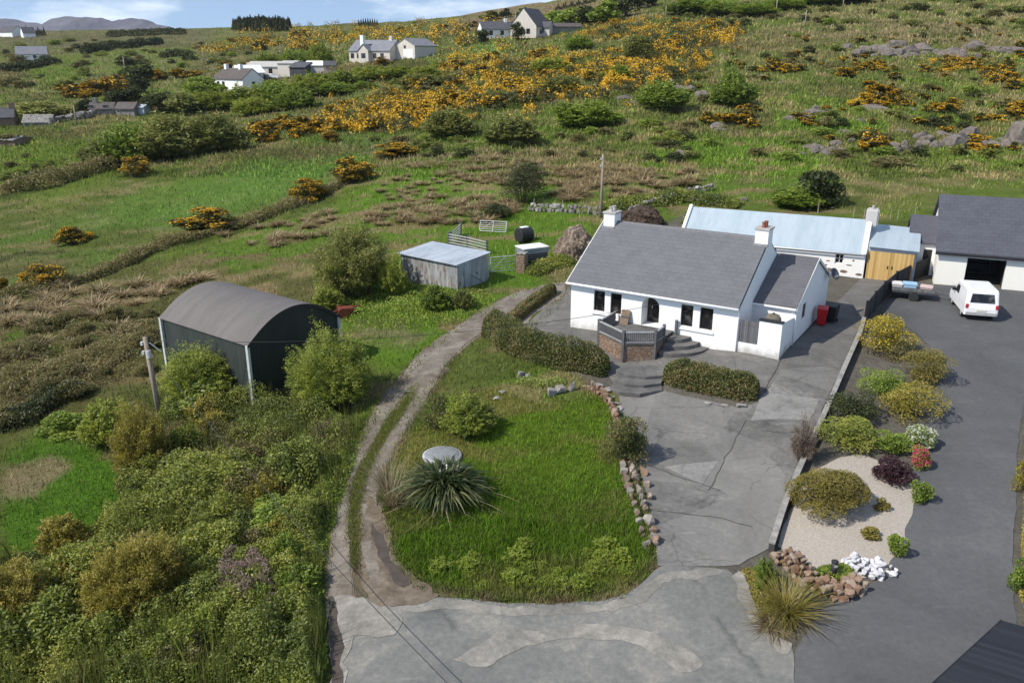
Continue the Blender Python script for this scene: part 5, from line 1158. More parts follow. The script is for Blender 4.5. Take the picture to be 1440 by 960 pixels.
hedge('front_hedge', 'clipped brownish-green hedge left of the deck and stone steps', [(688,466),(735,497),(790,514),(856,524)], 2.0, 1.65, 'hedge', 5200, .10, .055, 3, rough=.55, var=.7)
hedge('front_hedge', 'clipped brownish-green hedge between the terrace and the concrete drive', [(934,532),(985,542),(1030,552),(1066,558)], 1.6, 1.4, 'hedge', 5200, .10, .055, 5, rough=.52, var=.65)
hedge('track_hedge', 'dark low hedge between the gravel track and the terrace', [(712,462),(738,438),(765,420),(778,410)], 1.0, .75, 'hedge', 2200, .10, .06, 7)
hedge('garden_plants', 'low silvery plants at the foot of the left front hedge', [(728,536),(760,542),(795,538)], .9, .35, 'sprout', 700, .10, .05, 9, 'plant')
hedge('hedge_bank', 'dark hedge bank crossing the far left field', [(0,272),(80,258),(150,238),(235,212)], 5.5, 2.4, 'heath', 420, .34, .16, 11, var=.95, rough=.45)
hedge('hedge_bank', 'brown hedge bank from the left edge up past the yellow gorse', [(0,420),(60,408),(130,392),(230,345),(330,322),(440,280),(505,248)], 2.2, 1.0, 'heath', 420, .22, .10, 13, var=.95, rough=.45)
hedge('hedge_bank', 'dark bramble bank at the left edge above the lower grass patch', [(-20,606),(40,590),(80,566),(120,552)], 2.4, 1.3, 'dark', 900, .15, .09, 15, var=.95, rough=.45)
hedge('hedge_bank', 'dark overgrown bank running down to the barn from the left', [(0,560),(70,530),(150,500),(210,480)], 2.6, 1.0, 'heath', 700, .16, .08, 17, var=.95, rough=.45)
hedge('hedge_bank', 'overgrown green bank beside the stone pillar and trailer', [(745,388),(775,376),(800,366)], 1.8, .8, 'bramble', 900, .14, .08, 19, var=.95, rough=.45)
hedge('hedge_bank', 'rough green bank behind the white cottage by the stone wall', [(850,300),(905,286),(960,280),(1040,292)], 4.0, 1.2, 'bramble', 520, .22, .12, 21, var=.95, rough=.45)
# ------------------------------------------------------------------ ground-hugging thicket on the left
def thicket(name, poly, n, mat, L, W, hmax, seed, sc=.5):
    g = np.random.default_rng(seed); pl_ = np.array(poly); x0, y0 = pl_.min(0); x1, y1 = pl_.max(0)
    q = np.stack([g.uniform(x0, x1, n*2), g.uniform(y0, y1, n*2)], 1); q = q[poly_sd(q[:, 0], q[:, 1], poly) < 0][:n]
    W3 = Gn(q[:, 0], q[:, 1]); X, Y = W3[:, 0], W3[:, 1]
    mound = fbm(X*sc, Y*sc, seed, 4)*fbm(X*sc*2.7, Y*sc*2.7, seed+1, 3)*2.6
    top = hmax*np.clip(mound, .08, 1.2); z = top*(1-.65*g.random(len(X))**2)
    ed = np.clip(-poly_sd(q[:, 0], q[:, 1], poly)/22, .1, 1); z = z*ed
    e = .15; nx = -(fbm((X+e)*sc, Y*sc, seed, 4)-fbm((X-e)*sc, Y*sc, seed, 4)); ny = -(fbm(X*sc, (Y+e)*sc, seed, 4)-fbm(X*sc, (Y-e)*sc, seed, 4))
    D = np.stack([nx*3, ny*3, np.full(len(X), .25)], 1)+rdirs(len(X), g)
    V = leafquads(np.stack([X, Y, W3[:, 2]+z], 1), D, L*g.uniform(.6, 1.4, len(X)), W*g.uniform(.7, 1.2, len(X)), g)
    return tag(link(bpy.data.objects.new(name, leafmesh(name, [V], [LM[mat]]))), kind='stuff')
THK = [(-60,985),(-60,800),(60,772),(130,745),(170,700),(215,650),(215,585),(250,560),(330,548),(420,560),(490,590),(508,608),(478,690),(462,745),(452,800),(456,870),(452,985)]
thicket('bramble_thicket', THK, 150000, 'bramble', .092, .058, 1.35, 31, .42)
thicket('heath_scrub', [(180,560),(250,590),(330,600),(420,610),(440,680),(380,740),(260,720),(180,700),(150,640)], 26000, 'heath', .11, .05, 1.0, 33)
thicket('nettle_bed', [(372,770),(420,700),(465,640),(500,600),(520,600),(486,690),(464,760),(456,840),(462,930),(440,985),(350,985),(380,860)], 30000, 'green', .12, .06, .55, 35)
thicket('dead_bramble', [(430,600),(460,588),(492,594),(490,622),(462,640),(436,628)], 3600, 'deadbr', .26, .028, .9, 37)
thicket('dead_bramble', [(300,800),(345,780),(385,800),(415,860),(390,900),(330,900),(290,850)], 8500, 'deadbr', .24, .026, 1.55, 31, .42)
thicket('weed_bed', [(470,345),(560,380),(620,400),(690,410),(700,425),(650,455),(560,465),(480,455),(440,430),(440,380)], 14000, 'green', .14, .07, .5, 41)
thicket('dry_scrub', [(0,485),(100,440),(225,445),(215,520),(120,550),(0,590)], 18000, 'heath', .16, .07, .6, 43)
# ------------------------------------------------------------------ grass blades coloured by the cover they grow in
NOG = [[(455,960),(458,860),(470,760),(487,690),(520,610),(560,550),(600,500),(650,462),(700,430),(745,408),(800,398),(796,430),(735,462),(700,470),(655,486),(612,528),(585,565),(548,640),(530,700),(545,770),(580,828),(640,842),(700,848),(800,850),(880,840),(920,800),(918,730),(885,640),(862,560),(740,480),(800,390),(970,280),(1290,310),(1300,270),(1500,260),(1500,985),(455,985)]]
GRASSM = colmat('grass_blade', .25, .75)
def grass(name, q, hgt, wid, seed, lean=.5, tipc=None, excl=True, kind='stuff', hv=.5, straw=.0):
    g = np.random.default_rng(seed)
    if excl:
        for p in NOG: q = q[poly_sd(q[:, 0], q[:, 1], p) > -1]
    W3 = Gn(q[:, 0], q[:, 1]); ok = W3[:, 1] < 700; W3 = W3[ok]; X, Y, Z = W3.T
    n = len(X); a = g.uniform(0, 2*np.pi, n); hh = hgt(Y)*(1-hv+2*hv*g.random(n)**1.5)*(.55+.9*fbm(X/1.5, Y/1.5, seed, 3)); ww = wid(Y)*g.uniform(.6, 1.3, n)
    dx, dy = np.cos(a)*ww/2, np.sin(a)*ww/2
    la = g.uniform(0, 2*np.pi, n); lx, ly = np.cos(la)*hh*lean*g.random(n), np.sin(la)*hh*lean*g.random(n)
    V = np.stack([np.stack([X-dx, Y-dy, Z-.02], 1), np.stack([X+dx, Y+dy, Z-.02], 1), np.stack([X+dx*.35+lx*.5, Y+dy*.35+ly*.5, Z+hh*.65], 1), np.stack([X+lx, Y+ly, Z+hh], 1), np.stack([X-dx*.35+lx*.5, Y-dy*.35+ly*.5, Z+hh*.65], 1)], 1)
    C = cover(X, Y, Z)*(1.45+.6*fbm(X/.9, Y/.7, seed+4, 3))[:, None]*(1.05+.16*sstep(40, 90, Y))[:, None]
    if straw:
        m = g.random(n) < straw; C[m] = C[m]*.35+np.array([.20,.16,.085])*.65
    me = npmesh(name, V.reshape(-1, 3), np.arange(n*5), np.full(n, 5), [GRASSM])
    vcol(me, 'Col', np.repeat(C, 5, 0))
    return tag(link(bpy.data.objects.new(name, me)), kind=kind)
def upoints(n, x0, x1, y0, y1, seed, power=1.0):
    g = np.random.default_rng(seed); return np.stack([g.uniform(x0, x1, n), y0+(y1-y0)*g.random(n)**power], 1)
lq = upoints(60000, 530, 930, 540, 850, 91); lq = lq[poly_sd(lq[:, 0]+0, lq[:, 1], LAWN) < 4]
grass('lawn_grass', lq, lambda Y: .15+0*Y, lambda Y: .026+0*Y, 51, 1.1, excl=False, straw=.13)
lq2 = upoints(9000, 545, 915, 730, 850, 92); lq2 = lq2[poly_sd(lq2[:, 0], lq2[:, 1], LAWN) < 3]
grass('long_lawn_grass', lq2, lambda Y: .30+0*Y, lambda Y: .03+0*Y, 53, 1.0, excl=False, straw=.12)
grass('meadow_grass', upoints(120000, -60, 1500, 180, 960, 93, 1.3), lambda Y: .16+.0022*Y, lambda Y: .02+.0011*Y, 55, .7, straw=.12)
grass('hill_grass', upoints(130000, -60, 1500, -5, 250, 94), lambda Y: .16+.0022*np.minimum(Y, 250), lambda Y: .05+.0016*np.minimum(Y, 260), 57, .8, straw=.07)
tq = upoints(26000, -40, 520, 560, 985, 97); tq = tq[poly_sd(tq[:, 0], tq[:, 1], THK) < 0]; tq = tq[fbm(tq[:, 0]/45, tq[:, 1]/30, 98, 3) > .5]
def tall_grass():
    o = grass('scrub_grass', tq, lambda Y: 1.15+0*Y, lambda Y: .035+0*Y, 63, .35, excl=False, straw=.45)
    a = o.data.attributes['Col']; n = len(a.data); b = np.empty(n*4, np.float32); a.data.foreach_get('color', b); b = b.reshape(-1, 4)
    b[:, :3] = b[:, :3]*.4+np.array([.13, .145, .03])*.75; a.data.foreach_set('color', b.ravel())
tall_grass()
# grass strip between the wheel ruts
mid = catmull([(500,800),(498,760),(498,710),(508,668),(524,637),(541,606),(560,578),(582,545)], 12)
g_ = np.random.default_rng(5); mq = np.array([mid[i] for i in g_.integers(0, len(mid), 9000)])+g_.normal(size=(9000, 2))*np.array([4.2, 4.0])
grass('track_grass', mq, lambda Y: .10+0*Y, lambda Y: .03+0*Y, 59, .8, excl=False, straw=.3)
eq = np.array([p for L_n in (catmull(LAWN+[LAWN[0]], 14), [(x-(20 if y > 600 else 17), y) for x, y in catmull(TRACK_W[1:9], 20)], [(x+(17 if y > 600 else 14), y) for x, y in catmull(TRACK_W[3:9], 20)], [(x-(14 if y > 600 else 12), y) for x, y in catmull(TRACK_E[2:9], 20)], [(x+(15 if y > 600 else 13), y) for x, y in catmull(TRACK_E[3:10], 20)]) for p in L_n]); eq = np.repeat(eq, 30, 0)+g_.normal(size=(len(eq)*30, 2))*4
grass('verge_grass', eq, lambda Y: .13+0*Y, lambda Y: .03+0*Y, 61, .8, excl=False, straw=.25)
# lime-green weeds at the lawn's lower edge
wq = scatter([(590,800),(640,775),(720,765),(800,770),(880,770),(895,800),(850,828),(740,834),(640,826)], 24, 64, 17)
for i, (cx, bot) in enumerate(wq):
    me = proto('weed%d' % (i % 4), lambda: leafmesh('lawn_weed', [spray(60+i, 150, 16, .10, .05, base=.4, t0=.1, tall=.2)[0]], [LM['lime']]))
    P_ = Gp(cx, bot); w_ = random.uniform(.55, 1.25); place('lawn_weed', 'lime-green weed clump in the long grass along the lower lawn edge', 'weed', me, P_, w_, w_*random.uniform(.28, .45), group='lime-green weeds on the lawn')
# ------------------------------------------------------------------ blades: flax, pampas, rushes
def blades(seed, n, L, W, spread=1.0, droop=.7, seg=5, base=.1, up=.5):
    g = np.random.default_rng(seed); az = g.uniform(0, 2*np.pi, n); po = np.radians(10+75*spread*g.random(n)**up)
    l = L*g.uniform(.6, 1.15, n); t = np.linspace(0, 1, seg)[None]
    r0 = base*np.sqrt(g.random(n)); br = g.random(n)*2*np.pi
    hor = (np.sin(po)*l)[:, None]*t+(droop*.45*l*np.sin(po))[:, None]*t**2*.6
    z = (np.cos(po)*l)[:, None]*t-(droop*l*(.25+.75*np.sin(po)))[:, None]*t**2.4*.55
    c, s = np.cos(az)[:, None], np.sin(az)[:, None]
    X = (r0*np.cos(br))[:, None]+c*hor; Y = (r0*np.sin(br))[:, None]+s*hor
    tw = g.uniform(-.5, .5, n)[:, None]
    sx, sy, sz = -s*np.cos(tw), c*np.cos(tw), np.sin(tw)+0*s
    wd = W*g.uniform(.7, 1.2, n)[:, None]*(1-t**2.2*.92)/2
    A = np.stack([X-sx*wd, Y-sy*wd, np.maximum(z-sz*wd, .01)], -1); B = np.stack([X+sx*wd, Y+sy*wd, np.maximum(z+sz*wd, .01)], -1)
    V = np.stack([A, B], 2).reshape(-1, 3); k = np.arange(n*seg*2).reshape(n, seg, 2)
    q = np.stack([k[:, :-1, 0], k[:, :-1, 1], k[:, 1:, 1], k[:, 1:, 0]], -1).reshape(-1, 4)
    return V, q
def blademesh(name, sets):
    Vs, Qs, fm = [], [], []; off = 0
    for i, ((V, q), m) in enumerate(sets): Vs.append(V); Qs.append(q+off); fm.append(np.full(len(q), i)); off += len(V)
    Q = np.concatenate(Qs); return npmesh(name, np.concatenate(Vs), Q, np.full(len(Q), 4), [m for _, m in sets], np.concatenate(fm))
fq, fw, fh = size_at(626, 640, 728, 100); sfl = fw/2.5
o = link(bpy.data.objects.new('flax_plant', blademesh('flax_plant', [(blades(3, 1300, 2.15*sfl, .11, .33, 1.75, 10, .42, .75), LM['flax']), (blades(4, 40, 2.2*sfl*1.2, .05, 1.1, .9, 7, .3), LM['straw'])]))); o.location = fq
tag(o, 'large arching flax plant with dark strap leaves on the lawn', 'plant')
# grey metal tub half hidden behind it
tb = Gp(616, 662); tub = thing('metal_tub', 'grey metal rim of an upturned tub behind the flax plant', 'tub', (tb.x+.1, tb.y+1.0, tb.z-.42), 0)
MB().lathe([(.80,0), (.80,.62), (.76,.70), (.66,.74), (.4,.76), (.02,.77)], 30).build('tub_body', plain('dull_tub', (.20,.21,.22), (.30,.31,.32), 5, .5, .2), tub, smooth=True); MB().lathe([(.80,.60), (.86,.62), (.86,.67), (.78,.70)], 30).build('rim', plain('dull_rim', (.30,.31,.34), (.42,.43,.46)), tub, smooth=True)
# pale dead grass by the track next to the flax
for i, (cx, bot, hp, wp) in enumerate([(552,716,60,30),(566,706,40,40),(545,690,50,20)]):
    Q, w_, h = size_at(cx, bot-hp, bot, wp, .2); o = link(bpy.data.objects.new('dead_grass_clump', blademesh('dead_grass_clump', [(blades(70+i, 130, h*1.15, .025, .55, .4, 5, .18), LM['straw'])]))); o.location = Q
    tag(o, ['tall pale dead grass clump leaning over the track beside the flax plant', 'wide bleached grass clump touching the left side of the flax plant', 'thin dead stalks above the track beside the lawn'][i], 'grass clump')
Q, w_, h = size_at(1103, 800, 880, 56, .3); o = link(bpy.data.objects.new('pampas_clump', blademesh('pampas_clump', [(blades(81, 420, h*1.05, .028, .6, .7, 6, .22), LM['pampas'])]))); o.location = Q; tag(o, 'golden-green ornamental grass clump on the verge left of the stone rockery', 'grass clump')
Q, w_, h = size_at(1085, 850, 892, 50, .3); o = link(bpy.data.objects.new('dry_grass_clump', blademesh('dry_grass_clump', [(blades(82, 300, h*1.1, .028, .8, .9, 6, .25), LM['straw'])]))); o.location = Q; tag(o, 'dry brown grass clump in front of the golden one on the verge', 'grass clump')
bigbush('verge_plant', 'tall bright green plant on the verge at the end of the boundary wall', 'plant', (1074,782,842,36), 'spray', 'green', 160, 40, .09, .03, 8, 83, tall=.2)
thicket('verge_weeds', [(1040,800),(1066,796),(1098,830),(1128,850),(1120,884),(1098,900),(1078,878),(1056,838)], 3200, 'olive', .10, .04, .45, 85)
# rush tussocks
RP = [blademesh('rush_tussock', [(blades(90+i, 110, .85, .045, .62, .55, 4, .18), LM['rush']), (blades(95+i, 28, .55, .05, .7, .6, 4, .2), LM['rushg'])]) for i in range(4)]
for poly, n, lab, grp, md, sz in (
  ([(520,262),(600,240),(650,250),(660,275),(600,285),(540,285)], 30, 'brown rush tussock scattered in the green field above the tin shed', 'rushes above the tin shed', 7, .8),
  ([(505,300),(560,288),(680,278),(735,290),(700,312),(620,318),(560,316),(520,320)], 58, 'brown rush tussock in the band just above the leaning gate and shed', 'rushes in the band above the shed', 7, 1.05),
  ([(560,232),(700,222),(770,232),(760,262),(690,262),(620,248)], 62, 'brown rush tussock in the dense patch at the top of the shed field', 'rushes at the top of the field', 6, 1.0),
  ([(770,240),(960,235),(985,262),(900,280),(780,284)], 60, 'pale rush tussock on the slope behind the cottage pole', 'rushes behind the cottage', 7, 1.15),
  ([(300,322),(380,312),(470,300),(480,330),(420,345),(330,350)], 26, 'brown rush tussock on the bright strip between barn and gorse', 'rushes on the bright strip', 9, 1.0),
  ([(0,425),(90,405),(200,400),(290,390),(240,420),(150,445),(20,470)], 34, 'brown rush tussock on the slope left of the barn', 'rushes left of the barn', 11, 1.15),
  ([(0,500),(70,480),(200,455),(215,500),(90,540),(0,560)], 18, 'dry rush tussock in the rough ground beside the left pole', 'rushes beside the left pole', 14, 1.0)):
    q = scatter(poly, n, len(lab)*7, md); Ws = Gn(q[:, 0], q[:, 1])
    for i, p in enumerate(Ws):
        s = sz*random.uniform(.75, 1.35); o = link(bpy.data.objects.new('rush_tussock', RP[i % 4])); o.location = tuple(map(float, p)); o.rotation_euler = (0, 0, random.uniform(0, 6.28)); o.scale = (s*1.5, s*1.5, s*.95); tag(o, lab, 'rush tussock', grp)

# mounds and small bushes that break up the thicket
MP = {k: [leafmesh('thicket_bush', [(spray(821+i, 260, 30, .07, .03, base=.3, tall=.1)[0] if sp else crown(831+i, 20, 6500, .06, .038, jag=.45))], [LM[k]]) for i in range(2)] for k, sp in (('olive', 1), ('bramble', 0), ('green', 1), ('heath', 0), ('willow', 1), ('dark', 0))}
for k, n, sd_, w0, w1, lab in (('bramble', 26, 1, 1.4, 2.6, 'green bramble mound in the left thicket'), ('olive', 16, 2, 1.2, 2.4, 'small olive-yellow bush in the left thicket'), ('green', 10, 3, 1.0, 1.9, 'small fresh green bush in the left thicket'), ('heath', 14, 4, 1.3, 2.3, 'brownish bush in the left thicket'), ('willow', 8, 5, 1.2, 2.2, 'pale willow shoots in the left thicket')):
    q = scatter([(0,940),(0,820),(80,790),(170,720),(215,650),(235,600),(340,590),(440,610),(470,660),(440,740),(400,830),(440,940)], n, 820+sd_, 22); Ws = Gn(q[:, 0], q[:, 1])
    for i, p in enumerate(Ws):
        w_ = random.uniform(w0, w1); place('thicket_bush', lab, 'bush', MP[k][i % 2], p, w_, w_*random.uniform(.6, .95), group=lab.split(' in ')[0]+'s of the thicket')
q = scatter([(0,480),(100,440),(225,440),(225,520),(110,560),(0,600)], 22, 840, 20); Ws = Gn(q[:, 0], q[:, 1])
for i, p in enumerate(Ws): w_ = random.uniform(1.2, 2.4); place('heath_bush', 'low brown scrub bush on the rough slope left of the barn', 'bush', MP['heath'][i % 2], p, w_, w_*.5, group='scrub left of the barn')

thicket('edging_weeds', [(812,548),(850,556),(880,600),(896,660),(912,720),(926,780),(906,776),(890,700),(872,640),(850,580)], 3000, 'bramble', .085, .045, .32, 97)
thicket('path_weeds', [(846,545),(872,556),(892,600),(884,604),(866,572)], 500, 'lime', .09, .04, .25, 99)
# ------------------------------------------------------------------ gorse
def gorse_mesh(seed, ng, nb, L, W, nl=12):
    lb = lobes(seed, nl, .08 if nl > 30 else .12, .17 if nl > 30 else .22, 1.0)
    A = crown(seed, nl, ng, L, W, lop=lb, jag=.45)
    g = np.random.default_rng(seed+99); k = g.integers(0, len(lb), nb); C = np.array([c for c, _ in lb])[k]; Rr = np.array([r for _, r in lb])[k]
    d = rdirs(nb, g); d[:, 2] = np.abs(d[:, 2])*.9+.12; d /= np.linalg.norm(d, axis=1)[:, None]
    P = C+d*(Rr*(1.0+.10*g.random(nb)))[:, None]
    keep = fbm(P[:, 0]*7+seed, P[:, 1]*7+P[:, 2]*5, seed, 2) > .40; P = P[keep]; d = d[keep]
    B = leafquads(P, d*.6+rdirs(len(P), g)*.8, L*.75*g.uniform(.6, 1.3, len(P)), W*1.5*g.uniform(.7, 1.3, len(P)), g)
    return A, B
GB = [leafmesh('gorse_bush', list(gorse_mesh(201+i, 2600, 2000, .075, .038, 24)), [LM['gorse'], LM['bloom']]) for i in range(4)]
GF = [leafmesh('gorse_bush', list(gorse_mesh(301+i, 620, 620, .15, .085, 9)), [LM['gorse'], LM['bloom']]) for i in range(6)]
GD = [leafmesh('gorse_bush', list(gorse_mesh(401+i, 760, 230, .15, .085, 9)), [LM['gorse'], LM['bloom']]) for i in range(3)]
def near_gorse(label, cx, top, bot, wpx, i, rz):
    Q, w_, h = size_at(cx, top, bot, wpx)
    o = thing('gorse_bush', label, 'gorse', Q, rz)
    A, B = gorse_mesh(501+i, 8000, 6500, .050, .026, 46)
    sc = np.array([w_, w_*.75, h])
    link(bpy.data.objects.new('foliage', leafmesh('foliage', [A*sc], [LM['gorse']])), o); link(bpy.data.objects.new('blossom', leafmesh('blossom', [B*sc], [LM['bloom']])), o)
for i, a in enumerate((
  ('widest yellow gorse bush on the hedge bank above the barn', 290, 291, 338, 104),
  ('yellow gorse bush high on the open field left of the widest one', 106, 317, 347, 58),
  ('yellow gorse bush low in the left field with dark skirts', 66, 369, 410, 78),
  ('yellow gorse bush cut by the left edge of the photo', 2, 388, 415, 26),
  ('spreading yellow gorse bush up the hedge bank from the widest one', 436, 250, 287, 74),
  ('tall yellow gorse at the top corner of the shed field', 498, 220, 262, 66),
  ('long low yellow gorse above the corner of the shed field', 556, 199, 226, 90),
  ('yellow gorse at the end of the dark hedge bank in the left field', 192, 218, 252, 52),
  ('bright gorse in front of the pale bungalow', 538, 80, 94, 32),
  ('small round gorse bush left of the wide mid-hill gorse', 464, 182, 203, 34))):
    near_gorse(*a, i, i*1.3)
def many(name, label, cat, group, protos, poly, n, seed, md, w0, w1, asp=.6, sink=.05, sx=1.0):
    q = scatter(poly, n, seed, md); Ws = Gn(q[:, 0], q[:, 1]); r_ = random.Random(seed)
    for i, p in enumerate(Ws):
        s = r_.uniform(w0, w1); o = link(bpy.data.objects.new(name, protos[r_.randrange(len(protos))])); o.location = (float(p[0]), float(p[1]), float(p[2])-sink*s*asp)
        o.rotation_euler = (0, 0, r_.uniform(0, 6.28)); o.scale = (s*r_.uniform(.85, 1.3)*sx, s*r_.uniform(.85, 1.3), s*asp*r_.uniform(.75, 1.25)); tag(o, label, cat, group)
for a in (
  ('gorse bush in yellow bloom in the broad mid-hill gorse band', 'gorse in the mid-hill band', [(445,165),(560,128),(690,118),(790,124),(770,148),(660,158),(560,182),(450,188)], 26, 9, 2.8, 4.4),
  ('gorse bush in yellow bloom in the band below the far gabled house', 'gorse below the gabled house', [(615,95),(690,74),(790,78),(820,104),(770,118),(680,112)], 16, 9, 2.6, 4.2),
  ('gorse bush in yellow bloom along the upper right skyline slope', 'gorse on the upper slope', [(815,44),(890,30),(1010,30),(1040,42),(950,64),(860,66)], 14, 9, 2.2, 3.6),
  ('gorse bush in yellow bloom between the two round green bushes and the upper slope', 'gorse on the middle slope', [(840,70),(960,62),(930,100),(900,118),(830,120),(800,100)], 10, 9, 2.2, 3.6)):
    many('gorse_bush', a[0], 'gorse', a[1], GF, a[2], a[3], len(a[0]), a[4], a[5], a[6], .55)
many('gorse_bush', 'gorse bush in bloom in the long band behind the pale bungalow', 'gorse', 'gorse behind the bungalow', GF, [(285,74),(330,56),(470,44),(560,42),(690,32),(715,44),(600,60),(480,64),(400,76)], 18, 88, 7, 4.5, 8, .5)
many('gorse_bush', 'gorse bush in bloom in the bright band left of the dark far trees', 'gorse', 'gorse left of the far trees', GF, [(58,136),(110,124),(185,113),(180,128),(120,140)], 16, 89, 6, 4, 6.5, .55)
many('gorse_bush', 'gorse bush in bloom in the band right of the long willow thicket', 'gorse', 'gorse right of the willow thicket', GF, [(340,188),(380,172),(440,165),(470,178),(440,192),(370,202)], 15, 87, 8, 2.6, 4.2, .6)
many('gorse_bush', 'low gorse bush in bloom among rocks on the right hillside', 'gorse', 'gorse on the rocky hillside', GF, [(960,75),(1040,55),(1440,28),(1440,215),(1330,215),(1150,205),(1010,175)], 45, 86, 13, 1.0, 2.4, .55)
many('gorse_bush', 'tiny gorse bush in bloom on the slope above the far cottage', 'gorse', 'gorse above the far cottage', GF, [(215,112),(290,97),(345,94),(340,104),(250,118)], 9, 85, 6, 3.5, 6, .5)
def gorse_bank(poly, n, seed, L, W, h, frac):
    """gorse too dense to tell bush from bush: one mass of many small mounds"""
    g = np.random.default_rng(seed); pl_ = np.array(poly, float); x0, y0 = pl_.min(0); x1, y1 = pl_.max(0)
    q = np.stack([g.uniform(x0, x1, n*2), g.uniform(y0, y1, n*2)], 1)
    jit = fbm(q[:, 0]/18, q[:, 1]/9, seed, 3)
    q = q[(poly_sd(q[:, 0], q[:, 1], poly) < (jit-.50)*80)][:n]; W3 = Gn(q[:, 0], q[:, 1]); X, Y = W3[:, 0], W3[:, 1]
    md = fbm(X/3.5, Y/3.0, seed, 3); z = h*(md*1.6)**1.5*(1-.7*g.random(len(X))**2)
    Bl = (.5*fbm(X/1.6+9, Y/1.6, seed+3, 2)+.5*fbm(X/4.5+9, Y/3.5, seed+5, 2) > 1.01-frac) & (z > h*.3*md)
    P = np.stack([X, Y, W3[:, 2]+z], 1); V = leafquads(P, rdirs(len(X), g)+np.array([0, 0, .3]), L*g.uniform(.6, 1.4, len(X)), W*g.uniform(.7, 1.3, len(X)), g).reshape(-1, 4, 3)
    return tag(link(bpy.data.objects.new('gorse_bank', leafmesh('gorse_bank', [V[~Bl].reshape(-1, 3), V[Bl].reshape(-1, 3)], [LM['gorse'], LM['bloom']]))), kind='stuff')
gorse_bank([(440,170),(560,126),(700,114),(800,120),(880,112),(960,88),(1000,100),(930,125),(780,152),(660,160),(560,186),(450,190)], 52000, 61, .33, .23, 1.7, .50)
gorse_bank([(610,96),(690,72),(790,76),(870,84),(960,62),(1000,40),(1040,34),(1030,56),(960,96),(860,120),(760,122),(660,112)], 42000, 63, .33, .23, 1.6, .49)
gorse_bank([(810,44),(890,28),(1010,28),(1050,40),(950,66),(860,70)], 18000, 65, .33, .23, 1.4, .48)
gorse_bank([(280,76),(330,56),(470,42),(560,40),(690,30),(720,44),(600,62),(480,66),(400,78)], 20000, 67, .65, .42, 2.6, .5)
# ------------------------------------------------------------------ green scrub and trees on the hill
SB = [leafmesh('scrub_bush', [spray(601+i, 460, 34, .055, .026, base=.3, tall=.05)[0]], [LM[k]]) for i, k in enumerate(('green', 'grey', 'willow', 'green'))]
DB = [leafmesh('dark_tree', [crown(621+i, 18, 3000, .10, .055, jag=.5)], [LM['dark']]) for i in range(2)]
CB = [leafmesh('round_bush', [crown(631+i, 16, 3600, .075, .045)], [LM[k]]) for i, k in enumerate(('green', 'grey'))]
def hb(label, cx, top, bot, wpx, me, name='scrub_bush', cat='bush', group=None, dep=1.0):
    k_ = 1.3 if name in ('scrub_bush', 'willow_scrub') else 1.1; Q, w_, h = size_at(cx, top-(bot-top)*.12, bot, wpx*k_); o = place(name, label, cat, me, Q, w_, h*1.12, group=group)
    if dep != 1: o.rotation_euler = (0, 0, 0); o.scale = (w_, w_*dep, h)
    return o
def htree(label, cx, top, bot, wpx, mat, seed, name='dark_tree', group=None, nl=16, n=3200, L=.09, W=.05):
    Q, w_, h = size_at(cx, top-2, bot, wpx*1.3, .2); o = thing(name, label, 'tree', Q, 0, group)
    V = crown(seed, nl, n, L, W, .13, .24, jag=.55); V[:, 2] = .1+.9*V[:, 2]
    link(bpy.data.objects.new('crown', leafmesh('crown', [V*np.array([w_, w_, h])], [LM[mat]])), o)
    m = MB(); m.tube([(0, 0, -.3), (.02*w_, 0, h*.25), (-.02*w_, .02*w_, h*.6)], [.05*w_, .04*w_, .015*w_], 7)
    for k in range(4): a = k*1.6+seed; m.tube([(0, 0, h*.2), (.2*w_*math.cos(a), .2*w_*math.sin(a), h*.5)], [.02*w_, .008*w_], 5)
    m.build('trunk', M_BARK, o); return o
hb('bright green round bush on the rocky hillside, left of its taller twin', 930, 119, 166, 78, SB[0])
hb('bright green round bush on the rocky hillside, right of its wider twin', 1028, 107, 156, 64, SB[3])
hb('long green scrub clump below the gorse, left of the two round hillside bushes', 825, 146, 188, 100, SB[0])
hb('dark green scrub under the gorse band above the shed field', 718, 168, 208, 84, SB[1])
hb('grey-green scrub below the gorse band, right of the wide gorse', 632, 158, 200, 74, SB[1])
hb('round grey-green bush high on the slope among gorse', 893, 58, 90, 50, CB[1], 'round_bush')
hb('bright mound of scrub beside the far gabled house lane', 814, 52, 72, 44, SB[0])
hb('green scrub knoll right of the far gabled house', 775, 84, 108, 60, SB[2])
hb('green bush among the tin cottage rear banks', 1122, 268, 302, 88, SB[0])
hb('dark brown-green bush behind the tin cottage', 1150, 246, 294, 60, DB[0], 'dark_bush')
hb('dark hedge bush at the ridge end of the tin cottage', 985, 296, 318, 60, CB[0])
hb('low green bush behind the rubble heap', 700, 130, 150, 60, SB[1])
hb('pale green scrub on the mid slope inside the gorse', 590, 110, 128, 70, SB[1])
hb('pale green scrub at the upper end of the middle slope', 790, 110, 134, 56, SB[1])
hb('green scrub right of the middle gorse on the slope', 870, 96, 118, 50, SB[3])
WT = [leafmesh('willow_scrub', [spray(641+i, 520, 34, .05, .024, base=.35, tall=.05)[0]], [LM[k]]) for i, k in enumerate(('willow', 'green', 'grey'))]
for cx, top, bot, wp, k in ((240,168,232,110,2),(300,166,218,80,2),(185,184,238,84,1),(330,178,214,46,2),(145,200,238,56,2)):
    hb('grey-green willow bush in the big thicket on the left field', cx, top, bot, wp, WT[k], 'willow_scrub', group='willows in the left field thicket')
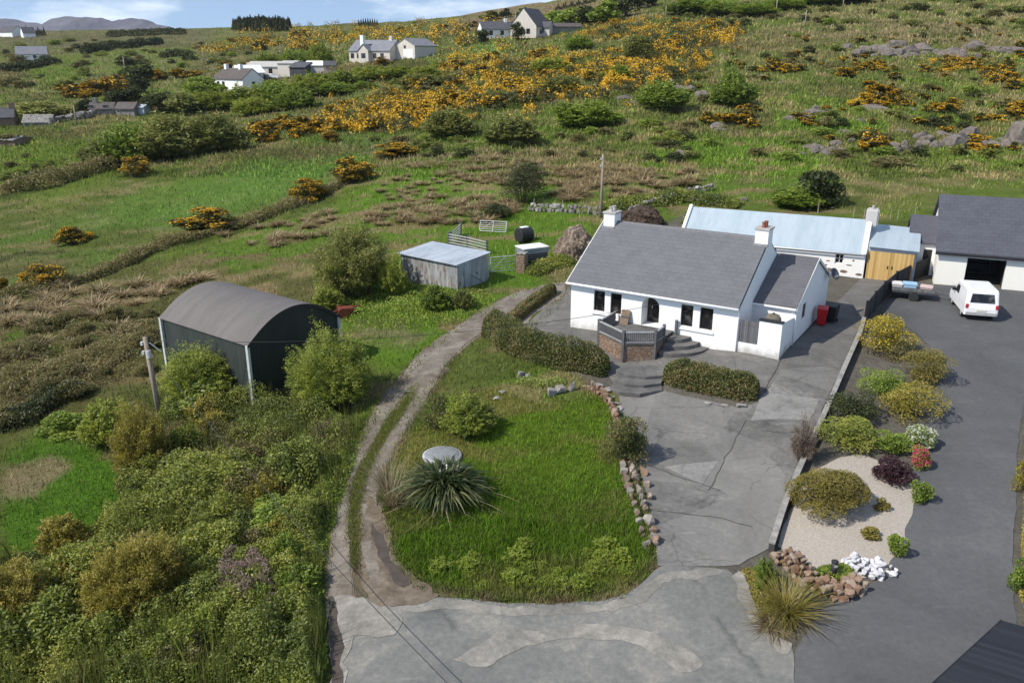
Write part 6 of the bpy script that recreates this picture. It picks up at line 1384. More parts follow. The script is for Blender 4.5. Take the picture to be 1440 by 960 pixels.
for cx, top, bot, wp in ((300,132,160,60),(345,126,158,64),(390,118,150,66),(440,108,140,66),(480,102,128,60),(520,96,116,60),(560,98,114,60),(415,128,156,56),(360,140,164,60),(470,118,138,60),(600,96,112,50)):
    hb('willow bush in the long green belt below the far white cottage', cx, top, bot, wp, WT[(cx//10) % 2], 'willow_scrub', group='willow belt below the far cottage')
for cx, top, bot, wp, k in ((450,66,98,36,0),(415,74,96,40,1),(380,78,96,40,0),(355,84,96,30,2)):
    hb('leafy bush screening the back of the far farm sheds', cx, top, bot, wp, WT[k], 'willow_scrub', group='bushes behind the far farm sheds')
htree('tall dark brown-green tree standing above the far ruined cottages', 203, 90, 132, 36, 'dark', 701)
htree('spreading dark tree at the foot of the tall dark one', 175, 122, 152, 40, 'dark', 703)
htree('rounded dark tree right of the far stone ruins', 224, 132, 160, 40, 'dark', 705)
htree('leafy green tree between the dark trees and the white cottage', 268, 130, 162, 60, 'grey', 707, 'green_tree')
htree('green tree against the gable of the far white cottage', 285, 108, 138, 50, 'green', 709, 'green_tree')
htree('dark low tree beside the ruined cottage', 124, 142, 162, 24, 'dark', 711)
htree('bushy tree on the left beyond the willow thicket', 60, 142, 168, 70, 'grey', 713, 'green_tree')
htree('brown-green tree by the low roofs at the left edge', 14, 190, 206, 26, 'heath', 715, 'green_tree')
for i, (cx, top, bot, wp, mt) in enumerate(((712,12,26,14,'dark'),(690,18,30,26,'grey'),(740,14,34,30,'grey'),(780,14,36,30,'green'),(800,12,38,34,'green'),(828,10,36,36,'dark'),(850,4,34,40,'green'),(868,6,26,30,'willow'))):
    htree('tree in the belt climbing right of the far gabled house', cx, top, bot, wp, mt, 731+i, 'belt_tree', 'tree belt by the gabled house', 12, 1600, .14, .08)
htree('big dark tree at the top edge beside a pole', 880, -22, 24, 40, 'dark', 751)
htree('dark tree at the top edge, right of the big one', 910, -14, 12, 26, 'dark', 753)
htree('dark shrubby tree at the left wall of the far gabled house', 728, 34, 58, 16, 'dark', 755)
htree('dark round tree in front of the far low bungalow', 677, 42, 64, 18, 'dark', 757)
for cx, top, bot, wp in ((975,2,26,80),(1010,4,26,60),(1060,8,28,60),(1100,0,18,60),(1150,-4,12,60),(1195,-6,8,60)):
    hb('green scrub along the top edge of the right hillside', cx, top, bot, wp, WT[1], 'willow_scrub', group='scrub on the right skyline')
# conifer plantation and skyline hedges
PN = []
for i in range(2):
    g = np.random.default_rng(771+i); n = 900; z = g.random(n)**.8; r = (1-z)*.5*(.55+.45*g.random(n)); a = g.uniform(0, 6.283, n)
    PN.append(leafmesh('pine_tree', [leafquads(np.stack([r*np.cos(a), r*np.sin(a), .06+z*.94], 1), np.stack([np.cos(a), np.sin(a), -.35+0*a], 1)+rdirs(n, g)*.4, .16, .07, g)], [LM['dark']]))
r_ = random.Random(3)
for k in range(46):
    cx = 329+k*1.76; top = 25-3.0*math.sin(math.pi*k/45)+r_.uniform(-1, 3) if k > 3 else 27; P = Gp(cx, 44+r_.uniform(-1, 1)); m_ = mpp(P); h = (42-top)*m_
    o = link(bpy.data.objects.new('pine_tree', PN[k % 2])); o.location = P; o.scale = (h*.55, h*.55, h*1.05); o.rotation_euler = (0, 0, k); tag(o, 'dark pine in the block of conifers on the left skyline', 'tree', 'pines on the skyline')
for k in range(9):
    P = Gp(505+k*3.2, 40); m_ = mpp(P); o = link(bpy.data.objects.new('pine_tree', PN[k % 2])); o.location = P; o.scale = (6*m_, 6*m_, (11+2*math.sin(k*.4))*m_); tag(o, 'dark conifer in the short skyline row above the bungalow', 'tree', 'short conifer row')
for k in range(11):
    P = Gp(36+k*2.7, 51); m_ = mpp(P); o = link(bpy.data.objects.new('pine_tree', PN[k % 2])); o.location = P; o.scale = (5*m_, 5*m_, (10+2*math.sin(k*2.)+(2 if k < 3 else 0))*m_); tag(o, 'dark conifer beside the far white houses at the left skyline', 'tree', 'conifers by the skyline houses')
for k in range(22):
    P = Gp(782+k*2.6, 15-k*.55); m_ = mpp(P); o = link(bpy.data.objects.new('pine_tree', PN[k % 2])); o.location = P; o.scale = (5*m_, 5*m_, (6+3*math.sin(k*1.7))*m_); tag(o, 'dark conifer in the row under the brown moor skyline', 'tree', 'conifer row below the moor')
for i, (ln, w_, h) in enumerate((([(118,76),(150,70),(190,66),(225,62)], 6, 4), ([(0,101),(30,97),(60,91),(84,89)], 6, 2.4), ([(225,82),(262,78)], 5, 3), ([(150,52),(200,50),(262,48)], 6, 4))):
    hedge('far_hedge', ['dark hedge line on the far left hillside', 'thick dark hedge wrapping the far white house', 'short dark hedge right of the long far one', 'low hedge on the far left skyline'][i], ln, w_, h, 'dark', 90, .9, .5, 801+i)
# ------------------------------------------------------------------ rocks
def rockmesh(seed, n=3):
    bm = bmesh.new(); bmesh.ops.create_icosphere(bm, subdivisions=n, radius=.5); r_ = random.Random(seed)
    pl_ = [(Vector((r_.uniform(-1, 1), r_.uniform(-1, 1), r_.uniform(-.3, 1))).normalized(), r_.uniform(.26, .4)) for _ in range(9)]
    for v in bm.verts:
        for nn, d in pl_:
            t = v.co.dot(nn)-d
            if t > 0: v.co -= nn*t
        c = v.co; nz = float(fbm(np.array([c.x*5+seed]), np.array([c.y*5+c.z*7]), seed, 4)[0])-.5
        v.co += v.co.normalized()*nz*.14
    me = bpy.data.meshes.new('rock'); bm.to_mesh(me); bm.free(); return me
t = NT('hill_rock'); n_ = t.noise(3, 7, .7); c_ = t.ramp(n_, [(.3, (.08,.065,.055)), (.5, (.175,.15,.135)), (.7, (.27,.24,.22))]); c_ = t.mix(t.ramp(t.noise(1.6, 5, .7), [(.55, 0.), (.7, .6)]), c_, (.085,.09,.035))
t.bsdf(c_, .95, 0, t.bump(t.noise(5, 8, .75), 1, .12), .1); M_ROCK = t.m
RK = [rockmesh(i) for i in range(6)]
for m_ in RK: m_.materials.append(M_ROCK)
def rock(label, cx, bot, wpx, hpx, i, group=None, dz=.32):
    if group: bot += random.uniform(-5, 5); k = random.choice((.5, .7, .9, 1.15)); wpx *= k; hpx *= k
    P = Gp(cx, bot); m_ = mpp(P); o = link(bpy.data.objects.new('rock', RK[i % 6])); w_ = wpx*m_; h = hpx*m_*1.25
    o.location = P+Vector((0, w_*.3, h*(.5-dz))); o.scale = (w_*1.15, w_*.8, h*1.25); o.rotation_euler = (0, 0, random.uniform(-.5, .5)); return tag(o, label, 'rock', group)
for i, (cx, b, w_, h) in enumerate(((1300,208,40,22),(1340,206,44,24),(1255,211,36,12),(1420,206,50,30),(1385,208,36,18),(1215,214,40,10),(1180,212,30,8),(1365,196,30,14))):
    rock('grey rock in the long outcrop across the right hillside', cx, b, w_, h, i, 'rocks of the long outcrop')
for i, (cx, b, w_, h) in enumerate(((1238,80,28,20),(1206,78,24,10),(1265,74,26,12),(1302,74,34,12),(1345,74,40,14),(1380,72,36,12),(1425,70,40,12),(1192,72,18,8))):
    rock('grey rock in the upper outcrop on the right hillside', cx, b, w_, h, i, 'rocks of the upper outcrop')
for i, (cx, b, w_, h) in enumerate(((960,126,40,16),(985,132,34,14),(940,120,28,10),(1075,114,34,10),(1230,152,46,9),(1150,160,40,9),(1125,166,34,8),(1285,155,26,7),(1270,188,34,8),(905,142,24,10),(1190,186,40,7),(1040,196,20,6))):
    rock('low grey rock breaking the turf on the mid right hillside', cx, b, w_, h, i, 'rocks breaking the turf')
rock('whitish boulder alone on the slope behind the cottage pole', 959, 222, 18, 12, 2); rock('pale boulder on the green slope left of the round bushes', 984, 283, 34, 10, 3); rock('reddish flat rock behind the tin cottage', 1010, 290, 16, 8, 4)
rock('small pale stone by the hillside wall', 1045, 283, 12, 7, 1)
# ------------------------------------------------------------------ heaps and walls behind the cottage
def heap(name, label, cx, top, bot, wpx, mat, seed, cat='heap'):
    Q, w_, h = size_at(cx, top, bot, wpx, .4); bm = bmesh.new(); bmesh.ops.create_icosphere(bm, subdivisions=5, radius=1)
    for v in bm.verts:
        c = v.co.copy(); n = float(fbm(np.array([c.x*4+seed]), np.array([c.y*4+c.z*3]), seed, 5)[0])-.5
        v.co = Vector((c.x*w_*.5, c.y*w_*.42, max(-.05, c.z*.92)*h))*(1+n*.5)
    me = bpy.data.meshes.new(name); bm.to_mesh(me); bm.free(); me.materials.append(mat); o = link(bpy.data.objects.new(name, me)); o.location = Q; return tag(o, label, cat)
t = NT('rubble'); v_ = t.vor(5, 'F1'); c_ = t.ramp(v_.outputs['Color'], [(.1, (.17,.125,.09)), (.5, (.30,.235,.18)), (.9, (.42,.35,.29))]); c_ = t.mix(t.ramp(t.vor(5, 'DISTANCE_TO_EDGE').outputs[0], [(0, .8), (.12, 0.)]), c_, (.10,.075,.055)); t.bsdf(c_, .95, 0, t.bump(t.noise(7, 6, .8), 1, .15), .1); M_RUB = t.m
heap('rubble_heap', 'pale rubble heap at the left gable of the white cottage', 808, 318, 366, 56, M_RUB, 3)
t = NT('turned_earth'); c_ = t.ramp(t.noise(2.5, 7, .75), [(.3, (.035,.026,.022)), (.5, (.085,.06,.046)), (.7, (.19,.14,.11))]); t.bsdf(c_, .95, 0, t.bump(t.noise(5, 8, .8), 1, .2), .1); M_EAR = t.m
heap('earth_heap', 'dark turned earth heap behind the white cottage roof', 902, 288, 322, 62, M_EAR, 5)
stones('stone_wall', 'grey dry stone field wall behind the cottage left chimney', 'wall', [(742,296),(775,298),(810,300),(845,302)], .5, .75, MS_GREY, .38, 2, 5)
stones('stone_wall', 'tumbled stone wall climbing the green slope right of the cottage pole', 'wall', [(880,304),(905,294),(935,284),(965,276),(1000,268)], .5, .7, MS_GREY, .42, 2, 7)
stones('stone_wall', 'broken stone wall below the far ruined cottages', 'wall', [(68,176),(105,168),(150,160),(205,157)], 1.0, 1.2, MS_GREY, 1.1, 2, 9)
def post(label, cx, bot, hpx, group=None):
    P = Gp(cx, bot); h = hpx*mpp(P)/.95; o = MB().tube([(0, 0, -.2), (0, 0, h)], [.055, .045], 7).build('fence_post', M_POLE); o.location = P; tag(o, label, 'post', group)
for cx, b in ((791,296),(823,300),(751,294),(1005,265),(1150,300),(1200,306),(1215,308),(1252,308),(1262,309),(1286,306)): post('thin grey fence post along the field edge behind the cottages', cx, b, 14, 'field fence posts')
# ------------------------------------------------------------------ utility poles and wires
def pole(label, cx, top, bot, r=.14, arm=True, lean=0):
    P = Gp(cx, bot); h = (bot-top)*mpp(P)
    for _ in range(4): _, py = proj(P.x, P.y, P.z+h); h += (py-top)*mpp(P)
    h = float(h); o = thing('utility_pole', label, 'pole', P); MB().tube([(0, 0, -.4), (lean*h*.5, 0, h*.5), (lean*h, 0, h)], [r, r*.9, r*.75], 10).build('shaft', M_POLE, o, smooth=True)
    if arm:
        for z in (.93, .82): MB().box(lean*h-.09-r, lean*h-r+.02, -.1, .1, h*z-.1, h*z+.08).build('insulator', M_STEEL, o)
    return P+Vector((lean*h, 0, h*.96)), o
top1, pl1 = pole('weathered wooden utility pole in the left thicket with grey fittings', 226, 474, 590, .15, True, -.035)
hh = top1.z-pl1.location.z; MB().tube([(.12-.035*hh, -.12, hh*.80), (.12-.035*hh, -.12, hh*.89)], .13, 10).build('transformer', M_STEEL, pl1)
MB().tube([(.15-.035*hh, 0, hh*.98), (.5, .1, hh*.86)], .025, 6).build('stay_bracket', M_STEEL, pl1)
top2, pl2 = pole('tall grey utility pole behind the left chimney of the white cottage', 845, 217, 306, .13)
for lab, cx, t_, b in (('thin far pole on the skyline left of the conifers', 178, 80, 115), ('pale pole by the far ruined cottages', 108, 148, 176), ('far pole above the long gorse band', 395, 62, 78), ('far pole on the hill near the pale bungalow', 543, 36, 58), ('far pole beside the gabled house', 725, 18, 52), ('pole at the top edge beside the big dark tree', 892, -14, 14), ('pole at the top of the right hillside', 1091, 0, 22), ('short pole on the bare right hillside', 1132, 14, 37), ('pole cut by the top edge on the right', 1185, -6, 13), ('far pole left of the willow belt', 287, 72, 92), ('pole on the green slope beyond the gorse', 936, 8, 26)): pole(lab, cx, t_, b, .16, False)
def wire(label, A, B, sag, r=.014):
    A = Vector(A); B = Vector(B); pts = [A.lerp(B, i/24)-Vector((0, 0, sag*4*(i/24)*(1-i/24))) for i in range(25)]; pts = [p-A for p in pts]
    o = MB().tube(pts, r, 5).build('cable', M_WIRE, smooth=True); o.location = A; tag(o, label, 'cable')
wire('black cable from the left pole across the barn to the cottage gable', top1, HW(12.25, 6.0, 3.9), 1.4)
P_ = Gp(596, 945); wire('black cable from the left pole down across the bramble to the road', top1-Vector((0, 0, .3)), P_+Vector((1.2, -2.0, 1.0)), .5)
# ------------------------------------------------------------------ far buildings
M_FWALL = render_white('far_white_wall', (.78,.78,.77), (.5,.5,.46), .2, -.1); M_FCREAM = plain('far_cream_wall', (.50,.46,.40), (.60,.56,.50), 2, .9); M_FGREY = plain('far_grey_wall', (.34,.33,.31), (.44,.43,.41), 2, .9)
M_RSL = slate('far_slate', (.15,.155,.175), (.19,.195,.215), .9, .5); M_RDK = slate('far_dark_slate', (.06,.06,.068), (.085,.085,.095), .9, .5); M_RBR = slate('far_brown_roof', (.075,.062,.058), (.10,.085,.08), .9, .5)
def house(label, cx, bot, Lm, Dm, ez, rz_, rot, wall, roof, chims=(), wins=(), extra=None, name='far_house', cat='house', back=.5, scale=1.0):
    P = Gp(cx, bot); o = thing(name, label, cat, P+Vector((0, Dm*back, 0)), rot); o.scale = (scale,)*3; hL, hD = Lm/2, Dm/2
    m = MB(); m.quad((-hL,-hD,-1.5), (hL,-hD,-1.5), (hL,-hD,ez), (-hL,-hD,ez)); m.quad((-hL,hD,-1.5), (-hL,hD,ez), (hL,hD,ez), (hL,hD,-1.5))
    for x in (-hL, hL): m.bm.faces.new([m.bm.verts.new(p) for p in ((x,-hD,-1.5), (x,hD,-1.5), (x,hD,ez), (x,0,rz_-.03), (x,-hD,ez))])
    m.build('wall', wall, o); r = MB(); gable_roof(r, -hL-.15, hL+.15, -hD, hD, ez+.02, rz_, .3, .14); rf = r.build('roof', roof, o)
    for x in chims: MB().box(x-.45, x+.45, -.4, .4, rz_-.6, rz_+1.1).build('chimney', wall, rf)
    for f, x, z0, w_, h in wins:
        if f == 'f': W_ = MB().box(x-w_/2, x+w_/2, -hD-.04, -hD+.1, z0, z0+h)
        elif f == 'r': W_ = MB().box(hL-.1, hL+.04, x-w_/2, x+w_/2, z0, z0+h)
        else: W_ = MB().box(-hL-.04, -hL+.1, x-w_/2, x+w_/2, z0, z0+h)
        W_.build('window', M_GLASS, o)
    return o
F4 = lambda xs: [('f', x, .9, 1.1, 1.3) for x in xs]
bg_ = house('pale bungalow with grey slate roof, front gable porch and white chimney', 528, 87, 13.5, 8.0, 2.9, 5.6, R(-25), M_FCREAM, M_RSL, (4.8,), F4((-5.6, -3.6, 1.8, 4.2))+[('r', 1.0, .9, 1.2, 1.3)], name='far_bungalow')
m = MB(); m.quad((-2.6,-5.4,-1), (.6,-5.4,-1), (.6,-5.4,2.9), (-2.6,-5.4,2.9)); m.bm.faces.new([m.bm.verts.new(p) for p in ((-2.6,-5.4,2.9), (.6,-5.4,2.9), (-1.0,-5.4,4.4))]); m.quad((.6,-5.4,-1), (.6,-4.0,-1), (.6,-4.0,2.9), (.6,-5.4,2.9)); m.quad((-2.6,-5.4,-1), (-2.6,-5.4,2.9), (-2.6,-4.0,2.9), (-2.6,-4.0,-1)); pr = m.build('porch', M_FCREAM, bg_)
r = MB(); r.prism([(-2.9, 2.7), (-1.0, 4.45), (.9, 2.7), (.9, 2.85), (-1.0, 4.62), (-2.9, 2.85)], 'y', -5.6, -1.5); r.build('porch_roof', M_RSL, pr); MB().box(-1.7, -.3, -5.44, -5.41, .9, 2.2).build('porch_window', M_GLASS, pr); MB().box(-2.75, -1.75, -4.1, -3.3, 2.9, 6.9).build('chimney', M_FWALL, bg_)
bo_ = house('pale outbuilding with grey roof and white roller door beside the bungalow', 583, 82, 8.5, 7.5, 3.2, 5.0, R(52), M_FCREAM, M_RSL, (), [('l', 0, 2.5, .8, .8)], name='far_outbuilding', cat='shed'); MB().box(-4.30, -4.2, -3.0, .6, 0, 2.3).build('roller_door', M_FWALL, bo_)
house('white cottage with dark brown roof and two chimneys below the far farm', 332, 128, 12, 6.2, 2.9, 5.2, R(-38), M_FWALL, M_RBR, (-4.8, 1.2), F4((-4.4, -2.2))+[('r', 0, 1.2, .8, 1.0)], name='far_cottage')
house('white cottage gable peeping out behind the brown-roofed cottage', 345, 117, 7, 6, 2.6, 4.4, R(40), M_FWALL, M_FWALL, (), [('l', 0, 1, .9, .9)], name='far_cottage')
house('long cream farm shed behind the far parked cars', 380, 108, 13, 7, 2.6, 3.9, R(-12), M_FCREAM, M_FGREY, (), F4((-3, 1)), name='far_shed', cat='shed')
house('pale boarded shed standing right of the far parked cars', 408, 108, 5.2, 6, 3.4, 4.0, R(-20), M_FCREAM, M_FGREY, (), (), name='far_shed', cat='shed')
house('dark slate-roofed shed at the right end of the far farm', 424, 107, 5, 6, 2.2, 3.4, R(-20), M_RDK, M_RDK, (), (), name='far_shed', cat='shed')
house('small pink-roofed white shed among the far farm buildings', 358, 107, 5, 5, 2.4, 3.6, R(10), M_FWALL, plain('pink_roof', (.35,.18,.17), (.45,.26,.24)), (), (), name='far_shed', cat='shed')
house('small whitish shed at the end of the farm lane', 445, 103, 6, 5, 2.0, 3.0, R(-10), M_FGREY, M_FWALL, (), (), name='far_shed', cat='shed')
house('small pink hut on the lane right of the far farm', 463, 103, 3.2, 3, 2.0, 3.0, R(10), plain('pink_hut', (.36,.24,.20), (.44,.30,.26)), M_RDK, (), (), name='far_shed', cat='shed')
house('cream gabled house with dark roof high on the hill', 747, 53, 10, 8.5, 3.2, 8.0, R(62), M_FCREAM, M_RDK, (), [('l', -1.6, 1, 1.2, 1.4), ('l', 1.8, 1, 1.2, 1.4), ('f', -2, 1, 1.2, 1.3)], name='far_house')
house('small annex right of the cream gabled house', 766, 51, 4.5, 4.5, 2.4, 4.0, R(-20), M_FCREAM, M_RDK, (), F4((0,)), name='far_annex', cat='annex')
house('low white bungalow with dark roof left of the cream gabled house', 702, 54, 12.5, 7, 2.6, 4.8, R(15), M_FWALL, M_RDK, (2,), F4((-3.5, 0, 3)), name='far_bungalow')
house('low ruin of grey stone right of the cream gabled house', 796, 46, 9, 4.5, 1.6, 2.6, R(12), M_STONE_G, M_RBR, (), (), name='stone_ruin', cat='ruin')
house('white house with dark porch inside the hedge at the far left', 40, 86, 11, 7, 2.6, 5.4, R(25), M_FWALL, M_RSL, (), F4((1, 4, 6)), name='far_house'); 
house('white house with a dark roof on the far left skyline', 12, 52, 13, 9, 2.8, 6.5, R(-25), M_FWALL, M_RDK, (), (), name='skyline_house')
house('white house half hidden by conifers on the far left skyline', 36, 53, 7, 7, 2.6, 6, R(40), M_FWALL, M_RDK, (), (), name='skyline_house')
house('roofed stone cottage ruin under the tall dark far tree', 142, 163, 5, 3.2, 1.5, 2.6, R(8), M_STONE_G, M_RBR, (-1.5,), F4((-2, 1)), name='stone_ruin', cat='ruin')
house('round-backed stone outhouse right of the roofed ruin', 178, 163, 4.2, 3, 1.5, 2.6, R(-8), M_STONE_G, M_RBR, (), (), name='stone_ruin', cat='ruin')
house('pale tin hut right of the stone outhouse', 199, 162, 2.2, 2.4, 1.6, 2.0, R(-15), M_GALV, M_GALV, (), (), name='tin_hut', cat='hut')
house('long low stone ruin with one gable standing', 52, 177, 5.5, 2.6, .8, 2.0, R(6), M_STONE_G, M_STONE_G, (), (), name='stone_ruin', cat='ruin')
house('dark roofed cottage cut by the left edge', -2, 178, 4.6, 4, 1.8, 3.4, R(20), M_STONE_BR, M_RDK, (2,), (), name='edge_cottage')
house('low shed with grey tin roof cut by the left edge', 4, 206, 6, 4.2, 1.1, 1.5, R(-12), M_STONE_BR, M_GALVD, (), (), name='edge_shed', cat='shed')
M_CARD = plain('dark_car_paint', (.02,.02,.025), (.03,.03,.035), 2, .3)
for lab, cx, b, mt, rz in (('white car parked behind the far brown-roofed cottage', 360, 114, M_CARW, .3), ('dark car in the far farm yard beside the white one', 366, 111, M_CARD, .5), ('silver car at the right of the far farm yard', 384, 112, M_STEEL, -.3), ('black car between the two pale far cars', 374, 113, M_CARD, -.2)):
    P = Gp(cx, b); van('far_car', lab, 'car', P, rz, mt, 4.2, 1.8, 1.5, None, False, False)
# ------------------------------------------------------------------ neighbour garden, rockery, edging stones
def gshrub(label, cx, top, bot, wp, mats, seed, n=5200, L=.085, W=.05, name='garden_shrub', bloom=None, nb=900):
    Q, w_, h = size_at(cx, top-6, bot, wp*1.2); s = (w_+h)/2; o = thing(name, label, 'shrub', Q); lb = lobes(seed, 18, .14, .26); sc = np.array([w_, w_, h])
    link(bpy.data.objects.new('foliage', leafmesh('foliage', [crown(seed, 18, n, L/s, W/s, lop=lb)*sc], [LM[mats]])), o)
    if bloom:
        V = crown(seed+1, 18, nb, L*1.1/s, W*1.6/s, lop=[(c, r*1.05) for c, r in lb], jag=.1); V[:, 2] = np.maximum(V[:, 2], .25)
        link(bpy.data.objects.new('blossom', leafmesh('blossom', [V*sc], [LM[bloom]])), o)
    m = MB()
    for k in range(5): a = k*1.3; m.tube([(0, 0, -.1), (.18*w_*math.cos(a), .18*w_*math.sin(a), h*.55)], [.03, .012], 5)
    m.build('stem', M_BARK, o); return o
gshrub('yellow-flowering shrub nearest the charcoal fence in the neighbour garden', 1246, 448, 510, 74, 'olive', 901, bloom='yellow', nb=1500)
gshrub('rounded golden-green shrub beside the neighbour drive', 1298, 498, 552, 66, 'gold', 903)
gshrub('bright green shrub in the middle of the neighbour garden', 1240, 520, 572, 66, 'green', 905)
gshrub('olive shrub leaning over the neighbour drive edge', 1282, 540, 602, 74, 'olive', 907)
gshrub('dark green shrub against the boundary wall, upper of two', 1196, 552, 605, 62, 'dark', 909)
gshrub('dark green shrub against the boundary wall, lower of two', 1192, 588, 645, 74, 'bramble', 911)
gshrub('low vivid green shrub beside the pink flowers', 1248, 610, 648, 50, 'green', 913)
gshrub('dark purple-leaved shrub on the pale gravel bed', 1250, 650, 690, 50, 'purple', 915)
gshrub('large golden dome-shaped shrub on the pale gravel bed', 1163, 670, 752, 94, 'gold', 917, 19000, .08, .035)
gshrub('pale white-flowered shrub at the neighbour drive edge', 1290, 606, 638, 40, 'sprout', 919, bloom='whiteb', nb=1200)
gshrub('small shrub with pink and red flowers at the drive edge', 1292, 630, 664, 24, 'green', 921, 2400, .07, .04, bloom='pink', nb=1300)
gshrub('small green shrub below the pink flowers on the drive edge', 1292, 676, 712, 24, 'green', 923, 2600)
gshrub('green tuft at the drive edge above the white stones', 1258, 756, 792, 26, 'green', 925, 2600)
gshrub('tiny brown plant on the gravel near the purple shrub', 1237, 706, 722, 18, 'gold', 927, 900)
gshrub('small yellowish plant on the gravel above the rockery', 1222, 746, 764, 24, 'gold', 929, 1200)
gshrub('brown shrub at the fence end of the neighbour garden', 1262, 480, 512, 36, 'heath', 931, 2400)
gshrub('narrow verge shrub at the far right edge by the drive', 1436, 640, 700, 26, 'olive', 933, 2600)
gshrub('green verge shrub at the right edge above the black roof', 1432, 790, 842, 30, 'green', 935, 2600)
hedge('rockery_plants', 'dark green creeping plants beside the black bollard light', [(1148,806),(1165,810),(1182,808),(1195,800)], .75, .35, 'green', 1500, .07, .05, 941, 'plant')
hedge('verge_grass_bank', 'rough green verge along the right edge of the neighbour drive', [(1450,590),(1452,680),(1450,770),(1446,850)], .6, .3, 'olive', 700, .12, .05, 943, 'verge')
stones('rockery_wall', 'curved rockery wall of red-brown stones at the end of the gravel bed', 'rockery', [(1094,778),(1112,792),(1128,808),(1145,824),(1165,836),(1188,836),(1206,826)], .8, .38, MS_RED, .24, 2, 11)
stones('rockery_slope', 'tumbled pale brown stones sloping down to the verge grass', 'rockery', [(1102,788),(1118,804),(1136,822)], .9, .22, MS_RED, .26, 1, 13)
stones('white_stones', 'heap of white quartz stones at the corner of the neighbour drive', 'stone heap', [(1188,788),(1204,796),(1220,804),(1238,806),(1247,800)], .9, .26, MS_WHITE, .2, 2, 15)
bl_ = thing('bollard_light', 'small black bollard light among plants on the rockery', 'light', Gp(1171, 812)); MB().tube([(0,0,0), (0,0,.62)], .11, 14).build('body', M_BLACK, bl_, smooth=True); MB().lathe([(.12,.62), (.12,.66), (.05,.70)], 14).build('cap', M_BLACK, bl_); MB().box(-.05, .05, -.125, -.105, .48, .56).build('lens', M_STEEL, bl_)
stones('edging_wall', 'curved red-brown stone edging between the lawn and the paved path', 'wall', [(818,546),(832,548),(846,558),(858,574),(866,592),(872,612)], .4, .5, MS_RED, .24, 2, 17)
stones('edging_wall', 'broken run of flat stones along the lawn edge below the clipped bush', 'wall', [(880,650),(886,672),(894,698),(902,724),(910,752),(918,774)], .75, .30, MS_MIX, .3, 1, 19)
for i, (x, y) in enumerate(((905,664),(909,679),(913,697),(919,744),(921,760))):
    stones('edging_block', 'reddish stone block on the drive side of the lawn edging', 'stone', [(x,y),(x+1,y+7)], .25, .32, MS_RED, .34, 1, 21+i, group='red blocks of the lawn edging')
stones('path_slabs', 'flat lichen-grey slabs on the path inside the curved edging', 'paving', [(838,540),(856,552),(870,572),(880,594)], .75, .1, MS_GREY, .5, 1, 25)
stones('edging_slabs', 'row of upright grey slabs at the top corner of the lawn', 'stones', [(768,558),(782,554),(798,550),(815,545)], .35, .5, MS_GREY, .48, 1, 27)
stones('flat_rocks', 'pale flat rock lying in grass left of the upright slabs', 'stones', [(694,566),(702,556),(712,548)], .55, .16, MS_GREY, .6, 1, 29)
stones('hedge_kerb', 'row of pale flat stones under the right front hedge', 'kerb', [(990,566),(1012,570),(1034,573),(1052,572)], .35, .16, MS_GREY, .55, 1, 31)
stones('hedge_kerb', 'rough stones at the foot of the left front hedge', 'kerb', [(726,534),(738,532),(748,538)], .6, .5, MS_GREY, .45, 1, 33)

# low scrub, heather and dark unflowered gorse over the hillside
HS = [leafmesh('low_scrub', [crown(851+i, 14, 900, .13, .07, .14, .24, .5)], [LM[k]]) for i, k in enumerate(('heath', 'bramble', 'dark', 'grey', 'heath', 'green'))]
for a in (('low dark scrub patch among the rocks of the right hillside', 'scrub on the rocky hillside', [(960,90),(1080,55),(1440,30),(1440,240),(1180,240),(1000,220),(940,180)], 80, 11, 1.2, 3.4),
          ('low scrub patch on the slope between the shed field and the gorse band', 'scrub below the gorse band', [(520,200),(600,182),(760,190),(900,170),(1000,200),(960,232),(780,225),(600,222)], 46, 10, 1.2, 3.0),
          ('low scrub patch on the far left hillside', 'scrub on the far left hillside', [(0,62),(160,54),(300,48),(480,70),(470,90),(330,95),(200,110),(0,140)], 60, 10, 3.0, 8.0),
          ('low scrub patch in the left fields beyond the hedge bank', 'scrub in the left fields', [(0,215),(120,235),(60,262),(0,262)], 8, 14, 1.5, 3.0),
          ('low scrub patch beside the green willow belt', 'scrub beside the willow belt', [(470,120),(600,96),(700,104),(640,128),(520,140)], 22, 9, 2.0, 4.5),
          ('low scrub patch on the top slope of the right hillside', 'scrub on the top slope', [(960,10),(1440,-5),(1440,40),(1100,45),(980,60)], 46, 11, 2.0, 5.0)):
    many('low_scrub', a[0], 'scrub', a[1], HS, a[2], a[3], 860+a[3], a[4], a[5], a[6], .42)
many('gorse_bush', 'dark gorse bush with few flowers on the rocky right hillside', 'gorse', 'dark gorse on the rocky hillside', GD, [(960,75),(1040,55),(1440,28),(1440,215),(1330,215),(1150,205),(1010,175)], 34, 871, 13, 1.2, 2.8, .5)
for i, (cx, b, w_, h) in enumerate(((1228,213,38,14),(1276,209,34,18),(1320,207,30,18),(1400,207,36,24),(1438,200,40,34),(1160,215,26,9),(1130,213,30,7),(1352,204,36,22),(1330,196,36,12),(1300,198,36,10))):
    rock('grey rock in the long outcrop across the right hillside', cx, b, w_, h, i+3, 'rocks of the long outcrop')
for i, (cx, b, w_, h) in enumerate(((1220,79,26,15),(1252,78,26,16),(1283,75,28,12),(1322,74,34,13),(1362,73,34,13),(1402,71,40,13))):
    rock('grey rock in the upper outcrop on the right hillside', cx, b, w_, h, i+2, 'rocks of the upper outcrop')

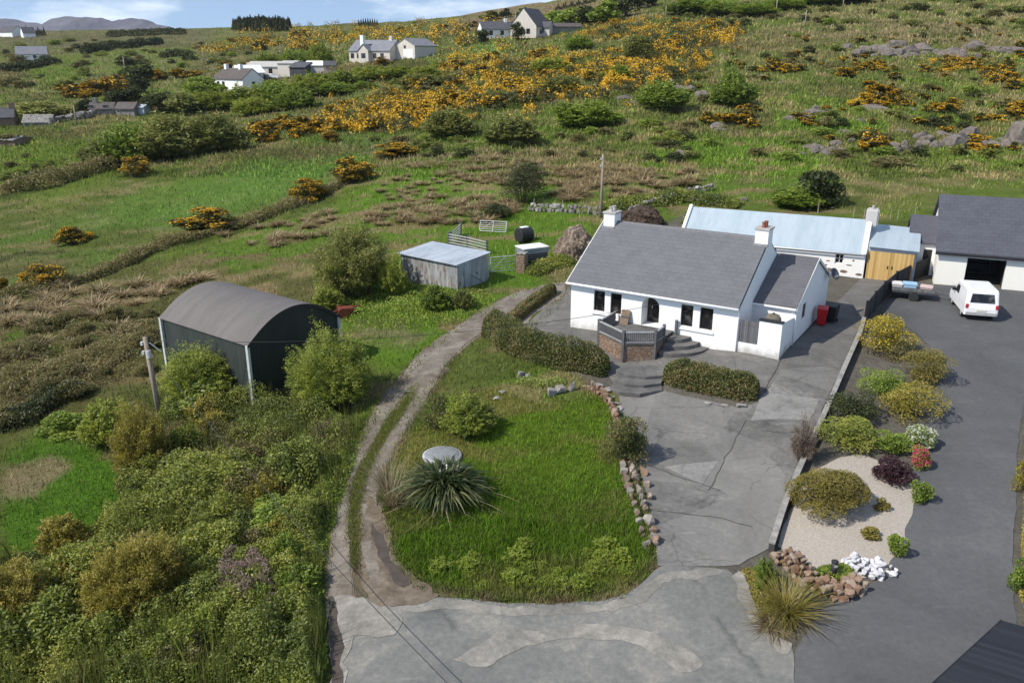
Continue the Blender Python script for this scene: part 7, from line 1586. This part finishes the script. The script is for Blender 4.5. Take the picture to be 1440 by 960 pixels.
for k, (poly, n) in enumerate((([(1285,100),(1310,86),(1370,84),(1372,100),(1330,106)], 14), ([(1380,118),(1390,92),(1440,84),(1440,122)], 14), ([(1175,108),(1200,92),(1255,88),(1245,104)], 10), ([(1055,104),(1080,88),(1135,86),(1110,104)], 10), ([(1195,150),(1230,124),(1285,128),(1275,152)], 14), ([(1285,160),(1345,145),(1345,162)], 7), ([(1405,166),(1440,146),(1440,170)], 7), ([(985,172),(1060,150),(1060,176)], 8), ([(1330,214),(1380,196),(1390,216)], 6), ([(1210,212),(1240,192),(1250,212)], 5))):
    many('gorse_bush', 'yellow gorse bush in one of the dense clusters on the right hillside', 'gorse', 'gorse clusters on the right hillside', GF, poly, n, 900+k, 6, 1.5, 3.0, .6)

# ------------------------------------------------------------------ thin air that fades the far mountains
hz_ = MB().box(-4500, 4500, -60, 5600, -60, 420).build('haze', bpy.data.materials.new('air'))
hm = hz_.data.materials[0]; hm.use_nodes = True; ht = hm.node_tree; ht.nodes.clear(); ho = ht.nodes.new('ShaderNodeOutputMaterial'); hv = ht.nodes.new('ShaderNodeVolumePrincipled')
hv.inputs['Color'].default_value = (.86, .91, 1.0, 1); hv.inputs['Density'].default_value = .00005; hv.inputs['Anisotropy'].default_value = .2; ht.links.new(hv.outputs[0], ho.inputs['Volume'])
tag(hz_, kind='stuff')

for i, (poly, n, hh) in enumerate((([(1290,104),(1320,88),(1372,86),(1372,104)], 2600, .8), ([(1375,120),(1392,94),(1446,84),(1446,124)], 2600, .9), ([(1180,106),(1205,92),(1258,89),(1250,106)], 1800, .7), ([(1060,102),(1090,88),(1140,86),(1110,106)], 1600, .7), ([(1190,152),(1230,126),(1290,128),(1280,154)], 2400, .7), ([(1400,166),(1446,146),(1446,172)], 1200, .7), ([(860,112),(950,84),(1000,70),(1010,84),(940,112)], 2600, .9))):
    gorse_bank(poly, n, 951+i, .22, .15, hh, .5)
r_ = random.Random(77)
for i in range(22):
    cx = 1140+300*r_.random(); rock('grey rock in the long outcrop across the right hillside', cx, 213-12*(cx-1140)/300+r_.uniform(-8, 4), r_.uniform(14, 40), r_.uniform(6, 16), i, 'rocks of the long outcrop', .38)
for i in range(14):
    cx = 1180+260*r_.random(); rock('grey rock in the upper outcrop on the right hillside', cx, 76+r_.uniform(-8, 4), r_.uniform(12, 30), r_.uniform(5, 13), i+1, 'rocks of the upper outcrop', .38)
for i in range(22):
    cx, b = r_.choice(((900, 138), (960, 122), (1075, 118), (1130, 160), (1190, 164), (1250, 152), (1000, 176), (880, 156)));  rock('low grey rock breaking the turf on the mid right hillside', cx+r_.uniform(-34, 34), b+r_.uniform(-8, 8), r_.uniform(10, 30), r_.uniform(4, 9), i+2, 'rocks breaking the turf', .38)
